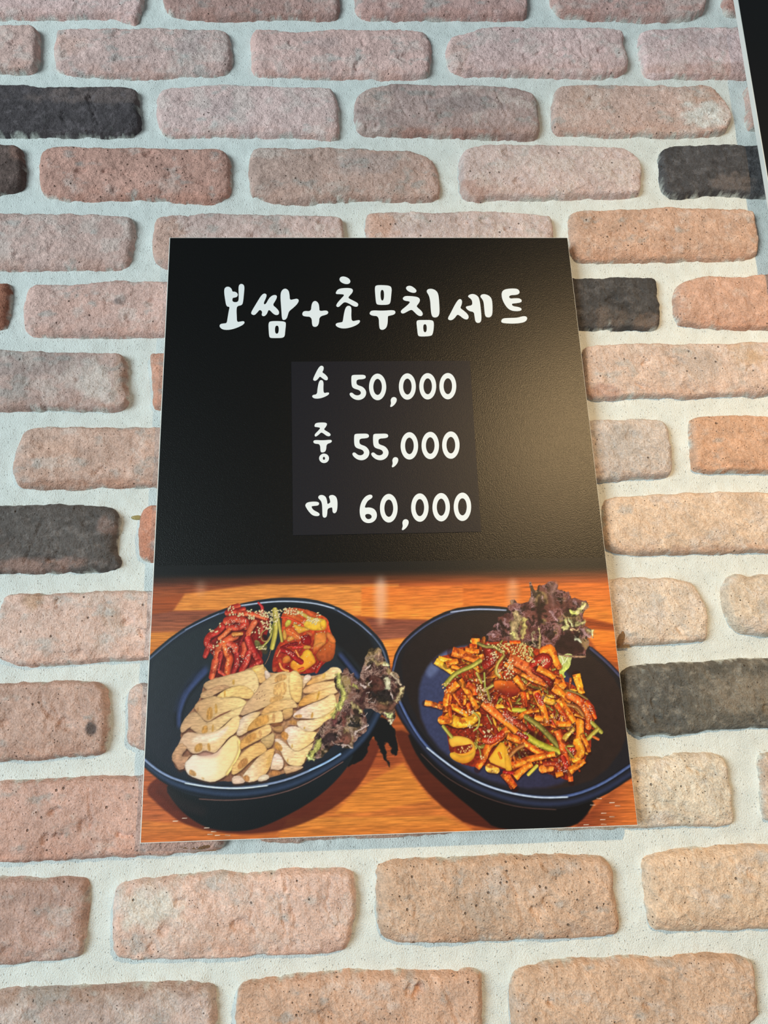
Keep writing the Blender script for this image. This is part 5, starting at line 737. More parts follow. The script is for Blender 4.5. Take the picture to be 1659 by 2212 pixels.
('p',[(120.4,479.1),(126.7,478.8),(127.2,482.6),(121,481.9)],(206,144,80),None,90,{'rim': 0.15,'noise': 0.3,'nsc': (1.2,2),'smooth': 1,'alpha': 0.85,'soft': 0.6,'seed': 313}),
('p',[(132.4,486.1),(134.1,483.9),(134.3,486.7)],(214,166,70),None,90,{'rim': 0.15,'noise': 0.3,'nsc': (1.2,2),'smooth': 1,'alpha': 0.85,'soft': 0.6,'seed': 314}),
('p',[(120.4,482.7),(127.8,483.7),(128.9,486),(119.8,483.5)],(90,60,60),None,90,{'soft': 0.6,'seed': 315}),
('p',[(116.4,487.3),(121,484.1),(127.8,484.3),(134.6,488.3),(143.1,489.1),(144.8,490.8),(140.2,497.2),(132.2,502.4),(126.6,504.4),(122.1,501.6),(118.7,495)],(232,206,194),(234,194,130),30,{'rim': 0.22,'rw': 0.7,'noise': 0.2,'nsc': (3,0.9),'smooth': 1,'grow': 0.04,'sh': 1.5,'seed': 316}),
('p',[(113,491),(115.3,487.2),(120.4,490.1),(119.3,494.4),(117,495.5)],(206,138,66),None,90,{'rim': 0.15,'noise': 0.3,'nsc': (1.2,2),'smooth': 1,'alpha': 0.85,'soft': 0.6,'seed': 317}),
('p',[(122.1,501.6),(123.2,497.3),(123.8,501.1)],(214,166,70),None,90,{'rim': 0.15,'noise': 0.3,'nsc': (1.2,2),'smooth': 1,'alpha': 0.85,'soft': 0.6,'seed': 318}),
('p',[(108,494.6),(111.9,493.7),(116.4,496.5),(122.1,502.1),(126.6,504.9),(132.2,502.9),(140.2,497.8),(142.5,498.4),(139,502.6),(134.5,508.9),(132.2,515.3),(126.5,516.2),(119.8,514.4),(115.9,508.9),(114.2,504.6)],(232,204,186),(232,196,140),40,{'rim': 0.22,'rw': 0.7,'noise': 0.2,'nsc': (3,0.9),'smooth': 1,'grow': 0.04,'sh': 1.5,'seed': 319}),
('p',[(108,498.4),(109.7,495.2),(115.3,500.3),(114.2,504.6),(108.6,501.7)],(208,146,72),None,90,{'rim': 0.15,'noise': 0.3,'nsc': (1.2,2),'smooth': 1,'alpha': 0.85,'soft': 0.6,'seed': 320}),
('p',[(118.4,511.7),(119.8,509.6),(119.8,513.3)],(214,166,80),None,90,{'rim': 0.15,'noise': 0.3,'nsc': (1.2,2),'smooth': 1,'alpha': 0.85,'soft': 0.6,'seed': 321}),
('p',[(107.5,506.5),(110.8,505.5),(115.3,510),(115.9,515.9),(113.1,519),(106.4,518.2),(104.7,517.7)],(232,206,198),(226,190,160),90,{'rim': 0.22,'rw': 0.7,'noise': 0.2,'nsc': (3,0.9),'smooth': 1,'grow': 0.04,'sh': 1.5,'seed': 322}),
('p',[(104.7,519.3),(112,519),(113.7,522.7),(108.6,523.6),(104.2,523)],(190,126,72),None,90,{'rim': 0.15,'noise': 0.3,'nsc': (1.2,2),'smooth': 1,'alpha': 0.85,'soft': 0.6,'seed': 323}),
('p',[(115.9,515.9),(126,516.2),(133.3,516.9),(128.8,519.5),(122,521.4),(117,522.3)],(214,176,140),(206,160,120),90,{'rim': 0.22,'rw': 0.7,'noise': 0.25,'nsc': (3,0.9),'smooth': 1,'grow': 0.04,'sh': 1.5,'seed': 324}),
('l',[(162,441.6),(166,440.6),(168.3,436.3),(171.1,436.9),(173.7,441.9),(177.2,439.8),(178.7,445.3),(182,446.5),(184.5,437.3),(187.6,428),(189.5,421.3),(196.3,418.7),(201.4,420),(202.2,427.8),(207.1,432.9),(208.5,441.7),(210.9,438.5),(213.6,440.2),(217.2,447.4),(217.6,452.9),(221.5,453),(220,460.6),(217.1,464.8),(211.9,468.4),(211.6,476.4),(209.6,484.4),(207.4,483.2),(201,477.2),(193.5,472.7),(186.9,469.4),(184.5,475.7),(187.6,482.7),(188.7,484.8),(185.2,491.6),(180.2,493.5),(178.4,497.1),(174.6,499.6),(173.9,504.3),(165.3,502),(158.2,500.2),(152.1,507.3),(141.8,512.1),(136.4,508.9),(141.4,496.6),(145.3,488.3),(150.3,480.6),(156.9,478.6),(161.5,470.8),(161.6,467),(164.9,463.4),(162.8,457.4),(159.6,450.3)],1.6,(58,36,36),(120,84,74),(188,160,150),325),
('s',[(163.7,442.2),(164.1,449.3),(167.8,457),(166.6,463.4),(163.7,469.8),(159.2,477.1)],4.46,4.46,(170,172,92),None,{'spec': 0.1,'noise': 0.5,'alpha': 0.75,'soft': 0.9,'rag': 2.2,'seed': 326}),
('s',[(161.6,467),(162.6,471.9)],2.76,2.76,(196,200,120),None,{'spec': 0.1,'noise': 0.5,'alpha': 0.75,'soft': 0.9,'rag': 2.2,'seed': 327}),
('s',[(145.8,496.7),(144.6,501.9),(141.3,505.9),(138,509.4)],4.9,4.9,(158,158,84),None,{'spec': 0.1,'noise': 0.5,'alpha': 0.75,'soft': 0.9,'rag': 2.2,'seed': 328}),
('s',[(137,509.4),(140.7,511.6)],2.7,2.7,(190,204,130),None,{'spec': 0.1,'noise': 0.5,'alpha': 0.75,'soft': 0.9,'rag': 2.2,'seed': 329}),
('s',[(176.3,451.8),(178.5,453)],3.34,3.34,(150,150,76),None,{'spec': 0.1,'noise': 0.5,'alpha': 0.75,'soft': 0.9,'rag': 2.2,'seed': 330}),
('s',[(174.8,466.3),(179.1,470.7),(181.8,473)],3.32,3.32,(176,160,110),None,{'spec': 0.1,'noise': 0.5,'alpha': 0.75,'soft': 0.9,'rag': 2.2,'seed': 331}),
('s',[(205,475.7),(207.1,479),(209.4,476.4)],3.32,3.32,(186,206,136),None,{'spec': 0.1,'noise': 0.5,'alpha': 0.75,'soft': 0.9,'rag': 2.2,'seed': 332}),
('s',[(207.5,481.7),(208.5,483.8),(210.3,480.7)],1.66,1.66,(196,200,160),None,{'spec': 0.1,'noise': 0.5,'alpha': 0.75,'soft': 0.9,'rag': 2.2,'seed': 333}),
('s',[(206,447.7),(205.8,452.6)],5.04,5.04,(190,190,160),None,{'spec': 0.1,'noise': 0.5,'alpha': 0.75,'soft': 0.9,'rag': 2.2,'seed': 334}),
('s',[(194.8,429.8),(197,433.7),(200.4,432.7)],3.94,3.94,(160,136,96),None,{'spec': 0.1,'noise': 0.5,'alpha': 0.75,'soft': 0.9,'rag': 2.2,'seed': 335}),
('s',[(202.6,432.8),(206.5,434)],2.81,2.81,(196,190,140),None,{'spec': 0.1,'noise': 0.5,'alpha': 0.75,'soft': 0.9,'rag': 2.2,'seed': 336}),
('s',[(210.7,442.9),(214.4,447.4),(216.6,449.6)],3.37,3.37,(176,160,140),None,{'spec': 0.1,'noise': 0.5,'alpha': 0.75,'soft': 0.9,'rag': 2.2,'seed': 337}),
('s',[(218.6,454),(217.2,460.5),(213.7,464.7)],3.35,3.35,(176,160,120),None,{'spec': 0.1,'noise': 0.5,'alpha': 0.75,'soft': 0.9,'rag': 2.2,'seed': 338}),
('s',[(199.6,421.6),(200,427.2)],3.39,3.39,(160,130,110),None,{'spec': 0.1,'noise': 0.5,'alpha': 0.75,'soft': 0.9,'rag': 2.2,'seed': 339}),
('s',[(182.6,464.9),(185,458.5),(189.5,456)],3.32,3.32,(50,26,28),None,{'noise': 0.5,'alpha': 0.8,'soft': 1,'rag': 2,'seed': 340}),
('s',[(193.9,458.8),(199,457.3),(208.3,460.3),(207.1,462.9),(198.8,462.7)],6.12,6.12,(26,22,24),None,{'noise': 0.5,'alpha': 0.8,'soft': 1,'rag': 2,'seed': 341}),
('s',[(172.2,483.3),(178.8,484)],3.84,3.84,(22,22,26),None,{'noise': 0.5,'alpha': 0.8,'soft': 1,'rag': 2,'seed': 342}),
('s',[(151.2,496.9),(156.7,490.8),(158.8,495)],5.99,5.99,(34,24,28),None,{'noise': 0.5,'alpha': 0.8,'soft': 1,'rag': 2,'seed': 343}),
('s',[(194.3,446.8),(200.9,450.3),(196.3,454)],8.39,8.39,(72,40,36),None,{'noise': 0.5,'alpha': 0.8,'soft': 1,'rag': 2,'seed': 344}),
('s',[(198.6,469.1),(206.7,473.1),(208.5,469.9)],6.1,6.1,(88,56,46),None,{'noise': 0.5,'alpha': 0.8,'soft': 1,'rag': 2,'seed': 345}),
('s',[(158,482.9),(161.4,477.2),(162.5,473.5)],3.84,3.84,(96,52,54),None,{'noise': 0.5,'alpha': 0.8,'soft': 1,'rag': 2,'seed': 346}),
('s',[(167.5,475.2),(167.8,482.6)],4.4,4.4,(104,58,54),None,{'noise': 0.5,'alpha': 0.8,'soft': 1,'rag': 2,'seed': 347}),
('s',[(165.4,495.2),(170.9,492.2),(169.7,497.4)],6,6,(92,54,46),None,{'noise': 0.5,'alpha': 0.8,'soft': 1,'rag': 2,'seed': 348}),
('s',[(187.3,458.1),(189.5,457.6)],0.89,0.89,(176,150,148),(214,196,192),{'soft': 0.5,'alpha': 0.85,'rag': 1.6,'seed': 349}),
('s',[(186.6,462.4),(188.7,464),(191.5,463)],0.78,0.78,(176,150,148),(214,196,192),{'soft': 0.5,'alpha': 0.85,'rag': 1.6,'seed': 350}),
('s',[(188.7,465.6),(193.7,466.3),(194.8,464.2)],0.67,0.67,(176,150,148),(214,196,192),{'soft': 0.5,'alpha': 0.85,'rag': 1.6,'seed': 351}),
('s',[(182.9,475.6),(185.6,476.3),(187.1,474.2)],0.77,0.77,(176,150,148),(214,196,192),{'soft': 0.5,'alpha': 0.85,'rag': 1.6,'seed': 352}),
('s',[(165.3,501.4),(169.6,500.5),(173.9,502.7)],1.63,1.63,(176,150,148),(214,196,192),{'soft': 0.5,'alpha': 0.85,'rag': 1.6,'seed': 353}),
('s',[(176.4,491.8),(182,487.3),(187.6,484.8)],2.19,2.19,(176,150,148),(214,196,192),{'soft': 0.5,'alpha': 0.85,'rag': 1.6,'seed': 354}),
('s',[(161.6,494),(163.2,496.2)],0.65,0.65,(176,150,148),(214,196,192),{'soft': 0.5,'alpha': 0.85,'rag': 1.6,'seed': 355}),
('s',[(157.7,497.6),(160.4,500.3),(163.7,500.4)],0.65,0.65,(176,150,148),(214,196,192),{'soft': 0.5,'alpha': 0.85,'rag': 1.6,'seed': 356}),
('s',[(172.8,481.2),(175.5,482.9)],0.77,0.77,(176,150,148),(214,196,192),{'soft': 0.5,'alpha': 0.85,'rag': 1.6,'seed': 357}),
('s',[(192,447.9),(189.7,451.1)],1.45,1.45,(176,150,148),(214,196,192),{'soft': 0.5,'alpha': 0.85,'rag': 1.6,'seed': 358}),
('s',[(183,450.9),(186.3,453.2)],2.01,2.01,(176,150,148),(214,196,192),{'soft': 0.5,'alpha': 0.85,'rag': 1.6,'seed': 359}),
('s',[(187.3,436.8),(191.3,434.7)],2.24,2.24,(176,150,148),(214,196,192),{'soft': 0.5,'alpha': 0.85,'rag': 1.6,'seed': 360}),
('s',[(209,458.1),(210.4,463.5)],1.45,1.45,(176,150,148),(214,196,192),{'soft': 0.5,'alpha': 0.85,'rag': 1.6,'seed': 361}),
('l',[(295,416.8),(297.7,414.3),(296.8,409.2),(302.9,406.7),(302.7,400.9),(308,399.1),(307.7,395.2),(311.7,394),(315.2,391.5),(321.7,392.9),(315,386.2),(319.9,382.4),(320.9,379.1),(324.1,379.9),(325.1,383.2),(330.4,384),(336.8,378.8),(340.1,371),(338.7,364.3),(341.5,363),(342.2,369.7),(344.8,371.1),(348.1,364.5),(351.9,366.6),(356.9,363.3),(364,365.5),(365.4,371.5),(369.4,371.6),(372.5,373.7),(374.7,371.7),(375.4,377.7),(382.5,379.8),(390.9,382.7),(390.1,389.9),(383.4,395.6),(386.8,400.9),(386.9,406.1),(393.3,408.2),(392.5,414.7),(384.5,415.8),(388.7,419.1),(384,426.6),(382.7,432.3),(374.2,432.7),(364.3,433.8),(356,425.9),(349.1,423.2),(338.4,425.5),(332.5,419),(316.9,418.6)],1.6,(54,26,28),(106,60,54),(176,130,134),362),
('p',[(356.6,419.6),(365.3,410.8),(373.8,411.6),(380.8,420.2),(384.1,425.4),(376.4,430.3),(363.3,430.6),(356,425.9)],(40,24,24),(52,30,28),90,{'noise': 0.35,'soft': 1.2,'rag': 1,'seed': 363}),
('p',[(346.5,373.8),(347.7,389.6),(346.4,402.6),(343,403.8),(344,386.2)],(34,18,18),None,90,{'soft': 1,'alpha': 0.8,'seed': 364}),
('s',[(361.9,366.1),(357.8,374),(358.2,383.3)],6.67,6.67,(104,66,62),(150,112,112),{'noise': 0.4,'alpha': 0.5,'soft': 1.5,'seed': 365}),
('s',[(324.3,393),(325.2,398.2),(320.8,403.3),(320.4,408.4),(321.9,413.6)],7.22,7.22,(164,146,104),None,{'spec': 0.1,'noise': 0.5,'alpha': 0.75,'soft': 0.9,'rag': 2.4,'seed': 366}),
('s',[(331.8,397.1),(331,406.1),(327.9,412.5)],3.94,3.94,(170,158,92),None,{'spec': 0.1,'noise': 0.5,'alpha': 0.75,'soft': 0.9,'rag': 2.4,'seed': 367}),
('s',[(319.6,409.7),(321.3,413)],3.26,3.26,(184,180,110),None,{'spec': 0.1,'noise': 0.5,'alpha': 0.75,'soft': 0.9,'rag': 2.4,'seed': 368}),
('s',[(374.7,390.9),(380.4,393.6),(387.2,385.2)],3.97,3.97,(206,200,130),None,{'spec': 0.1,'noise': 0.5,'alpha': 0.75,'soft': 0.9,'rag': 2.4,'seed': 369}),
('s',[(374.6,391.5),(377.8,392.9)],3.97,3.97,(206,214,110),None,{'spec': 0.1,'noise': 0.5,'alpha': 0.75,'soft': 0.9,'rag': 2.4,'seed': 370}),
('s',[(368.5,399.2),(370.6,404.5),(366.5,406.3)],3.95,3.95,(196,196,130),None,{'spec': 0.1,'noise': 0.5,'alpha': 0.75,'soft': 0.9,'rag': 2.4,'seed': 371}),
('s',[(372.6,398),(374.7,403.3)],3.3,3.3,(186,190,140),None,{'spec': 0.1,'noise': 0.5,'alpha': 0.75,'soft': 0.9,'rag': 2.4,'seed': 372}),
('s',[(378.6,403.3),(385.5,400.9)],3.95,3.95,(170,166,110),None,{'spec': 0.1,'noise': 0.5,'alpha': 0.75,'soft': 0.9,'rag': 2.4,'seed': 373}),
('s',[(388.6,408.8),(392.6,408.2),(391.9,414.7)],2.37,2.37,(206,206,150),None,{'spec': 0.1,'noise': 0.5,'alpha': 0.75,'soft': 0.9,'rag': 2.4,'seed': 374}),
('s',[(376.7,415.6),(380.3,418.2)],3.28,3.28,(196,206,176),None,{'spec': 0.1,'noise': 0.5,'alpha': 0.75,'soft': 0.9,'rag': 2.4,'seed': 375}),
('s',[(374.2,407.8),(378.8,407.9)],2.63,2.63,(200,170,130),None,{'spec': 0.1,'noise': 0.5,'alpha': 0.75,'soft': 0.9,'rag': 2.4,'seed': 376}),
('s',[(342.6,415.4),(343,425.6)],3,3,(160,140,90),None,{'spec': 0.1,'noise': 0.5,'alpha': 0.75,'soft': 0.9,'rag': 2.4,'seed': 377}),
('s',[(338.6,408.9),(336.8,415.3),(339.5,421.1)],1.96,1.96,(170,160,120),None,{'spec': 0.1,'noise': 0.5,'alpha': 0.75,'soft': 0.9,'rag': 2.4,'seed': 378}),
('s',[(343.6,405.1),(344.7,414.2)],1.57,1.57,(176,166,110),None,{'spec': 0.1,'noise': 0.5,'alpha': 0.75,'soft': 0.9,'rag': 2.4,'seed': 379}),
('s',[(355.5,391.1),(358.4,395.1),(360.8,397.7)],3.3,3.3,(160,120,132),(198,164,170),{'soft': 0.7,'alpha': 0.7,'noise': 0.4,'rag': 2.4,'seed': 380}),
('s',[(313.4,397.9),(315.6,403.2)],3.27,3.27,(160,120,132),(198,164,170),{'soft': 0.7,'alpha': 0.7,'noise': 0.4,'rag': 2.4,'seed': 381}),
('s',[(306.5,401.7),(307.4,406.8)],2.61,2.61,(160,120,132),(198,164,170),{'soft': 0.7,'alpha': 0.7,'noise': 0.4,'rag': 2.4,'seed': 382}),
('s',[(297.4,410.5),(304.5,411.3)],1.95,1.95,(160,120,132),(198,164,170),{'soft': 0.7,'alpha': 0.7,'noise': 0.4,'rag': 2.4,'seed': 383}),
('s',[(323.4,387.7),(328.5,390.5)],2.9,2.9,(160,120,132),(198,164,170),{'soft': 0.7,'alpha': 0.7,'noise': 0.4,'rag': 2.4,'seed': 384}),
('s',[(338.7,386.8),(340.8,385.5)],1.98,1.98,(160,120,132),(198,164,170),{'soft': 0.7,'alpha': 0.7,'noise': 0.4,'rag': 2.4,'seed': 385}),
('s',[(378.2,382.4),(380.6,385.1)],2.39,2.39,(160,120,132),(198,164,170),{'soft': 0.7,'alpha': 0.7,'noise': 0.4,'rag': 2.4,'seed': 386}),
('s',[(383.4,408),(386.2,412.6),(389.9,414.6)],2.63,2.63,(160,120,132),(198,164,170),{'soft': 0.7,'alpha': 0.7,'noise': 0.4,'rag': 2.4,'seed': 387}),
('s',[(349.5,377.1),(350.5,381.1)],1.46,1.46,(160,120,132),(198,164,170),{'soft': 0.7,'alpha': 0.7,'noise': 0.4,'rag': 2.4,'seed': 388}),
('s',[(340.6,373),(341.4,378.9)],1.33,1.33,(160,120,132),(198,164,170),{'soft': 0.7,'alpha': 0.7,'noise': 0.4,'rag': 2.4,'seed': 389}),
('s',[(362.4,381.4),(371.7,381.6)],0.93,0.93,(160,120,132),(198,164,170),{'soft': 0.7,'alpha': 0.7,'noise': 0.4,'rag': 2.4,'seed': 390}),
('s',[(338.5,424.2),(338.7,415.3)],0.91,0.91,(160,120,132),(198,164,170),{'soft': 0.7,'alpha': 0.7,'noise': 0.4,'rag': 2.4,'seed': 391}),
('p',[(358.2,429.8),(363.3,430.6),(370.1,428.2),(371.8,430.8),(369.9,435.8),(368.7,440.8),(365.2,443.2),(361.2,445),(364.7,448.8),(356.7,450.5),(355.7,441.1)],(190,194,126),(196,206,90),90,{'noise': 0.3,'nsc': 1.6,'rag': 1.2,'seed': 392}),
('s',[(361.9,431.8),(363.3,436.9),(357.7,441.1)],1.43,1.43,(226,228,190),None,{'soft': 0.5,'alpha': 0.7,'seed': 393}),
('s',[(367.9,430.7),(364,436.3)],1.3,1.3,(226,228,190),None,{'soft': 0.5,'alpha': 0.7,'seed': 394}),
('s',[(364.6,430.6),(374.3,431.5),(382.8,431.7)],1.69,1.69,(150,116,90),None,{'soft': 0.5,'noise': 0.4,'seed': 395}),
('p',[(248.3,432.1),(253.7,428.4),(264.3,426.1),(265.9,421.1),(278.9,420.7),(286,412.5),(296.2,417.3),(320.2,415.9),(310.6,529.5),(300.8,523.3),(288.5,520.6),(277.1,522.6),(263.7,517.5),(257.2,510.2),(256.1,497),(252.9,487.3),(250.6,483.6),(253.7,473.9),(254.4,461.7),(258.2,451.8),(263.2,443.2)],(150,48,22),(120,34,20),90,{'noise': 0.5,'nsc': 1.6,'smooth': 1,'rag': 0.6,'seed': 396}),
('p',[(311.6,419),(323.7,416),(340,424.8),(352.1,422.5),(356.4,431.6),(359.5,440.6),(355.8,450.6),(368.4,454.7),(377.9,463.8),(388,477.7),(386.6,483.8),(381,493.4),(379.6,511.5),(374.8,514.9),(372.8,521.4),(361.2,528.8),(359.8,535.8),(346.5,531.2),(334.3,526.8),(329.9,519.5),(311.3,530.8),(311.9,538.4),(305.7,538.2),(302.9,527)],(156,50,22),(124,34,20),90,{'noise': 0.55,'nsc': 1.6,'smooth': 1,'rag': 0.6,'seed': 397}),
('rc',[(264.9,426.1),(278.8,423.3),(295.8,422.4),(318.8,431.9),(313.1,499.9),(301.8,511.5),(283.2,507.4),(265.7,485.2),(260.4,468),(266.4,453.3)],85,398,0.6,0.9,[((226,116,28),(250,160,52)),((206,84,26),(236,120,46)),((236,160,40),(248,186,70)),((150,36,20),(186,60,34)),((140,126,46),(184,172,80)),((214,96,28),(244,140,50))]),
('rc',[(311.1,425.4),(337,429.2),(355,445.6),(372.6,464.9),(380.6,480.6),(373,507.7),(360.3,519.3),(335.4,515.5),(309.9,517.7),(304.1,511.6)],130,399,1,0.8,[((226,116,28),(250,160,52)),((206,84,26),(236,120,46)),((236,160,40),(248,186,70)),((150,36,20),(186,60,34)),((140,126,46),(184,172,80)),((214,96,28),(244,140,50))]),
('p',[(289.4,438.8),(298.3,441.6),(299.2,462.9),(291.9,475),(286,450.1)],(60,14,14),None,90,{'soft': 2.5,'alpha': 0.6,'noise': 0.3,'seed': 400}),
('p',[(329.4,455),(344.4,461.6),(349.3,464.2),(335.7,457.6)],(50,12,12),None,90,{'soft': 2,'alpha': 0.7,'seed': 401}),
('p',[(318.6,489.8),(333.5,494.5),(345.3,504.5),(333.9,504.1),(324.4,497.2)],(40,14,12),None,90,{'soft': 1.5,'alpha': 0.7,'seed': 402}),
('p',[(361.3,497.7),(366.6,496.6),(364.1,507.4),(359.3,504.9)],(40,12,12),None,90,{'soft': 1.2,'alpha': 0.7,'seed': 403}),
('p',[(310.7,508.2),(329.6,510),(328,513.5),(312.5,516.6)],(40,14,12),None,90,{'soft': 1.5,'alpha': 0.6,'seed': 404}),
('s',[(286,413.2),(285.6,419)],8.17,5.88,(226,116,28),(250,160,52),{'butt': True,'edge': 0.18,'spec': 0.2,'noise': 0.3,'rag': 0.4,'sh': 0.9,'sauce': 0.55,'pw': 4,'seed': 405}),
('s',[(280.3,420.1),(286.8,420.3)],4.75,3.42,(206,70,24),(226,116,28),{'butt': True,'edge': 0.18,'spec': 0.2,'noise': 0.3,'rag': 0.4,'sh': 0.9,'sauce': 0.55,'pw': 4,'seed': 406}),
('s',[(276.1,423.9),(288.4,424.8)],5.42,3.9,(226,116,28),(250,160,52),{'butt': True,'edge': 0.18,'spec': 0.2,'noise': 0.3,'rag': 0.4,'sh': 0.9,'sauce': 0.55,'pw': 4,'seed': 407}),
('s',[(264.4,424.2),(275.9,427.7),(287.8,433.1)],8.79,6.33,(226,116,28),(244,134,52),{'butt': True,'edge': 0.18,'spec': 0.2,'noise': 0.3,'rag': 0.4,'sh': 0.9,'sauce': 0.55,'pw': 4,'seed': 408}),
('s',[(251.7,429.6),(258.1,431.7),(263.9,432.5)],4.71,3.39,(240,176,44),(246,196,80),{'butt': True,'edge': 0.18,'spec': 0.2,'noise': 0.3,'rag': 0.4,'sh': 0.9,'sauce': 0.55,'pw': 4,'seed': 409}),
('s',[(249,432.1),(257.7,438),(264.5,443.2)],6.05,4.36,(240,176,44),(246,200,80),{'butt': True,'edge': 0.18,'spec': 0.2,'noise': 0.3,'rag': 0.4,'sh': 0.9,'sauce': 0.55,'pw': 4,'seed': 410}),
('s',[(258.5,435.5),(269,432.6)],6.05,4.36,(226,116,28),(250,160,52),{'butt': True,'edge': 0.18,'spec': 0.2,'noise': 0.3,'rag': 0.4,'sh': 0.9,'sauce': 0.55,'pw': 4,'seed': 411}),
('s',[(262.9,436.9),(269.9,439.6)],4.03,2.9,(226,116,28),(250,160,52),{'butt': True,'edge': 0.18,'spec': 0.2,'noise': 0.3,'rag': 0.4,'sh': 0.9,'sauce': 0.55,'pw': 4,'seed': 412}),
('s',[(290.2,427.4),(291.6,435.1)],6.09,4.39,(226,116,28),(250,160,52),{'butt': True,'edge': 0.18,'spec': 0.2,'noise': 0.3,'rag': 0.4,'sh': 0.9,'sauce': 0.55,'pw': 4,'seed': 413}),
('s',[(295.8,422.4),(298.9,432.7),(294.8,435.8)],9.79,9.79,(120,22,18),(160,40,30),{'spec': 0.3,'seed': 414}),
('s',[(288.3,417.8),(294.6,421.1),(302.5,420.7),(308.6,425.3)],3.27,3.27,(110,100,50),(150,140,76),{'noise': 0.3,'seed': 415}),
('s',[(288.5,433.1),(280.4,438),(269.8,441.5),(263.1,445.7),(256.9,452.4)],4.16,4.16,(150,140,52),(192,184,88),{'edge': 0.5,'noise': 0.2,'seed': 416}),
('s',[(310.3,429.2),(303.9,435.4),(301.4,443.5),(304.9,447.4)],2.74,2.74,(170,140,62),(206,184,100),{'seed': 417}),
('s',[(269.3,449),(276.3,459.1),(283,474.1)],6.02,4.34,(226,116,28),(250,160,52),{'butt': True,'edge': 0.18,'spec': 0.2,'noise': 0.3,'rag': 0.4,'sh': 0.9,'sauce': 0.55,'pw': 4,'seed': 418}),
('s',[(267.8,452.1),(259.7,458.7),(256.1,465.4),(255.5,475.8)],6.02,4.33,(226,116,28),(250,160,52),{'butt': True,'edge': 0.18,'spec': 0.2,'noise': 0.3,'rag': 0.4,'sh': 0.9,'sauce': 0.55,'pw': 4,'seed': 419}),
('s',[(275.5,452.9),(281.7,456.2),(281.9,462.4)],6.02,4.33,(190,66,28),(226,116,28),{'butt': True,'edge': 0.18,'spec': 0.2,'noise': 0.3,'rag': 0.4,'sh': 0.9,'sauce': 0.55,'pw': 4,'seed': 420}),
('s',[(260.8,461.8),(258.9,471.6)],2.66,1.92,(206,70,24),(226,116,28),{'butt': True,'edge': 0.18,'spec': 0.2,'noise': 0.3,'rag': 0.4,'sh': 0.9,'sauce': 0.55,'pw': 4,'seed': 421}),
('s',[(272.9,462.2),(272.4,470.2)],3.33,2.4,(226,116,28),(250,160,52),{'butt': True,'edge': 0.18,'spec': 0.2,'noise': 0.3,'rag': 0.4,'sh': 0.9,'sauce': 0.55,'pw': 4,'seed': 422}),
('s',[(237.8,467.4),(246.3,469.4),(253.2,472.1)],5.03,3.62,(226,128,40),(250,170,84),{'butt': True,'edge': 0.18,'spec': 0.2,'noise': 0.3,'rag': 0.4,'sh': 0.9,'sauce': 0.55,'pw': 4,'seed': 423}),
('s',[(285.1,443.8),(288.5,451.4)],2.84,2.84,(150,120,56),(192,184,88),{'seed': 424}),
('s',[(291.6,443.9),(291.2,457.7)],1.94,1.94,(120,130,56),(192,184,88),{'seed': 425}),
('s',[(291.2,458.3),(297.9,454.7)],2.57,2.57,(170,150,84),(192,184,88),{'seed': 426}),
('s',[(293.1,459),(294.5,465.8)],2.83,2.83,(140,120,50),None,{'seed': 427}),
('s',[(262.1,471.7),(270.1,476.2),(273.7,479.4)],5.3,3.82,(226,116,28),(240,176,44),{'butt': False,'edge': 0.18,'spec': 0.2,'noise': 0.3,'rag': 0.4,'sh': 0.9,'sauce': 0.55,'pw': 4,'seed': 428}),
('s',[(258.3,481.4),(266.9,485.9),(277.2,483.7),(282.6,479.6)],9.89,7.12,(232,156,36),(246,186,56),{'butt': False,'edge': 0.18,'spec': 0.2,'noise': 0.3,'rag': 0.4,'sh': 0.9,'sauce': 0.55,'pw': 4,'seed': 429}),
('s',[(258.9,471.6),(259.7,480.2)],3.97,2.86,(206,70,24),(226,116,28),{'butt': False,'edge': 0.18,'spec': 0.2,'noise': 0.3,'rag': 0.4,'sh': 0.9,'sauce': 0.55,'pw': 4,'seed': 430}),
('s',[(251.9,482.4),(258.3,482.6)],7.24,5.22,(226,116,28),(250,160,52),{'butt': False,'edge': 0.18,'spec': 0.2,'noise': 0.3,'rag': 0.4,'sh': 0.9,'sauce': 0.55,'pw': 4,'seed': 431}),
('s',[(275.6,470.9),(276.4,477)],3.98,2.87,(206,70,24),(226,116,28),{'butt': False,'edge': 0.18,'spec': 0.2,'noise': 0.3,'rag': 0.4,'sh': 0.9,'sauce': 0.55,'pw': 4,'seed': 432}),
('s',[(279,475.9),(285.1,480.9),(283.2,489.4),(279.2,491.7)],1.66,1.66,(150,140,70),(192,184,88),{'seed': 433}),
('p',[(256.1,497),(263.8,495.5),(273.8,497.5),(279.1,502.5),(279.9,509.7),(276.2,516.7),(267.3,518.8),(260,515.6),(256.6,509.6),(268.1,507),(270.8,504.6),(264.5,503.9),(258.1,505.5)],(246,190,70),(228,140,36),90,{'rim': 0.3,'rw': 1.2,'noise': 0.12,'seed': 434}),
('p',[(256.6,509.6),(260.4,509.1),(267.7,512.9),(276.7,510.2),(279.4,507.3),(277.6,514.4),(271.1,518.9),(263.7,517.5),(257.6,513.8)],(246,190,60),(232,150,40),90,{'rim': 0.25,'noise': 0.12,'seed': 435}),
('p',[(259.9,507.3),(263.2,504.4),(270.8,503.5),(277.2,502.4),(276.9,507.2),(270.4,510.6),(262.8,510.4)],(130,36,22),(150,50,26),90,{'noise': 0.4,'seed': 436}),
('s',[(252.9,487.9),(259.3,496.5)],3.16,3.16,(150,140,52),(192,184,88),{'seed': 437}),
('s',[(279.1,501.9),(283.2,507.4),(283.5,512.2)],1.51,1.51,(130,120,54),None,{'seed': 438}),
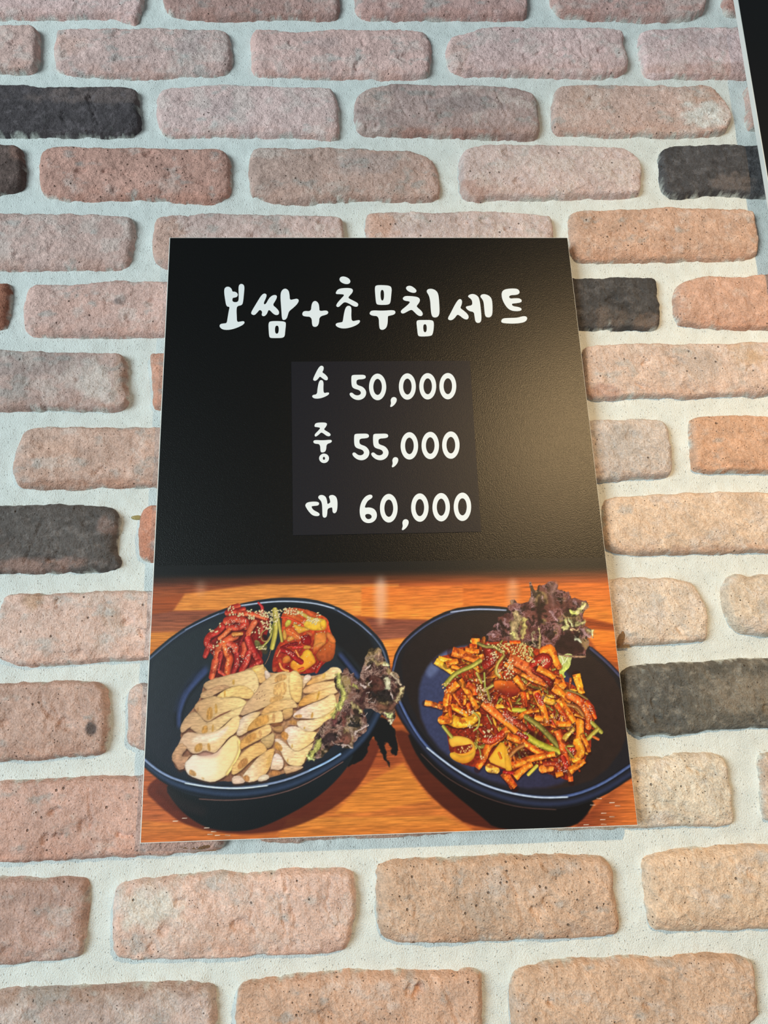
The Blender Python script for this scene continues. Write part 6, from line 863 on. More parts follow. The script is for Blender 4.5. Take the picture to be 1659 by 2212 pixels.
('s',[(288.5,468.8),(298.1,477.6),(307.6,485.8),(315.2,493.9)],7.32,5.27,(218,96,34),(246,136,58),{'butt': True,'edge': 0.18,'spec': 0.2,'noise': 0.3,'rag': 0.4,'sh': 0.9,'sauce': 0.55,'pw': 4,'seed': 439}),
('s',[(309.1,491.9),(300.3,498.3),(289.6,505.2),(286.4,514.6),(279.6,522.7)],7.27,5.23,(216,92,26),(250,160,52),{'butt': True,'edge': 0.18,'spec': 0.2,'noise': 0.3,'rag': 0.4,'sh': 0.9,'sauce': 0.55,'pw': 4,'seed': 440}),
('s',[(303.1,495.4),(293.7,501.7),(288.7,500.4)],5.71,5.71,(176,36,22),(206,80,40),{'spec': 0.3,'seed': 441}),
('p',[(303.3,499.6),(307.4,511.7),(310.2,523.6),(309.4,526),(299.7,522.1),(288.7,517.1),(294.3,510.1)],(240,170,44),(246,180,64),90,{'rim': 0.25,'rw': 1.2,'noise': 0.12,'smooth': 1,'seed': 442}),
('s',[(299.3,510.9),(300.8,515.1)],2.27,2.27,(200,96,30),None,{'seed': 443}),
('s',[(290.2,523),(296.3,525)],7.16,5.15,(226,170,60),(240,190,90),{'butt': False,'edge': 0.18,'spec': 0.2,'noise': 0.3,'rag': 0.4,'sh': 0.9,'sauce': 0.55,'pw': 4,'seed': 444}),
('s',[(301.8,526.9),(306.3,532.9),(309.5,539.4)],7.15,5.15,(214,84,34),(226,116,28),{'butt': True,'edge': 0.18,'spec': 0.2,'noise': 0.3,'rag': 0.4,'sh': 0.9,'sauce': 0.55,'pw': 4,'seed': 445}),
('p',[(298.9,450.4),(307.3,450),(317,453.4),(316.2,463.3),(304.3,463),(299.5,458.5)],(232,116,34),(110,26,20),90,{'noise': 0.25,'rim': 0.2,'rw': 1,'seed': 446}),
('s',[(291.6,479.3),(294.8,486.7)],1.15,1.15,(150,140,80),None,{'seed': 447}),
('p',[(309.1,450.7),(314.9,450.8),(320.2,457.2),(320.3,463.4),(311.7,465.7),(308,463.1)],(206,90,30),(110,24,20),90,{'noise': 0.25,'seed': 448}),
('s',[(314.5,431.8),(326.5,436.6),(336.6,447.6),(347.5,456.1)],10.17,5.87,(206,96,44),(226,120,60),{'butt': True,'edge': 0.18,'spec': 0.2,'noise': 0.3,'rag': 0.4,'sh': 0.9,'sauce': 0.55,'pw': 4,'seed': 449}),
('s',[(310.2,436.2),(317.7,440.8),(330.6,449.4),(345,455.4)],4.06,2.92,(226,116,36),(250,160,52),{'butt': True,'edge': 0.18,'spec': 0.2,'noise': 0.3,'rag': 0.4,'sh': 0.9,'sauce': 0.55,'pw': 4,'seed': 450}),
('s',[(316.3,417.8),(326.2,417.4)],4.09,2.95,(206,70,24),(226,116,28),{'butt': True,'edge': 0.18,'spec': 0.2,'noise': 0.3,'rag': 0.4,'sh': 0.9,'sauce': 0.55,'pw': 4,'seed': 451}),
('s',[(346.4,426.3),(353.4,422.6),(355.5,434.8),(358.3,439.3)],8.19,5.9,(226,116,28),(250,160,52),{'butt': False,'edge': 0.18,'spec': 0.2,'noise': 0.3,'rag': 0.4,'sh': 0.9,'sauce': 0.55,'pw': 4,'seed': 452}),
('s',[(336.2,437.5),(344.8,430.1),(350.9,434),(346.5,439)],7.83,7.83,(150,24,18),(186,50,34),{'spec': 0.35,'seed': 453}),
('s',[(337.1,442.6),(345.7,447.9),(351.4,455.5)],7.16,7.16,(120,24,20),(150,40,26),{'spec': 0.2,'seed': 454}),
('s',[(339.2,440.7),(348.5,445.4),(353.9,450)],6.1,4.39,(226,116,28),(250,160,52),{'butt': True,'edge': 0.18,'spec': 0.2,'noise': 0.3,'rag': 0.4,'sh': 0.9,'sauce': 0.55,'pw': 4,'seed': 455}),
('s',[(373.2,446.7),(374.4,453.6),(376.6,463.7)],7.47,5.38,(240,156,34),(250,180,60),{'butt': True,'edge': 0.18,'spec': 0.2,'noise': 0.3,'rag': 0.4,'sh': 0.9,'sauce': 0.55,'pw': 4,'seed': 456}),
('s',[(353,453.1),(360.5,456.4),(362.2,458.3)],7.43,5.35,(226,116,28),(250,160,52),{'butt': True,'edge': 0.18,'spec': 0.2,'noise': 0.3,'rag': 0.4,'sh': 0.9,'sauce': 0.55,'pw': 4,'seed': 457}),
('s',[(351.9,457.4),(358.5,463.2),(366.2,470.3)],7.42,5.34,(226,116,28),(250,160,52),{'butt': True,'edge': 0.18,'spec': 0.2,'noise': 0.3,'rag': 0.4,'sh': 0.9,'sauce': 0.55,'pw': 4,'seed': 458}),
('s',[(318.4,447.8),(323.1,453.5),(326.5,459.3)],6.07,4.37,(226,116,28),(250,160,52),{'butt': True,'edge': 0.18,'spec': 0.2,'noise': 0.3,'rag': 0.4,'sh': 0.9,'sauce': 0.55,'pw': 4,'seed': 459}),
('s',[(324.4,460.5),(325.2,473.5)],5.37,3.87,(206,70,24),(226,116,28),{'butt': True,'edge': 0.18,'spec': 0.2,'noise': 0.3,'rag': 0.4,'sh': 0.9,'sauce': 0.55,'pw': 4,'seed': 460}),
('s',[(328.2,461.2),(329,467.4)],2.95,2.13,(226,116,28),(250,160,52),{'butt': True,'edge': 0.18,'spec': 0.2,'noise': 0.3,'rag': 0.4,'sh': 0.9,'sauce': 0.55,'pw': 4,'seed': 461}),
('s',[(336.1,460.1),(338,467.7),(340.6,473.9),(342.3,482.6),(342.9,489.9)],7.39,5.32,(226,116,28),(250,160,52),{'butt': True,'edge': 0.18,'spec': 0.2,'noise': 0.3,'rag': 0.4,'sh': 0.9,'sauce': 0.55,'pw': 4,'seed': 462}),
('s',[(342.5,467.2),(347.4,469.8),(355.1,470.6)],6.04,4.35,(240,176,44),(250,190,80),{'butt': True,'edge': 0.18,'spec': 0.2,'noise': 0.3,'rag': 0.4,'sh': 0.9,'sauce': 0.55,'pw': 4,'seed': 463}),
('s',[(355.4,467.5),(361,476.3),(367.5,487.5)],7.39,5.32,(226,116,28),(250,160,52),{'butt': True,'edge': 0.18,'spec': 0.2,'noise': 0.3,'rag': 0.4,'sh': 0.9,'sauce': 0.55,'pw': 4,'seed': 464}),
('s',[(352.4,471.8),(361.4,484.9),(363.5,489.3)],4.69,3.38,(206,70,24),(226,116,28),{'butt': True,'edge': 0.18,'spec': 0.2,'noise': 0.3,'rag': 0.4,'sh': 0.9,'sauce': 0.55,'pw': 4,'seed': 465}),
('s',[(337,463.9),(339.7,470.2)],5.16,5.16,(170,30,20),(206,70,40),{'spec': 0.3,'seed': 466}),
('s',[(366.1,464.7),(374.6,470.5),(379,477.4),(380.6,485.5),(379.3,491.5)],7.41,5.33,(206,84,28),(236,120,50),{'butt': False,'edge': 0.18,'spec': 0.25,'noise': 0.3,'rag': 0.4,'sh': 0.9,'sauce': 0.55,'pw': 4,'seed': 467}),
('s',[(380.2,471.9),(384.1,477.6),(386,483.8)],4.71,3.39,(200,64,30),(226,116,28),{'butt': False,'edge': 0.18,'spec': 0.25,'noise': 0.3,'rag': 0.4,'sh': 0.9,'sauce': 0.55,'pw': 4,'seed': 468}),
('s',[(364,472.7),(371.5,474.8),(375.3,481)],3.87,3.87,(140,70,36),(180,130,70),{'seed': 469}),
('s',[(364,460.3),(372.8,463),(380.6,468.2)],1.95,1.95,(110,80,40),(150,130,76),{'seed': 470}),
('s',[(315.4,475.7),(324.3,476.5)],4.1,4.1,(190,180,50),(210,200,80),{'seed': 471}),
('s',[(316.5,484.9),(324.8,477.8),(337.2,476.3)],4.38,3.15,(226,116,28),(250,160,52),{'butt': True,'edge': 0.18,'spec': 0.2,'noise': 0.3,'rag': 0.4,'sh': 0.9,'sauce': 0.55,'pw': 4,'seed': 472}),
('s',[(332.7,482.3),(340.2,484.3)],5.99,4.31,(226,116,28),(250,160,52),{'butt': True,'edge': 0.18,'spec': 0.2,'noise': 0.3,'rag': 0.4,'sh': 0.9,'sauce': 0.55,'pw': 4,'seed': 473}),
('s',[(325.7,482.1),(336.5,489.7),(343.4,497.8),(350.3,505.8)],5.12,5.12,(110,96,40),(150,140,70),{'noise': 0.25,'seed': 474}),
('s',[(306.2,485.8),(309.9,487.7),(316.4,494)],5.73,5.73,(226,116,28),(250,160,52),{'butt': True,'seed': 475}),
('s',[(317.6,486.7),(322.4,490.5)],7.01,7.01,(120,34,22),(180,80,40),{'spec': 0.3,'seed': 476}),
('s',[(308,479.8),(314.5,485.4)],5.75,5.75,(156,36,24),(196,76,50),{'spec': 0.35,'seed': 477}),
('s',[(323.7,497.2),(333.3,504.1),(342.4,508),(350.4,511.2)],5.72,5.72,(170,160,44),(206,196,76),{'noise': 0.2,'seed': 478}),
('s',[(307.9,496.8),(319.5,501.9),(329.7,508.8),(341.1,515.1)],6.33,4.56,(216,96,28),(250,160,52),{'butt': True,'edge': 0.18,'spec': 0.2,'noise': 0.3,'rag': 0.4,'sh': 0.9,'sauce': 0.55,'pw': 4,'seed': 479}),
('s',[(309.6,521.9),(322.6,517.5),(333.5,514.9),(347.7,512.9)],6.27,4.51,(222,104,28),(250,160,52),{'butt': True,'edge': 0.18,'spec': 0.2,'noise': 0.3,'rag': 0.4,'sh': 0.9,'sauce': 0.55,'pw': 4,'seed': 480}),
('s',[(311.3,530.8),(319.4,524.5),(327.3,520.6)],6.5,4.68,(222,110,30),(250,160,52),{'butt': True,'edge': 0.18,'spec': 0.2,'noise': 0.3,'rag': 0.4,'sh': 0.9,'sauce': 0.55,'pw': 4,'seed': 481}),
('s',[(323.4,528.8),(330.9,522.5)],3.13,3.13,(196,176,60),(214,200,90),{'seed': 482}),
('s',[(309.1,513),(314.6,507.8),(320.4,505.5)],4.03,4.03,(150,76,36),(190,130,70),{'seed': 483}),
('s',[(317.5,495.2),(324.2,499)],3.81,3.81,(140,26,22),None,{'spec': 0.4,'seed': 484}),
('s',[(347.7,480.3),(352,488.9),(353.4,493.8)],2.94,2.11,(200,130,50),(250,160,52),{'butt': True,'edge': 0.18,'spec': 0.2,'noise': 0.3,'rag': 0.4,'sh': 0.9,'sauce': 0.55,'pw': 4,'seed': 485}),
('s',[(351.5,493.8),(354.3,503.5),(355.8,514.4),(358.4,525.1),(359.2,535.8)],6.64,4.47,(212,84,32),(240,124,50),{'butt': True,'edge': 0.18,'spec': 0.2,'noise': 0.3,'rag': 0.4,'sh': 0.9,'sauce': 0.55,'pw': 4,'seed': 486}),
('s',[(354.3,516.7),(356.7,523.9)],5.06,5.06,(160,30,24),(196,60,40),{'spec': 0.3,'seed': 487}),
('s',[(356.4,501.8),(361.5,496.5),(367,492.4)],4.37,3.15,(206,160,60),(232,200,100),{'butt': True,'edge': 0.18,'spec': 0.2,'noise': 0.3,'rag': 0.4,'sh': 0.9,'sauce': 0.55,'pw': 4,'seed': 488}),
('s',[(360.5,493.4),(364.8,489.3)],3.32,2.39,(190,170,90),None,{'butt': True,'edge': 0.18,'spec': 0.2,'noise': 0.3,'rag': 0.4,'sh': 0.9,'sauce': 0.55,'pw': 4,'seed': 489}),
('s',[(372,488.3),(371.8,495.6),(368.2,505.1)],7.34,5.29,(226,116,28),(250,160,52),{'butt': False,'edge': 0.18,'spec': 0.2,'noise': 0.3,'rag': 0.4,'sh': 0.9,'sauce': 0.55,'pw': 4,'seed': 490}),
('s',[(372.8,498),(376.8,507.8),(377.6,512.6)],4.39,3.16,(226,116,28),(250,160,52),{'butt': True,'edge': 0.18,'spec': 0.2,'noise': 0.3,'rag': 0.4,'sh': 0.9,'sauce': 0.55,'pw': 4,'seed': 491}),
('s',[(368.2,505.1),(370.9,510),(368.9,516),(364.3,518.2)],7.95,5.72,(226,126,30),(246,164,50),{'butt': False,'edge': 0.18,'spec': 0.2,'noise': 0.3,'rag': 0.4,'sh': 0.9,'sauce': 0.55,'pw': 4,'seed': 492}),
('s',[(353.3,488.4),(362.2,489.2)],5.33,3.83,(226,116,28),(250,160,52),{'butt': False,'edge': 0.18,'spec': 0.2,'noise': 0.3,'rag': 0.4,'sh': 0.9,'sauce': 0.55,'pw': 4,'seed': 493}),
('s',[(358.8,509.7),(363.9,509.8)],3.81,3.81,(170,36,26),None,{'spec': 0.3,'seed': 494}),
('s',[(357.7,508.4),(363.2,516.4)],1.91,1.91,(130,110,50),None,{'seed': 495}),
('s',[(382.9,488.6),(389.7,496.1)],3.85,3.85,(150,140,52),(192,184,88),{'seed': 496}),
('s',[(386.7,494.2),(378.2,501.2)],3.85,3.85,(170,140,50),(192,184,88),{'seed': 497}),
('s',[(335.7,525),(343.3,524.7)],6.54,4.71,(226,120,36),(246,150,60),{'butt': False,'edge': 0.18,'spec': 0.2,'noise': 0.3,'rag': 0.4,'sh': 0.9,'sauce': 0.55,'pw': 4,'seed': 498}),
('s',[(338.6,521),(348.8,520.7),(350.8,526.1)],4.41,4.41,(150,40,24),(190,80,40),{'spec': 0.3,'seed': 499}),
('s',[(346.6,530.1),(353,529.1)],4.57,3.29,(226,116,28),(250,160,52),{'butt': True,'edge': 0.18,'spec': 0.2,'noise': 0.3,'rag': 0.4,'sh': 0.9,'sauce': 0.55,'pw': 4,'seed': 500}),
('s',[(358.8,527.5),(366.3,523),(373,519.6)],6.55,3.78,(226,116,28),(250,160,52),{'butt': True,'edge': 0.18,'spec': 0.2,'noise': 0.3,'rag': 0.4,'sh': 0.9,'sauce': 0.55,'pw': 4,'seed': 501}),
('s',[(382.8,500.1),(386.5,502.1)],2.56,2.56,(180,90,40),None,{'seed': 502}),
('s',[(303.4,528.2),(307.3,534.1),(311.3,538.9)],6.5,4.68,(214,90,34),(226,116,28),{'butt': True,'edge': 0.18,'spec': 0.2,'noise': 0.3,'rag': 0.4,'sh': 0.9,'sauce': 0.55,'pw': 4,'seed': 503}),
('s',[(302.9,526.4),(309.1,527.2)],3.13,3.13,(150,30,26),None,{'spec': 0.3,'seed': 504}),
('p',[(304.9,502.1),(307.3,511.7),(310,524.8),(306.7,525.9),(303.1,524.6)],(240,172,50),None,90,{'noise': 0.1,'rim': 0.2,'seed': 505}),
('d',[(313,418.4),(330.1,418.1),(337.5,423.5),(332.9,431),(338.3,436.3),(330,434.2),(322.5,430.1),(315,426.1)],120,(236,212,140),(0.85,0.5),506),
('d',[(296.1,418.6),(308,417.6),(319.9,419.2),(319.2,427.5),(308.6,425.3)],40,(236,212,140),(0.85,0.5),507),
('d',[(298.2,425.1),(308,425.3),(306.9,430.4),(297.7,431.4)],18,(238,214,165),(0.95,0.55),508),
('d',[(306.1,432.9),(318.7,433.2),(317.3,450.2),(302.9,448)],26,(238,214,165),(0.95,0.55),509),
('d',[(310.4,433.7),(320.6,436.5),(316,444.6),(309.2,449.4)],18,(238,214,165),(0.95,0.55),510),
('d',[(335.4,432.4),(352.3,434.1),(345.2,439),(337.5,437.5)],14,(238,214,165),(0.95,0.55),511),
('d',[(273.3,447.2),(291.1,450.2),(291.1,468.8),(283.6,466.2),(280.6,453.7)],26,(240,200,160),(0.95,0.55),512),
('d',[(253.7,451.7),(267.9,450.8),(262.4,456.9),(253,463.5)],12,(236,180,120),(0.95,0.55),513),
('d',[(262.4,477.2),(270.3,473.2),(282.9,475.4),(274.9,480)],12,(238,214,165),(0.95,0.55),514),
('d',[(273.1,487.9),(278.3,486.8),(278,491)],4,(238,214,165),(0.95,0.55),515),
('d',[(259.9,507.9),(277.3,501.8),(276.9,507.2),(267.9,510.5)],14,(240,190,120),(0.95,0.55),516),
('d',[(287.4,491.9),(297.1,490.4),(295.2,498.2),(287.7,497.4)],12,(238,214,165),(0.95,0.55),517),
('d',[(281.5,513.3),(287.8,512.3),(286.2,517)],5,(238,214,165),(0.95,0.55),518),
('d',[(292.6,430),(302,427.1),(303.9,435.4),(294.7,437.7)],20,(255,225,205),(0.5,0.22),519),
('d',[(284.4,453.8),(299.2,462.9),(297.7,473.9),(289.2,467.5)],40,(255,225,205),(0.5,0.22),520),
('d',[(300.8,475.2),(314.8,479.3),(314.1,487.8),(307.1,484.6)],30,(255,225,205),(0.5,0.22),521),
('d',[(287.1,496.1),(303,496),(299.4,501.9),(289.9,501.6)],24,(255,225,205),(0.5,0.22),522),
('d',[(336.4,463.9),(343.9,466),(341.9,473.9),(337,470.7)],22,(255,225,205),(0.5,0.22),523),
('d',[(374.8,468),(388,477.7),(381.4,489.8),(377.5,478.6)],34,(255,225,205),(0.5,0.22),524),
('d',[(306.8,478.5),(318,481.9),(313.5,489.7),(306.4,484)],24,(255,225,205),(0.5,0.22),525),
('d',[(349.1,479.7),(361.6,483.1),(358.5,487.9),(349.9,484)],20,(255,225,205),(0.5,0.22),526),
('d',[(315.7,494),(325.7,496.1),(322.8,500.2)],16,(255,225,205),(0.5,0.22),527),
('d',[(347.9,516.5),(359.1,519.2),(356.8,528.6),(348.1,527.2)],30,(255,225,205),(0.5,0.22),528),
('d',[(358.9,508.5),(365.1,509.9),(363.4,514.6)],14,(255,225,205),(0.5,0.22),529),
('d',[(342,431.3),(352.4,432.8),(346.5,439)],18,(255,225,205),(0.5,0.22),530),
('d',[(363.9,460.9),(368.7,464.8),(364.7,465.9)],8,(255,225,205),(0.5,0.22),531),
('d',[(327.7,444.9),(338.8,451.5),(337.3,453.9),(328.6,449.9)],10,(255,225,205),(0.5,0.22),532),
('d',[(340.8,485.6),(347.2,485.1),(345.6,488.8)],10,(255,225,205),(0.5,0.22),533),
('d',[(311.1,425.4),(349.8,432.7),(372.6,464.9),(379.5,489.7),(369.8,519.5),(334.8,521.5),(303.6,517.6)],110,(255,214,180),(0.5,0.22),534),
('d',[(264.9,426.1),(295.8,422.4),(319.4,425.6),(312.1,511.8),(282.9,511),(259.7,480.2)],90,(255,214,180),(0.5,0.22),535),
('d',[(116.1,384.3),(148,392.2),(158.8,413.6),(147.6,430.7),(117,434.3),(115.2,403.8)],50,(255,226,190),(0.5,0.22),536),
('s',[(25.4,556.1),(29.2,556.2)],0.6,0.6,(228,214,200),None,{'soft': 0.3,'alpha': 0.75,'seed': 537}),
('s',[(32.9,554.2),(36.6,554.3)],0.6,0.6,(228,214,200),None,{'soft': 0.3,'alpha': 0.75,'seed': 538}),
('s',[(51.2,562.2),(54.9,562.3)],0.6,0.6,(228,214,200),None,{'soft': 0.3,'alpha': 0.75,'seed': 539}),
('s',[(56.9,565.2),(60.7,565.4)],0.6,0.6,(228,214,200),None,{'soft': 0.3,'alpha': 0.75,'seed': 540}),
('s',[(60,568.1),(63.7,568.3)],0.6,0.6,(228,214,200),None,{'soft': 0.3,'alpha': 0.75,'seed': 541}),
('s',[(54,567.2),(57.7,567.4)],0.6,0.6,(228,214,200),None,{'soft': 0.3,'alpha': 0.75,'seed': 542}),
('s',[(68.3,568.4),(72,568.5)],0.6,0.6,(228,214,200),None,{'soft': 0.3,'alpha': 0.75,'seed': 543}),
('s',[(379.9,549.9),(383.8,550.1)],0.63,0.63,(228,214,200),None,{'soft': 0.3,'alpha': 0.75,'seed': 544}),
('s',[(390.5,553.6),(394.5,553.7)],0.63,0.63,(228,214,200),None,{'soft': 0.3,'alpha': 0.75,'seed': 545}),
('s',[(382.5,561.7),(386.4,561.8)],0.63,0.63,(228,214,200),None,{'soft': 0.3,'alpha': 0.75,'seed': 546}),
('s',[(389.2,564.8),(393.1,564.9)],0.63,0.63,(228,214,200),None,{'soft': 0.3,'alpha': 0.75,'seed': 547}),
('s',[(381.1,566.7),(385,566.8)],0.63,0.63,(228,214,200),None,{'soft': 0.3,'alpha': 0.75,'seed': 548}),
('s',[(366.5,570.2),(370.4,570.3)],0.63,0.63,(228,214,200),None,{'soft': 0.3,'alpha': 0.75,'seed': 549}),
('s',[(381.4,570.3),(385.4,570.5)],0.63,0.63,(228,214,200),None,{'soft': 0.3,'alpha': 0.75,'seed': 550}),
('s',[(373.8,554.9),(377.7,555)],0.63,0.63,(228,214,200),None,{'soft': 0.3,'alpha': 0.75,'seed': 551}),
('s',[(395,556.3),(398.9,556.4)],0.63,0.63,(228,214,200),None,{'soft': 0.3,'alpha': 0.75,'seed': 552})]
pn = Painter(PW, VP, PH); run_print(pn, PRINT)
U, V = np.meshgrid(np.linspace(.7, PW-.4, pn.nx), np.linspace(VP, PH-.5, pn.ny))
PX, PZ = pq(U, V)
img = np.clip(lin(np.clip(pn.im, 0, 1))*1.13, 0, .86)
ph = obj('photo_print', grid_mesh('photo_print', PX[::-1], np.full(PX.shape, YF+OFF.y), PZ[::-1], img[::-1]), M_PRINT, poster)
ph['label'] = 'printed photograph of sliced pork and red salad in two black bowls'
def glyphs(name, shapes, y, mat, parent, thick=.00012):
    """white cut-vinyl characters: outlines with counters, smoothed and extruded a little"""
    v, f = [], []
    for loops in shapes:
        L3 = [[Vector((a, b, 0)) for a, b in smooth_closed(q, 2)] for q in loops]
        flat = [p for q in L3 for p in q]; base = len(v)
        for p in flat:
            x, z = pq(p.x, p.y); v.append((x, y+OFF.y, z))
        for p in flat:
            x, z = pq(p.x, p.y); v.append((x, y+thick+OFF.y, z))
        n = len(flat)
        for t in tessellate_polygon(L3):
            a, b, c = (Vector((v[base+i][0], v[base+i][2])) for i in t)
            if (b-a).cross(c-a) < 0: t = t[::-1]
            f.append([base+i for i in t])
        k = base
        for q in L3:
            m = len(q)
            for i in range(m): f.append([k+i, k+(i+1) % m, k+n+(i+1) % m, k+n+i])
            k += m
    return obj(name, raw_mesh(name, v, f), mat, parent)
TITLE = [[[(57,59.1),(59.4,57.2),(62.5,57.8),(64.6,60.7),(64.8,63.1),(68.2,63.1),(70.7,65.8),(69.9,69),(66.9,69.9),(65.1,70.2),(65.2,74.9),(71.1,75),(71.5,68.7),(70.8,56.7),(72.9,54),(75.7,54.7),(77,57.6),(76.5,65.5),(75.8,75),(74.7,78.4),(69.8,79.4),(69.4,84.4),(69.8,90.6),(70.1,97.4),(74.2,96.5),(77,96.2),(77.8,98.1),(75.7,100.7),(68.9,104.2),(62.1,106),(55.9,105.4),(52.9,102.1),(53.7,99.2),(57.8,98.6),(60.2,98.3),(60.9,92.1),(61.9,84.3),(62.7,80),(59.4,79.9),(57.9,71.8),(56.8,63.9)]],[[(83.7,86.8),(86.4,81.3),(90.5,73.5),(93.9,67.2),(96.7,65),(99.2,66.2),(98.8,69.6),(95.8,77),(98.2,77.8),(101.6,70.4),(105.1,67.2),(108.5,66.9),(109.7,69.1),(107.9,73.6),(105.1,78.3),(108.6,81.4),(111.7,85.4),(111.4,89),(108.6,89.9),(105.6,88),(102.8,84.5),(101,83.7),(99.6,88.4),(96.9,91.2),(94.1,90),(95.1,85.7),(92.4,83.2),(90,86.8),(87.2,89.8),(84.5,88.8)]],[[(112.7,67.2),(114.1,61.7),(117.6,59.3),(121.1,61.7),(122.1,67.3),(122.2,72.8),(126,72),(129.5,71.1),(131.5,72.9),(130.1,76.8),(125.9,81.5),(121.4,85.4),(120.4,89.3),(119,94),(116.2,95.5),(114.4,94),(113.9,84.6)]],[[(101.1,98.5),(102.9,96.4),(111.4,96.3),(118,97.1),(118.4,100.2),(117.6,107.9),(117.2,113.3),(114.9,115),(108.7,115.1),(103,115),(101.9,113.2),(101.4,106.3)],[(107.6,101.4),(111.4,101.4),(111.2,110.3),(107.6,110.3)]],[[(134.5,87.8),(136.3,85),(143.3,85.7),(143.8,78.4),(145.5,74.5),(148.3,73.7),(151,76.6),(151.7,81.6),(151.6,85.6),(158.6,84.5),(160.8,86.4),(159.7,89.2),(151.6,91.4),(151.2,98.8),(149.3,102.7),(145.9,103.1),(144.2,101.1),(143.9,91.8),(137,91.3),(134.9,90.2)]],[[(172.1,49.8),(173.3,46.6),(176.9,45.7),(181.8,47.9),(183.8,51.5),(182.3,54.4),(178.8,55),(174.3,53.1)]],[[(168.3,64.3),(170.9,60.3),(177.3,59.2),(184.3,59.5),(186,61.9),(184.9,65.1),(182,68.3),(180.6,70.7),(184.7,73.1),(190.2,76.3),(190.9,78.7),(189.4,80.9),(185.9,80.2),(181.1,76.7),(176.9,75.1),(174.1,77.8),(170.8,81.3),(168.4,80.1),(169.2,77),(173.5,71.5),(177.8,66.7),(171.5,66.2),(168.7,66.2)]],[[(177.5,82.5),(179.7,79.4),(183.1,79.9),(183.8,83.4),(183.3,91.2),(183.8,97.2),(189,95.9),(191.8,95.6),(192,97.8),(189.6,100.6),(183.3,103.7),(176.3,105.2),(170.8,104.2),(167.4,101.7),(168.1,98.9),(173.7,98),(174.8,97.4),(175.9,89.6)]],[[(208,58),(209.9,56.1),(216.9,56.1),(223.3,56.8),(225.3,59.7),(224.3,67.7),(223.2,76.4),(221.1,78.5),(214.7,78.8),(209.8,78.4),(208.6,76.4),(208.1,66)],[(213.5,61.6),(217.3,61.6),(216.7,73.7),(213.5,73.7)]],[[(201.8,87.4),(204,84.7),(214.5,85.4),(225.7,84.5),(228.1,86.4),(226.9,89.6),(221.3,91.1),(219.9,91.4),(219.6,99.2),(218,104.7),(214.4,107),(211.7,106.2),(210.8,103.1),(210.9,91.4),(204.5,90.9),(202,89.4)]],[[(239.2,59.7),(241,57.2),(244.6,56.8),(248.7,59.8),(250.4,62.7),(249.2,64.9),(246.3,65.2),(241.5,63.3)]],[[(235.4,71.7),(237.7,68.7),(243.3,68.7),(251.1,69.7),(253.5,72.6),(252.2,76.6),(249.2,80.2),(250.5,82.1),(254.5,86.1),(255.5,89.7),(253.5,91.9),(250.1,90.8),(246.7,86.8),(244.3,84),(240.4,86),(235.4,89),(233.1,87.5),(233.5,84.9),(237.8,81.3),(242.3,77),(243.1,74.9),(237.4,74.1)]],[[(260.2,63.8),(261.5,60.9),(265.8,60.3),(269.9,62.2),(272.3,66.3),(272.6,77.4),(272.3,88.5),(270.4,92.5),(266.8,93.5),(264.1,91.6),(263.5,83.8),(263.6,74.2),(262.5,67.8)]],[[(248.3,97.8),(249.8,96),(256.1,96),(263.8,96),(266,97.9),(265.4,105.7),(264,111.9),(262.2,113.8),(255.2,114.4),(249.9,114.2),(249,111.8),(248.7,104.1)],[(254.9,100.7),(258.7,100.7),(258.1,109.6),(254.9,109.6)]],[[(280.1,94.1),(283.3,88.6),(288.1,79.1),(292,73.1),(294.5,72.1),(296.1,74.4),(295.2,79.1),(293.3,82.6),(296.9,85.5),(300.9,89.9),(301.6,93.4),(299.8,95.9),(296.3,95),(292.3,91),(290,89.9),(287.2,94.1),(283.9,96.5),(281.1,96.1)]],[[(301.9,69.6),(303.8,67.2),(308.2,66.4),(312.3,68.8),(313.8,72.8),(314.4,82.4),(314.4,95.1),(313,99),(310.1,99.8),(307.8,98.2),(307.4,91.9),(307.1,87.1),(302.5,86.3),(299.5,83.1),(299.3,81.1),(301.5,80.4),(306.1,79.5),(306.2,74.4),(304.9,72)]],[[(314.6,69.6),(316.3,67.1),(320.3,66.8),(324.4,68.9),(326.7,72.9),(326.5,82.5),(325.6,90.4),(323.3,93.2),(320.4,93.5),(318.1,91.9),(317.9,84),(317.9,76.1),(316.7,72.5)]],[[(336.8,66.5),(338.5,62.5),(343.7,60.6),(352.3,60.4),(355.1,62.1),(355.9,65.3),(353.1,67.9),(344.5,68.2),(344.5,72.2),(349.9,71.7),(354.9,71.7),(357.2,73.8),(356.4,76.5),(350.9,77.5),(346.3,77.8),(347,80.7),(353.4,81.8),(356.1,83.4),(355.6,85.8),(351.5,86.6),(345.9,86.1),(341.8,83.3),(338.7,77.7),(337,72.1)]],[[(334,97.5),(335.5,94.6),(342.4,94.1),(350.9,94),(356.7,92.1),(360.3,92.5),(361,95.3),(358.3,98.8),(351.8,100.3),(343.2,100.6),(336.2,99.9),(334.2,99)]]]
tl = glyphs('title_lettering', TITLE, YF-.00012, M_WHITE, poster); tl['label'] = 'white handwritten Korean title'
STICK = [(123.6,141.1),(299.3,141.5),(298.1,315.7),(124.7,315.9)]
st = slab('price_sticker', STICK, YF-.0005, YF+.0, M_STICK, poster); st['label'] = 'square navy-black price sticker'
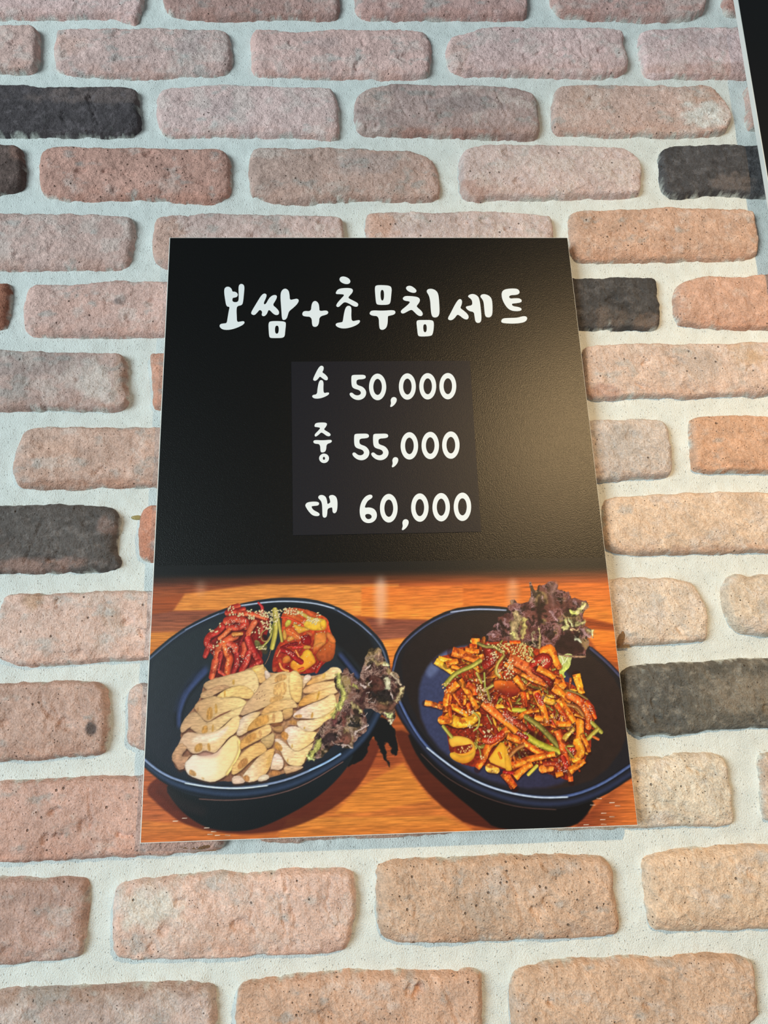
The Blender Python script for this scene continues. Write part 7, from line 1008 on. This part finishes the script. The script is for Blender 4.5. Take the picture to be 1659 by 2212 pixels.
PRICES = {'s1': [[[(144.6,159.9),(146.1,156.1),(149.2,149.4),(151.7,145.9),(153.9,145.7),(155.3,147.5),(154.7,150.8),(153.4,152.8),(156.4,154.9),(159.1,158.3),(158.8,160.9),(157,161.6),(153.9,159.5),(151.3,157),(149.7,159.5),(147.2,162),(145,161.5)]],[[(150,163.5),(151.5,161),(153.9,161.3),(154.8,164.2),(154.4,169.5),(154.7,175.1),(158,174.2),(160,174.4),(159.8,176.2),(156.7,178.4),(151.2,180.5),(145.8,180.6),(143.4,178.7),(144,176.7),(148.3,176.1),(148.7,170.8)]]],'p1': [[[(181.8,157.8),(182.7,155.9),(188.2,155.8),(194.4,155.8),(196,157.4),(195.7,159.5),(193,160.6),(186.9,160.8),(186.5,165.2),(187.9,166.9),(192.8,168.6),(195.7,172.6),(195.8,176.6),(193.7,180.5),(189.3,182.7),(184.5,182),(180.9,179.1),(179.5,176.4),(180.2,174.8),(182.3,174.6),(184.6,177.1),(187.7,177.8),(190.4,176.5),(190.8,174.2),(189,171.9),(184.2,170.5),(182.2,168.5),(181.7,164.5)]],[[(215.6,169),(214.9,173.8),(213.2,178.1),(210.9,181.2),(208.1,182.9),(205.1,182.8),(202.4,181.1),(200.3,177.9),(199,173.7),(198.6,168.8),(199.3,163.9),(200.9,159.6),(203.2,156.4),(206.1,154.7),(209,154.8),(211.7,156.5),(213.9,159.7),(215.2,164.1)],[(211.3,168.9),(210.9,171.9),(210.1,174.4),(208.9,176.3),(207.5,177.3),(206,177.3),(204.7,176.3),(203.6,174.4),(203,171.8),(202.8,168.8),(203.2,165.9),(204,163.3),(205.2,161.3),(206.6,160.3),(208.1,160.3),(209.4,161.4),(210.5,163.3),(211.2,165.9)]],[[(219.1,182.8),(220.5,180.2),(222.9,179.5),(225.1,180.9),(225.2,183.8),(223.2,187.4),(220.1,190),(218.5,190),(218.7,188.7),(219.6,186.1)]],[[(244.5,168.8),(243.8,173.7),(242.1,177.9),(239.7,181),(236.9,182.6),(234,182.6),(231.4,180.9),(229.3,177.8),(228,173.5),(227.7,168.7),(228.4,163.8),(230.1,159.6),(232.4,156.4),(235.3,154.7),(238.2,154.7),(240.9,156.5),(243,159.7),(244.2,164)],[(240.3,168.8),(239.9,171.7),(239.1,174.3),(237.9,176.2),(236.5,177.2),(235,177.2),(233.7,176.1),(232.7,174.2),(232,171.6),(231.9,168.7),(232.3,165.8),(233.1,163.2),(234.3,161.3),(235.8,160.3),(237.2,160.3),(238.5,161.3),(239.6,163.3),(240.2,165.9)]],[[(264.4,168.8),(263.6,173.6),(262,177.8),(259.6,180.9),(256.7,182.6),(253.8,182.6),(251.2,180.9),(249.1,177.7),(247.9,173.4),(247.6,168.6),(248.4,163.7),(250,159.5),(252.4,156.3),(255.3,154.6),(258.2,154.7),(260.9,156.4),(263,159.6),(264.2,163.9)],[(260.2,168.7),(259.8,171.7),(258.9,174.2),(257.7,176.1),(256.3,177.1),(254.8,177.1),(253.5,176.1),(252.5,174.2),(251.9,171.6),(251.8,168.6),(252.2,165.7),(253.1,163.1),(254.3,161.2),(255.7,160.2),(257.2,160.2),(258.5,161.3),(259.5,163.2),(260.1,165.8)]],[[(284.1,168.8),(283.3,173.7),(281.6,177.9),(279.2,181),(276.3,182.7),(273.4,182.6),(270.8,180.9),(268.8,177.8),(267.5,173.5),(267.3,168.7),(268.1,163.8),(269.8,159.5),(272.2,156.4),(275.1,154.7),(278,154.7),(280.7,156.4),(282.7,159.6),(283.9,164)],[(279.9,168.8),(279.5,171.7),(278.6,174.3),(277.4,176.2),(275.9,177.2),(274.5,177.2),(273.2,176.1),(272.2,174.2),(271.6,171.6),(271.5,168.7),(271.9,165.8),(272.8,163.2),(274.1,161.3),(275.5,160.3),(277,160.3),(278.3,161.3),(279.3,163.2),(279.9,165.8)]]],'s2': [[[(145.5,208),(146.7,205.8),(152.1,205.3),(156.9,205.7),(157.5,207.5),(156.2,210.1),(154.2,212.4),(156.2,213.9),(160.3,216.6),(160.8,218.5),(159.3,219.7),(156.7,219.1),(153.8,216.5),(151.7,215.4),(149.6,217.7),(146.6,220),(145.4,218.9),(145.8,217),(149,213.8),(151.4,210.7),(147.3,210),(145.5,209.7)]],[[(144.1,224.6),(145.3,223.1),(153.1,223.7),(160.8,223),(161.9,224.2),(161.1,226.1),(156.6,227.4),(156.3,233.1),(154.7,235.6),(151.9,235.9),(150.8,234.9),(150.6,227.3),(145.9,227),(144.4,225.9)]],[[(158.8,241.8),(158.5,243.4),(157.7,244.8),(156.4,245.9),(154.9,246.4),(153.2,246.4),(151.7,245.8),(150.5,244.7),(149.7,243.3),(149.4,241.7),(149.7,240),(150.6,238.6),(151.8,237.6),(153.4,237),(155,237.1),(156.5,237.6),(157.8,238.7),(158.6,240.2)],[(155.1,241.7),(155,242.3),(154.8,242.7),(154.5,243.1),(154.2,243.2),(153.8,243.2),(153.4,243),(153.1,242.7),(153,242.2),(152.9,241.7),(153,241.2),(153.2,240.7),(153.5,240.4),(153.8,240.2),(154.2,240.2),(154.6,240.4),(154.8,240.7),(155,241.2)]]],'p2': [[[(183,219.3),(183.9,217.4),(189.4,217.3),(195.5,217.3),(197.2,218.9),(196.9,221.1),(194.2,222.1),(188.1,222.3),(187.7,226.7),(189.1,228.5),(193.9,230.2),(196.9,234.2),(197,238.2),(194.8,242.2),(190.5,244.4),(185.7,243.6),(182.1,240.7),(180.7,238),(181.4,236.4),(183.4,236.2),(185.8,238.7),(188.8,239.4),(191.5,238.1),(192,235.8),(190.2,233.5),(185.4,232.1),(183.3,230),(182.8,226)]],[[(201,219.5),(201.9,217.6),(207.6,217.6),(213.9,217.5),(215.6,219.1),(215.2,221.3),(212.4,222.3),(206.2,222.5),(205.8,227),(207.2,228.7),(212.1,230.4),(215.1,234.5),(215.2,238.5),(212.9,242.4),(208.5,244.6),(203.6,243.9),(199.9,240.9),(198.5,238.2),(199.2,236.7),(201.3,236.4),(203.7,239),(206.8,239.7),(209.6,238.4),(210.1,236),(208.3,233.7),(203.3,232.3),(201.3,230.3),(200.8,226.2)]],[[(218.3,244.5),(219.6,241.9),(221.9,241.3),(224,242.6),(224.1,245.5),(222.2,249),(219.2,251.6),(217.7,251.5),(217.8,250.3),(218.8,247.7)]],[[(243.7,230.4),(243,235.2),(241.3,239.4),(238.9,242.5),(236.1,244.1),(233.2,244),(230.5,242.4),(228.4,239.2),(227.1,235),(226.8,230.2),(227.6,225.4),(229.2,221.2),(231.6,218.1),(234.4,216.4),(237.4,216.4),(240.1,218.2),(242.2,221.4),(243.4,225.6)],[(239.5,230.4),(239.1,233.3),(238.2,235.8),(237,237.7),(235.6,238.7),(234.2,238.6),(232.8,237.6),(231.8,235.7),(231.2,233.2),(231.1,230.3),(231.4,227.4),(232.3,224.8),(233.5,222.9),(234.9,221.9),(236.4,221.9),(237.7,223),(238.8,224.9),(239.4,227.5)]],[[(263.7,230.3),(262.9,235.1),(261.2,239.3),(258.8,242.4),(255.9,244),(253,243.9),(250.4,242.3),(248.3,239.1),(247,234.9),(246.8,230.1),(247.5,225.3),(249.2,221.1),(251.6,217.9),(254.5,216.3),(257.4,216.3),(260.1,218),(262.2,221.2),(263.4,225.5)],[(259.4,230.3),(259,233.2),(258.1,235.7),(256.9,237.6),(255.5,238.6),(254,238.5),(252.7,237.5),(251.7,235.6),(251.1,233.1),(251,230.1),(251.4,227.2),(252.3,224.7),(253.5,222.8),(254.9,221.8),(256.4,221.8),(257.7,222.8),(258.7,224.8),(259.3,227.3)]],[[(283.4,230.2),(282.6,235),(280.9,239.2),(278.4,242.3),(275.6,243.9),(272.6,243.8),(270,242.2),(267.9,239),(266.7,234.8),(266.5,230),(267.3,225.2),(269,220.9),(271.4,217.8),(274.3,216.1),(277.3,216.2),(280,217.9),(282,221.1),(283.2,225.4)],[(279.2,230.1),(278.8,233),(277.9,235.6),(276.6,237.5),(275.2,238.5),(273.7,238.4),(272.4,237.4),(271.4,235.5),(270.8,232.9),(270.7,230),(271.1,227.1),(272,224.6),(273.3,222.7),(274.7,221.7),(276.2,221.7),(277.5,222.7),(278.5,224.6),(279.1,227.2)]]],'s3': [[[(136,287.2),(137.7,284.8),(142.9,284),(148.2,284.4),(149.1,286.2),(148.1,288),(143.5,288.3),(141.5,288.7),(143.4,292.2),(148,294.6),(149.4,296.1),(148.8,297.9),(145.7,298.2),(142.2,297),(138.8,293),(136.5,289)]],[[(148,280.1),(149.1,278),(152.3,277.7),(155.2,279.6),(156.3,283.3),(156.5,286.9),(158,286.1),(159.4,285.2),(158.7,281.5),(157.9,279.7),(159.1,278.1),(162.2,277.9),(164.9,279.8),(166,284.1),(165.7,291.3),(164.6,294.9),(162.5,295.9),(161.1,294.3),(161.1,290),(159.7,290),(156.5,291.2),(156.3,296),(155.5,299.3),(153.2,299.9),(151.8,298.3),(151.8,292.3),(151.6,286.2),(150.5,283.2),(148.8,281.6)]]],'p3': [[[(186,292.9),(187.7,285.6),(191.4,280.2),(195.5,278.1),(198.1,278.5),(198.7,280.3),(197.5,282.1),(194.2,283.9),(192,287.5),(190.7,291.1),(195.1,290.4),(199.8,291.9),(202.2,296.2),(201.8,301),(198.8,304.6),(194.1,305.9),(189.5,304.4),(186.7,300.1)],[(190.9,297.8),(193.2,296.6),(196.1,297.3),(197.4,299.1),(196.6,301.3),(193.6,302.1),(191.6,300.5)]],[[(221.6,291.8),(220.9,296.6),(219.3,300.7),(217,303.8),(214.2,305.4),(211.3,305.3),(208.7,303.6),(206.6,300.5),(205.3,296.3),(205,291.5),(205.6,286.7),(207.2,282.5),(209.6,279.4),(212.4,277.8),(215.3,277.8),(218,279.6),(220.1,282.7),(221.3,287)],[(217.5,291.7),(217.1,294.6),(216.3,297.1),(215.1,299),(213.7,300),(212.3,299.9),(210.9,298.9),(209.9,297),(209.3,294.5),(209.1,291.6),(209.5,288.7),(210.3,286.2),(211.5,284.3),(212.9,283.3),(214.3,283.3),(215.7,284.3),(216.7,286.3),(217.3,288.8)]],[[(225.2,305.6),(226.5,302.9),(229,302.3),(231.1,303.7),(231.2,306.6),(229.2,310.3),(226.1,312.8),(224.6,312.8),(224.7,311.5),(225.7,308.9)]],[[(250.5,291.7),(249.7,296.4),(248.1,300.5),(245.7,303.6),(243,305.2),(240.1,305.1),(237.5,303.4),(235.5,300.3),(234.2,296.1),(234,291.4),(234.7,286.7),(236.3,282.5),(238.7,279.4),(241.4,277.8),(244.3,277.8),(246.9,279.5),(249,282.7),(250.2,286.9)],[(246.3,291.6),(245.9,294.5),(245.1,297),(243.9,298.8),(242.5,299.8),(241.1,299.8),(239.8,298.8),(238.8,296.9),(238.2,294.3),(238.1,291.5),(238.5,288.6),(239.3,286.1),(240.5,284.2),(241.9,283.2),(243.3,283.3),(244.6,284.3),(245.6,286.2),(246.2,288.7)]],[[(270.4,291.7),(269.6,296.4),(268,300.5),(265.6,303.6),(262.8,305.2),(260,305.1),(257.4,303.4),(255.3,300.3),(254.1,296.1),(253.9,291.4),(254.7,286.6),(256.3,282.4),(258.7,279.4),(261.5,277.7),(264.4,277.8),(267,279.5),(269,282.7),(270.2,286.9)],[(266.3,291.6),(265.9,294.5),(265,297),(263.8,298.8),(262.4,299.8),(261,299.8),(259.7,298.7),(258.7,296.9),(258.1,294.3),(258,291.4),(258.4,288.6),(259.3,286),(260.5,284.2),(261.9,283.2),(263.4,283.2),(264.6,284.3),(265.6,286.2),(266.2,288.7)]],[[(290.3,291.6),(289.5,296.4),(287.8,300.5),(285.4,303.6),(282.6,305.1),(279.7,305.1),(277.1,303.4),(275.1,300.3),(274,296.1),(273.8,291.4),(274.6,286.6),(276.3,282.4),(278.7,279.3),(281.5,277.7),(284.4,277.7),(287,279.4),(289,282.6),(290.2,286.9)],[(286.2,291.6),(285.7,294.4),(284.9,296.9),(283.6,298.8),(282.2,299.8),(280.8,299.7),(279.5,298.7),(278.5,296.8),(278,294.3),(277.9,291.4),(278.3,288.5),(279.2,286),(280.4,284.1),(281.9,283.2),(283.3,283.2),(284.6,284.2),(285.6,286.1),(286.1,288.7)]]]}
for key, nm in (('s1', 'size_character'), ('p1', 'price_number'), ('s2', 'size_character'), ('p2', 'price_number'), ('s3', 'size_character'), ('p3', 'price_number')):
    glyphs(nm, PRICES[key], YF-.00062, M_WHITE, st)

# ------------------------------------------------------------------ second sign, cut by the frame's upper right corner
SG = [(0.62529, 0.48105), (0.64623, 1.10938), (0.99944, -0.03332)]                                  # lower-left and upper-left corner of its back edge, right side (x, z)
sign = empty('sign_panel', (SG[0][0], -.030, Z0+SG[0][1]))
sign['label'] = 'black sign panel with a white edge cut off by the upper right corner'; sign['category'] = 'sign'
def box_poly(name, pts, yf, yb, mat, parent, o):
    n = len(pts); v = [(x-o[0], yf-o[1], z-o[2]) for x, z in pts]+[(x-o[0], yb-o[1], z-o[2]) for x, z in pts]
    f = [list(range(n))[::-1], list(range(n, 2*n))]+[[i, (i+1) % n, n+(i+1) % n, n+i] for i in range(n)]
    return obj(name, raw_mesh(name, v, f), mat, parent)
so = (SG[0][0], -.030, SG[0][1])
(ax, az), (bx, bz), (wx, wz) = SG
ux, uz = wx, wz                              # direction along its lower edge
W2 = .42
quad = [(bx, bz), (bx+ux*W2, bz+uz*W2), (ax+ux*W2, az+uz*W2), (ax, az)]
box_poly('backing_board', quad, -.0335, -.026, M_CORE, sign, so)
ins = [(bx+.0008, bz-.0008), (bx+ux*W2-.0008, bz+uz*W2-.0008), (ax+ux*W2-.0008, az+uz*W2+.0008), (ax+.0008, az+.0008)]
box_poly('black_face', ins, -.0338, -.0335, M_SIGN, sign, so)
for k in (.12, .88):                          # spacers that hold it off the bricks
    for tt in (.1, .9):
        px = ax+(bx-ax)*tt+ux*W2*k; pz = az+(bz-az)*tt+uz*W2*k; r = .012
        box_poly('spacer', [(px-r, pz+r), (px+r, pz+r), (px+r, pz-r), (px-r, pz-r)], -.026, -.006, M_CORE, sign, so)

# ------------------------------------------------------------------ dabs of mounting glue round the poster
def dab(name, pts, y, th, mat, label, seed):
    p = smooth_closed(pts, 2); lo, hi = p.min(0), p.max(0); c = (lo+hi)/2
    X, Z = np.meshgrid(np.linspace(lo[0]-2.5, hi[0]+2.5, 36), np.linspace(lo[1]-2.5, hi[1]+2.5, 36))
    d = poly_sdf(X, Z, p)+.5*(fbm(X/3, Z/3, seed, 2)-.5)
    H = np.where(d > 0, th*(1-np.exp(-np.clip(d, 0, 50)/1.2)), np.maximum(d, -2.)*2.2)
    o = obj(name, grid_mesh(name, (X-c[0])/1000, -H/1000, (Z-c[1])/1000), mat, None, (c[0]/1000, y, Z0+c[1]/1000))
    o['label'] = label; o['category'] = 'glue'; return o
GLUE = [([(-29.1,283),(-24.9,284.3),(-19.7,284.2),(-18.7,280.1),(-22.9,279.7),(-27.3,281.2)],-0.001,0.8,0,'small yellowed dab of glue on the mortar left of the poster'),([(23.8,-0.2),(34.4,-1.3),(53.5,-1.3),(58.1,-4.4),(51.7,-6.9),(38.4,-6.8),(28.9,-4.6)],-0.0092,0.5,1,'brown glossy glue smear under the lower left corner of the poster'),([(-9.4,37.9),(-4.8,38.4),(-3.2,21.6),(-4.9,10.9),(-8,12.8),(-11.8,25.6)],-0.0092,0.5,1,'narrow brown glue smear beside the lower left edge of the poster'),([(418,193.5),(425.9,194.2),(428.6,180.4),(426.8,159.2),(422.7,150.1),(418.7,149.4),(418,172.1)],-0.0088,0.5,1,'brown translucent glue patch on the brick right of the photograph')]
for i, (pts, y, th, kind, label) in enumerate(GLUE):
    dab('glue_dab', pts, y, th, M_GLUE if kind == 0 else M_GLUEB, label, 40+i)
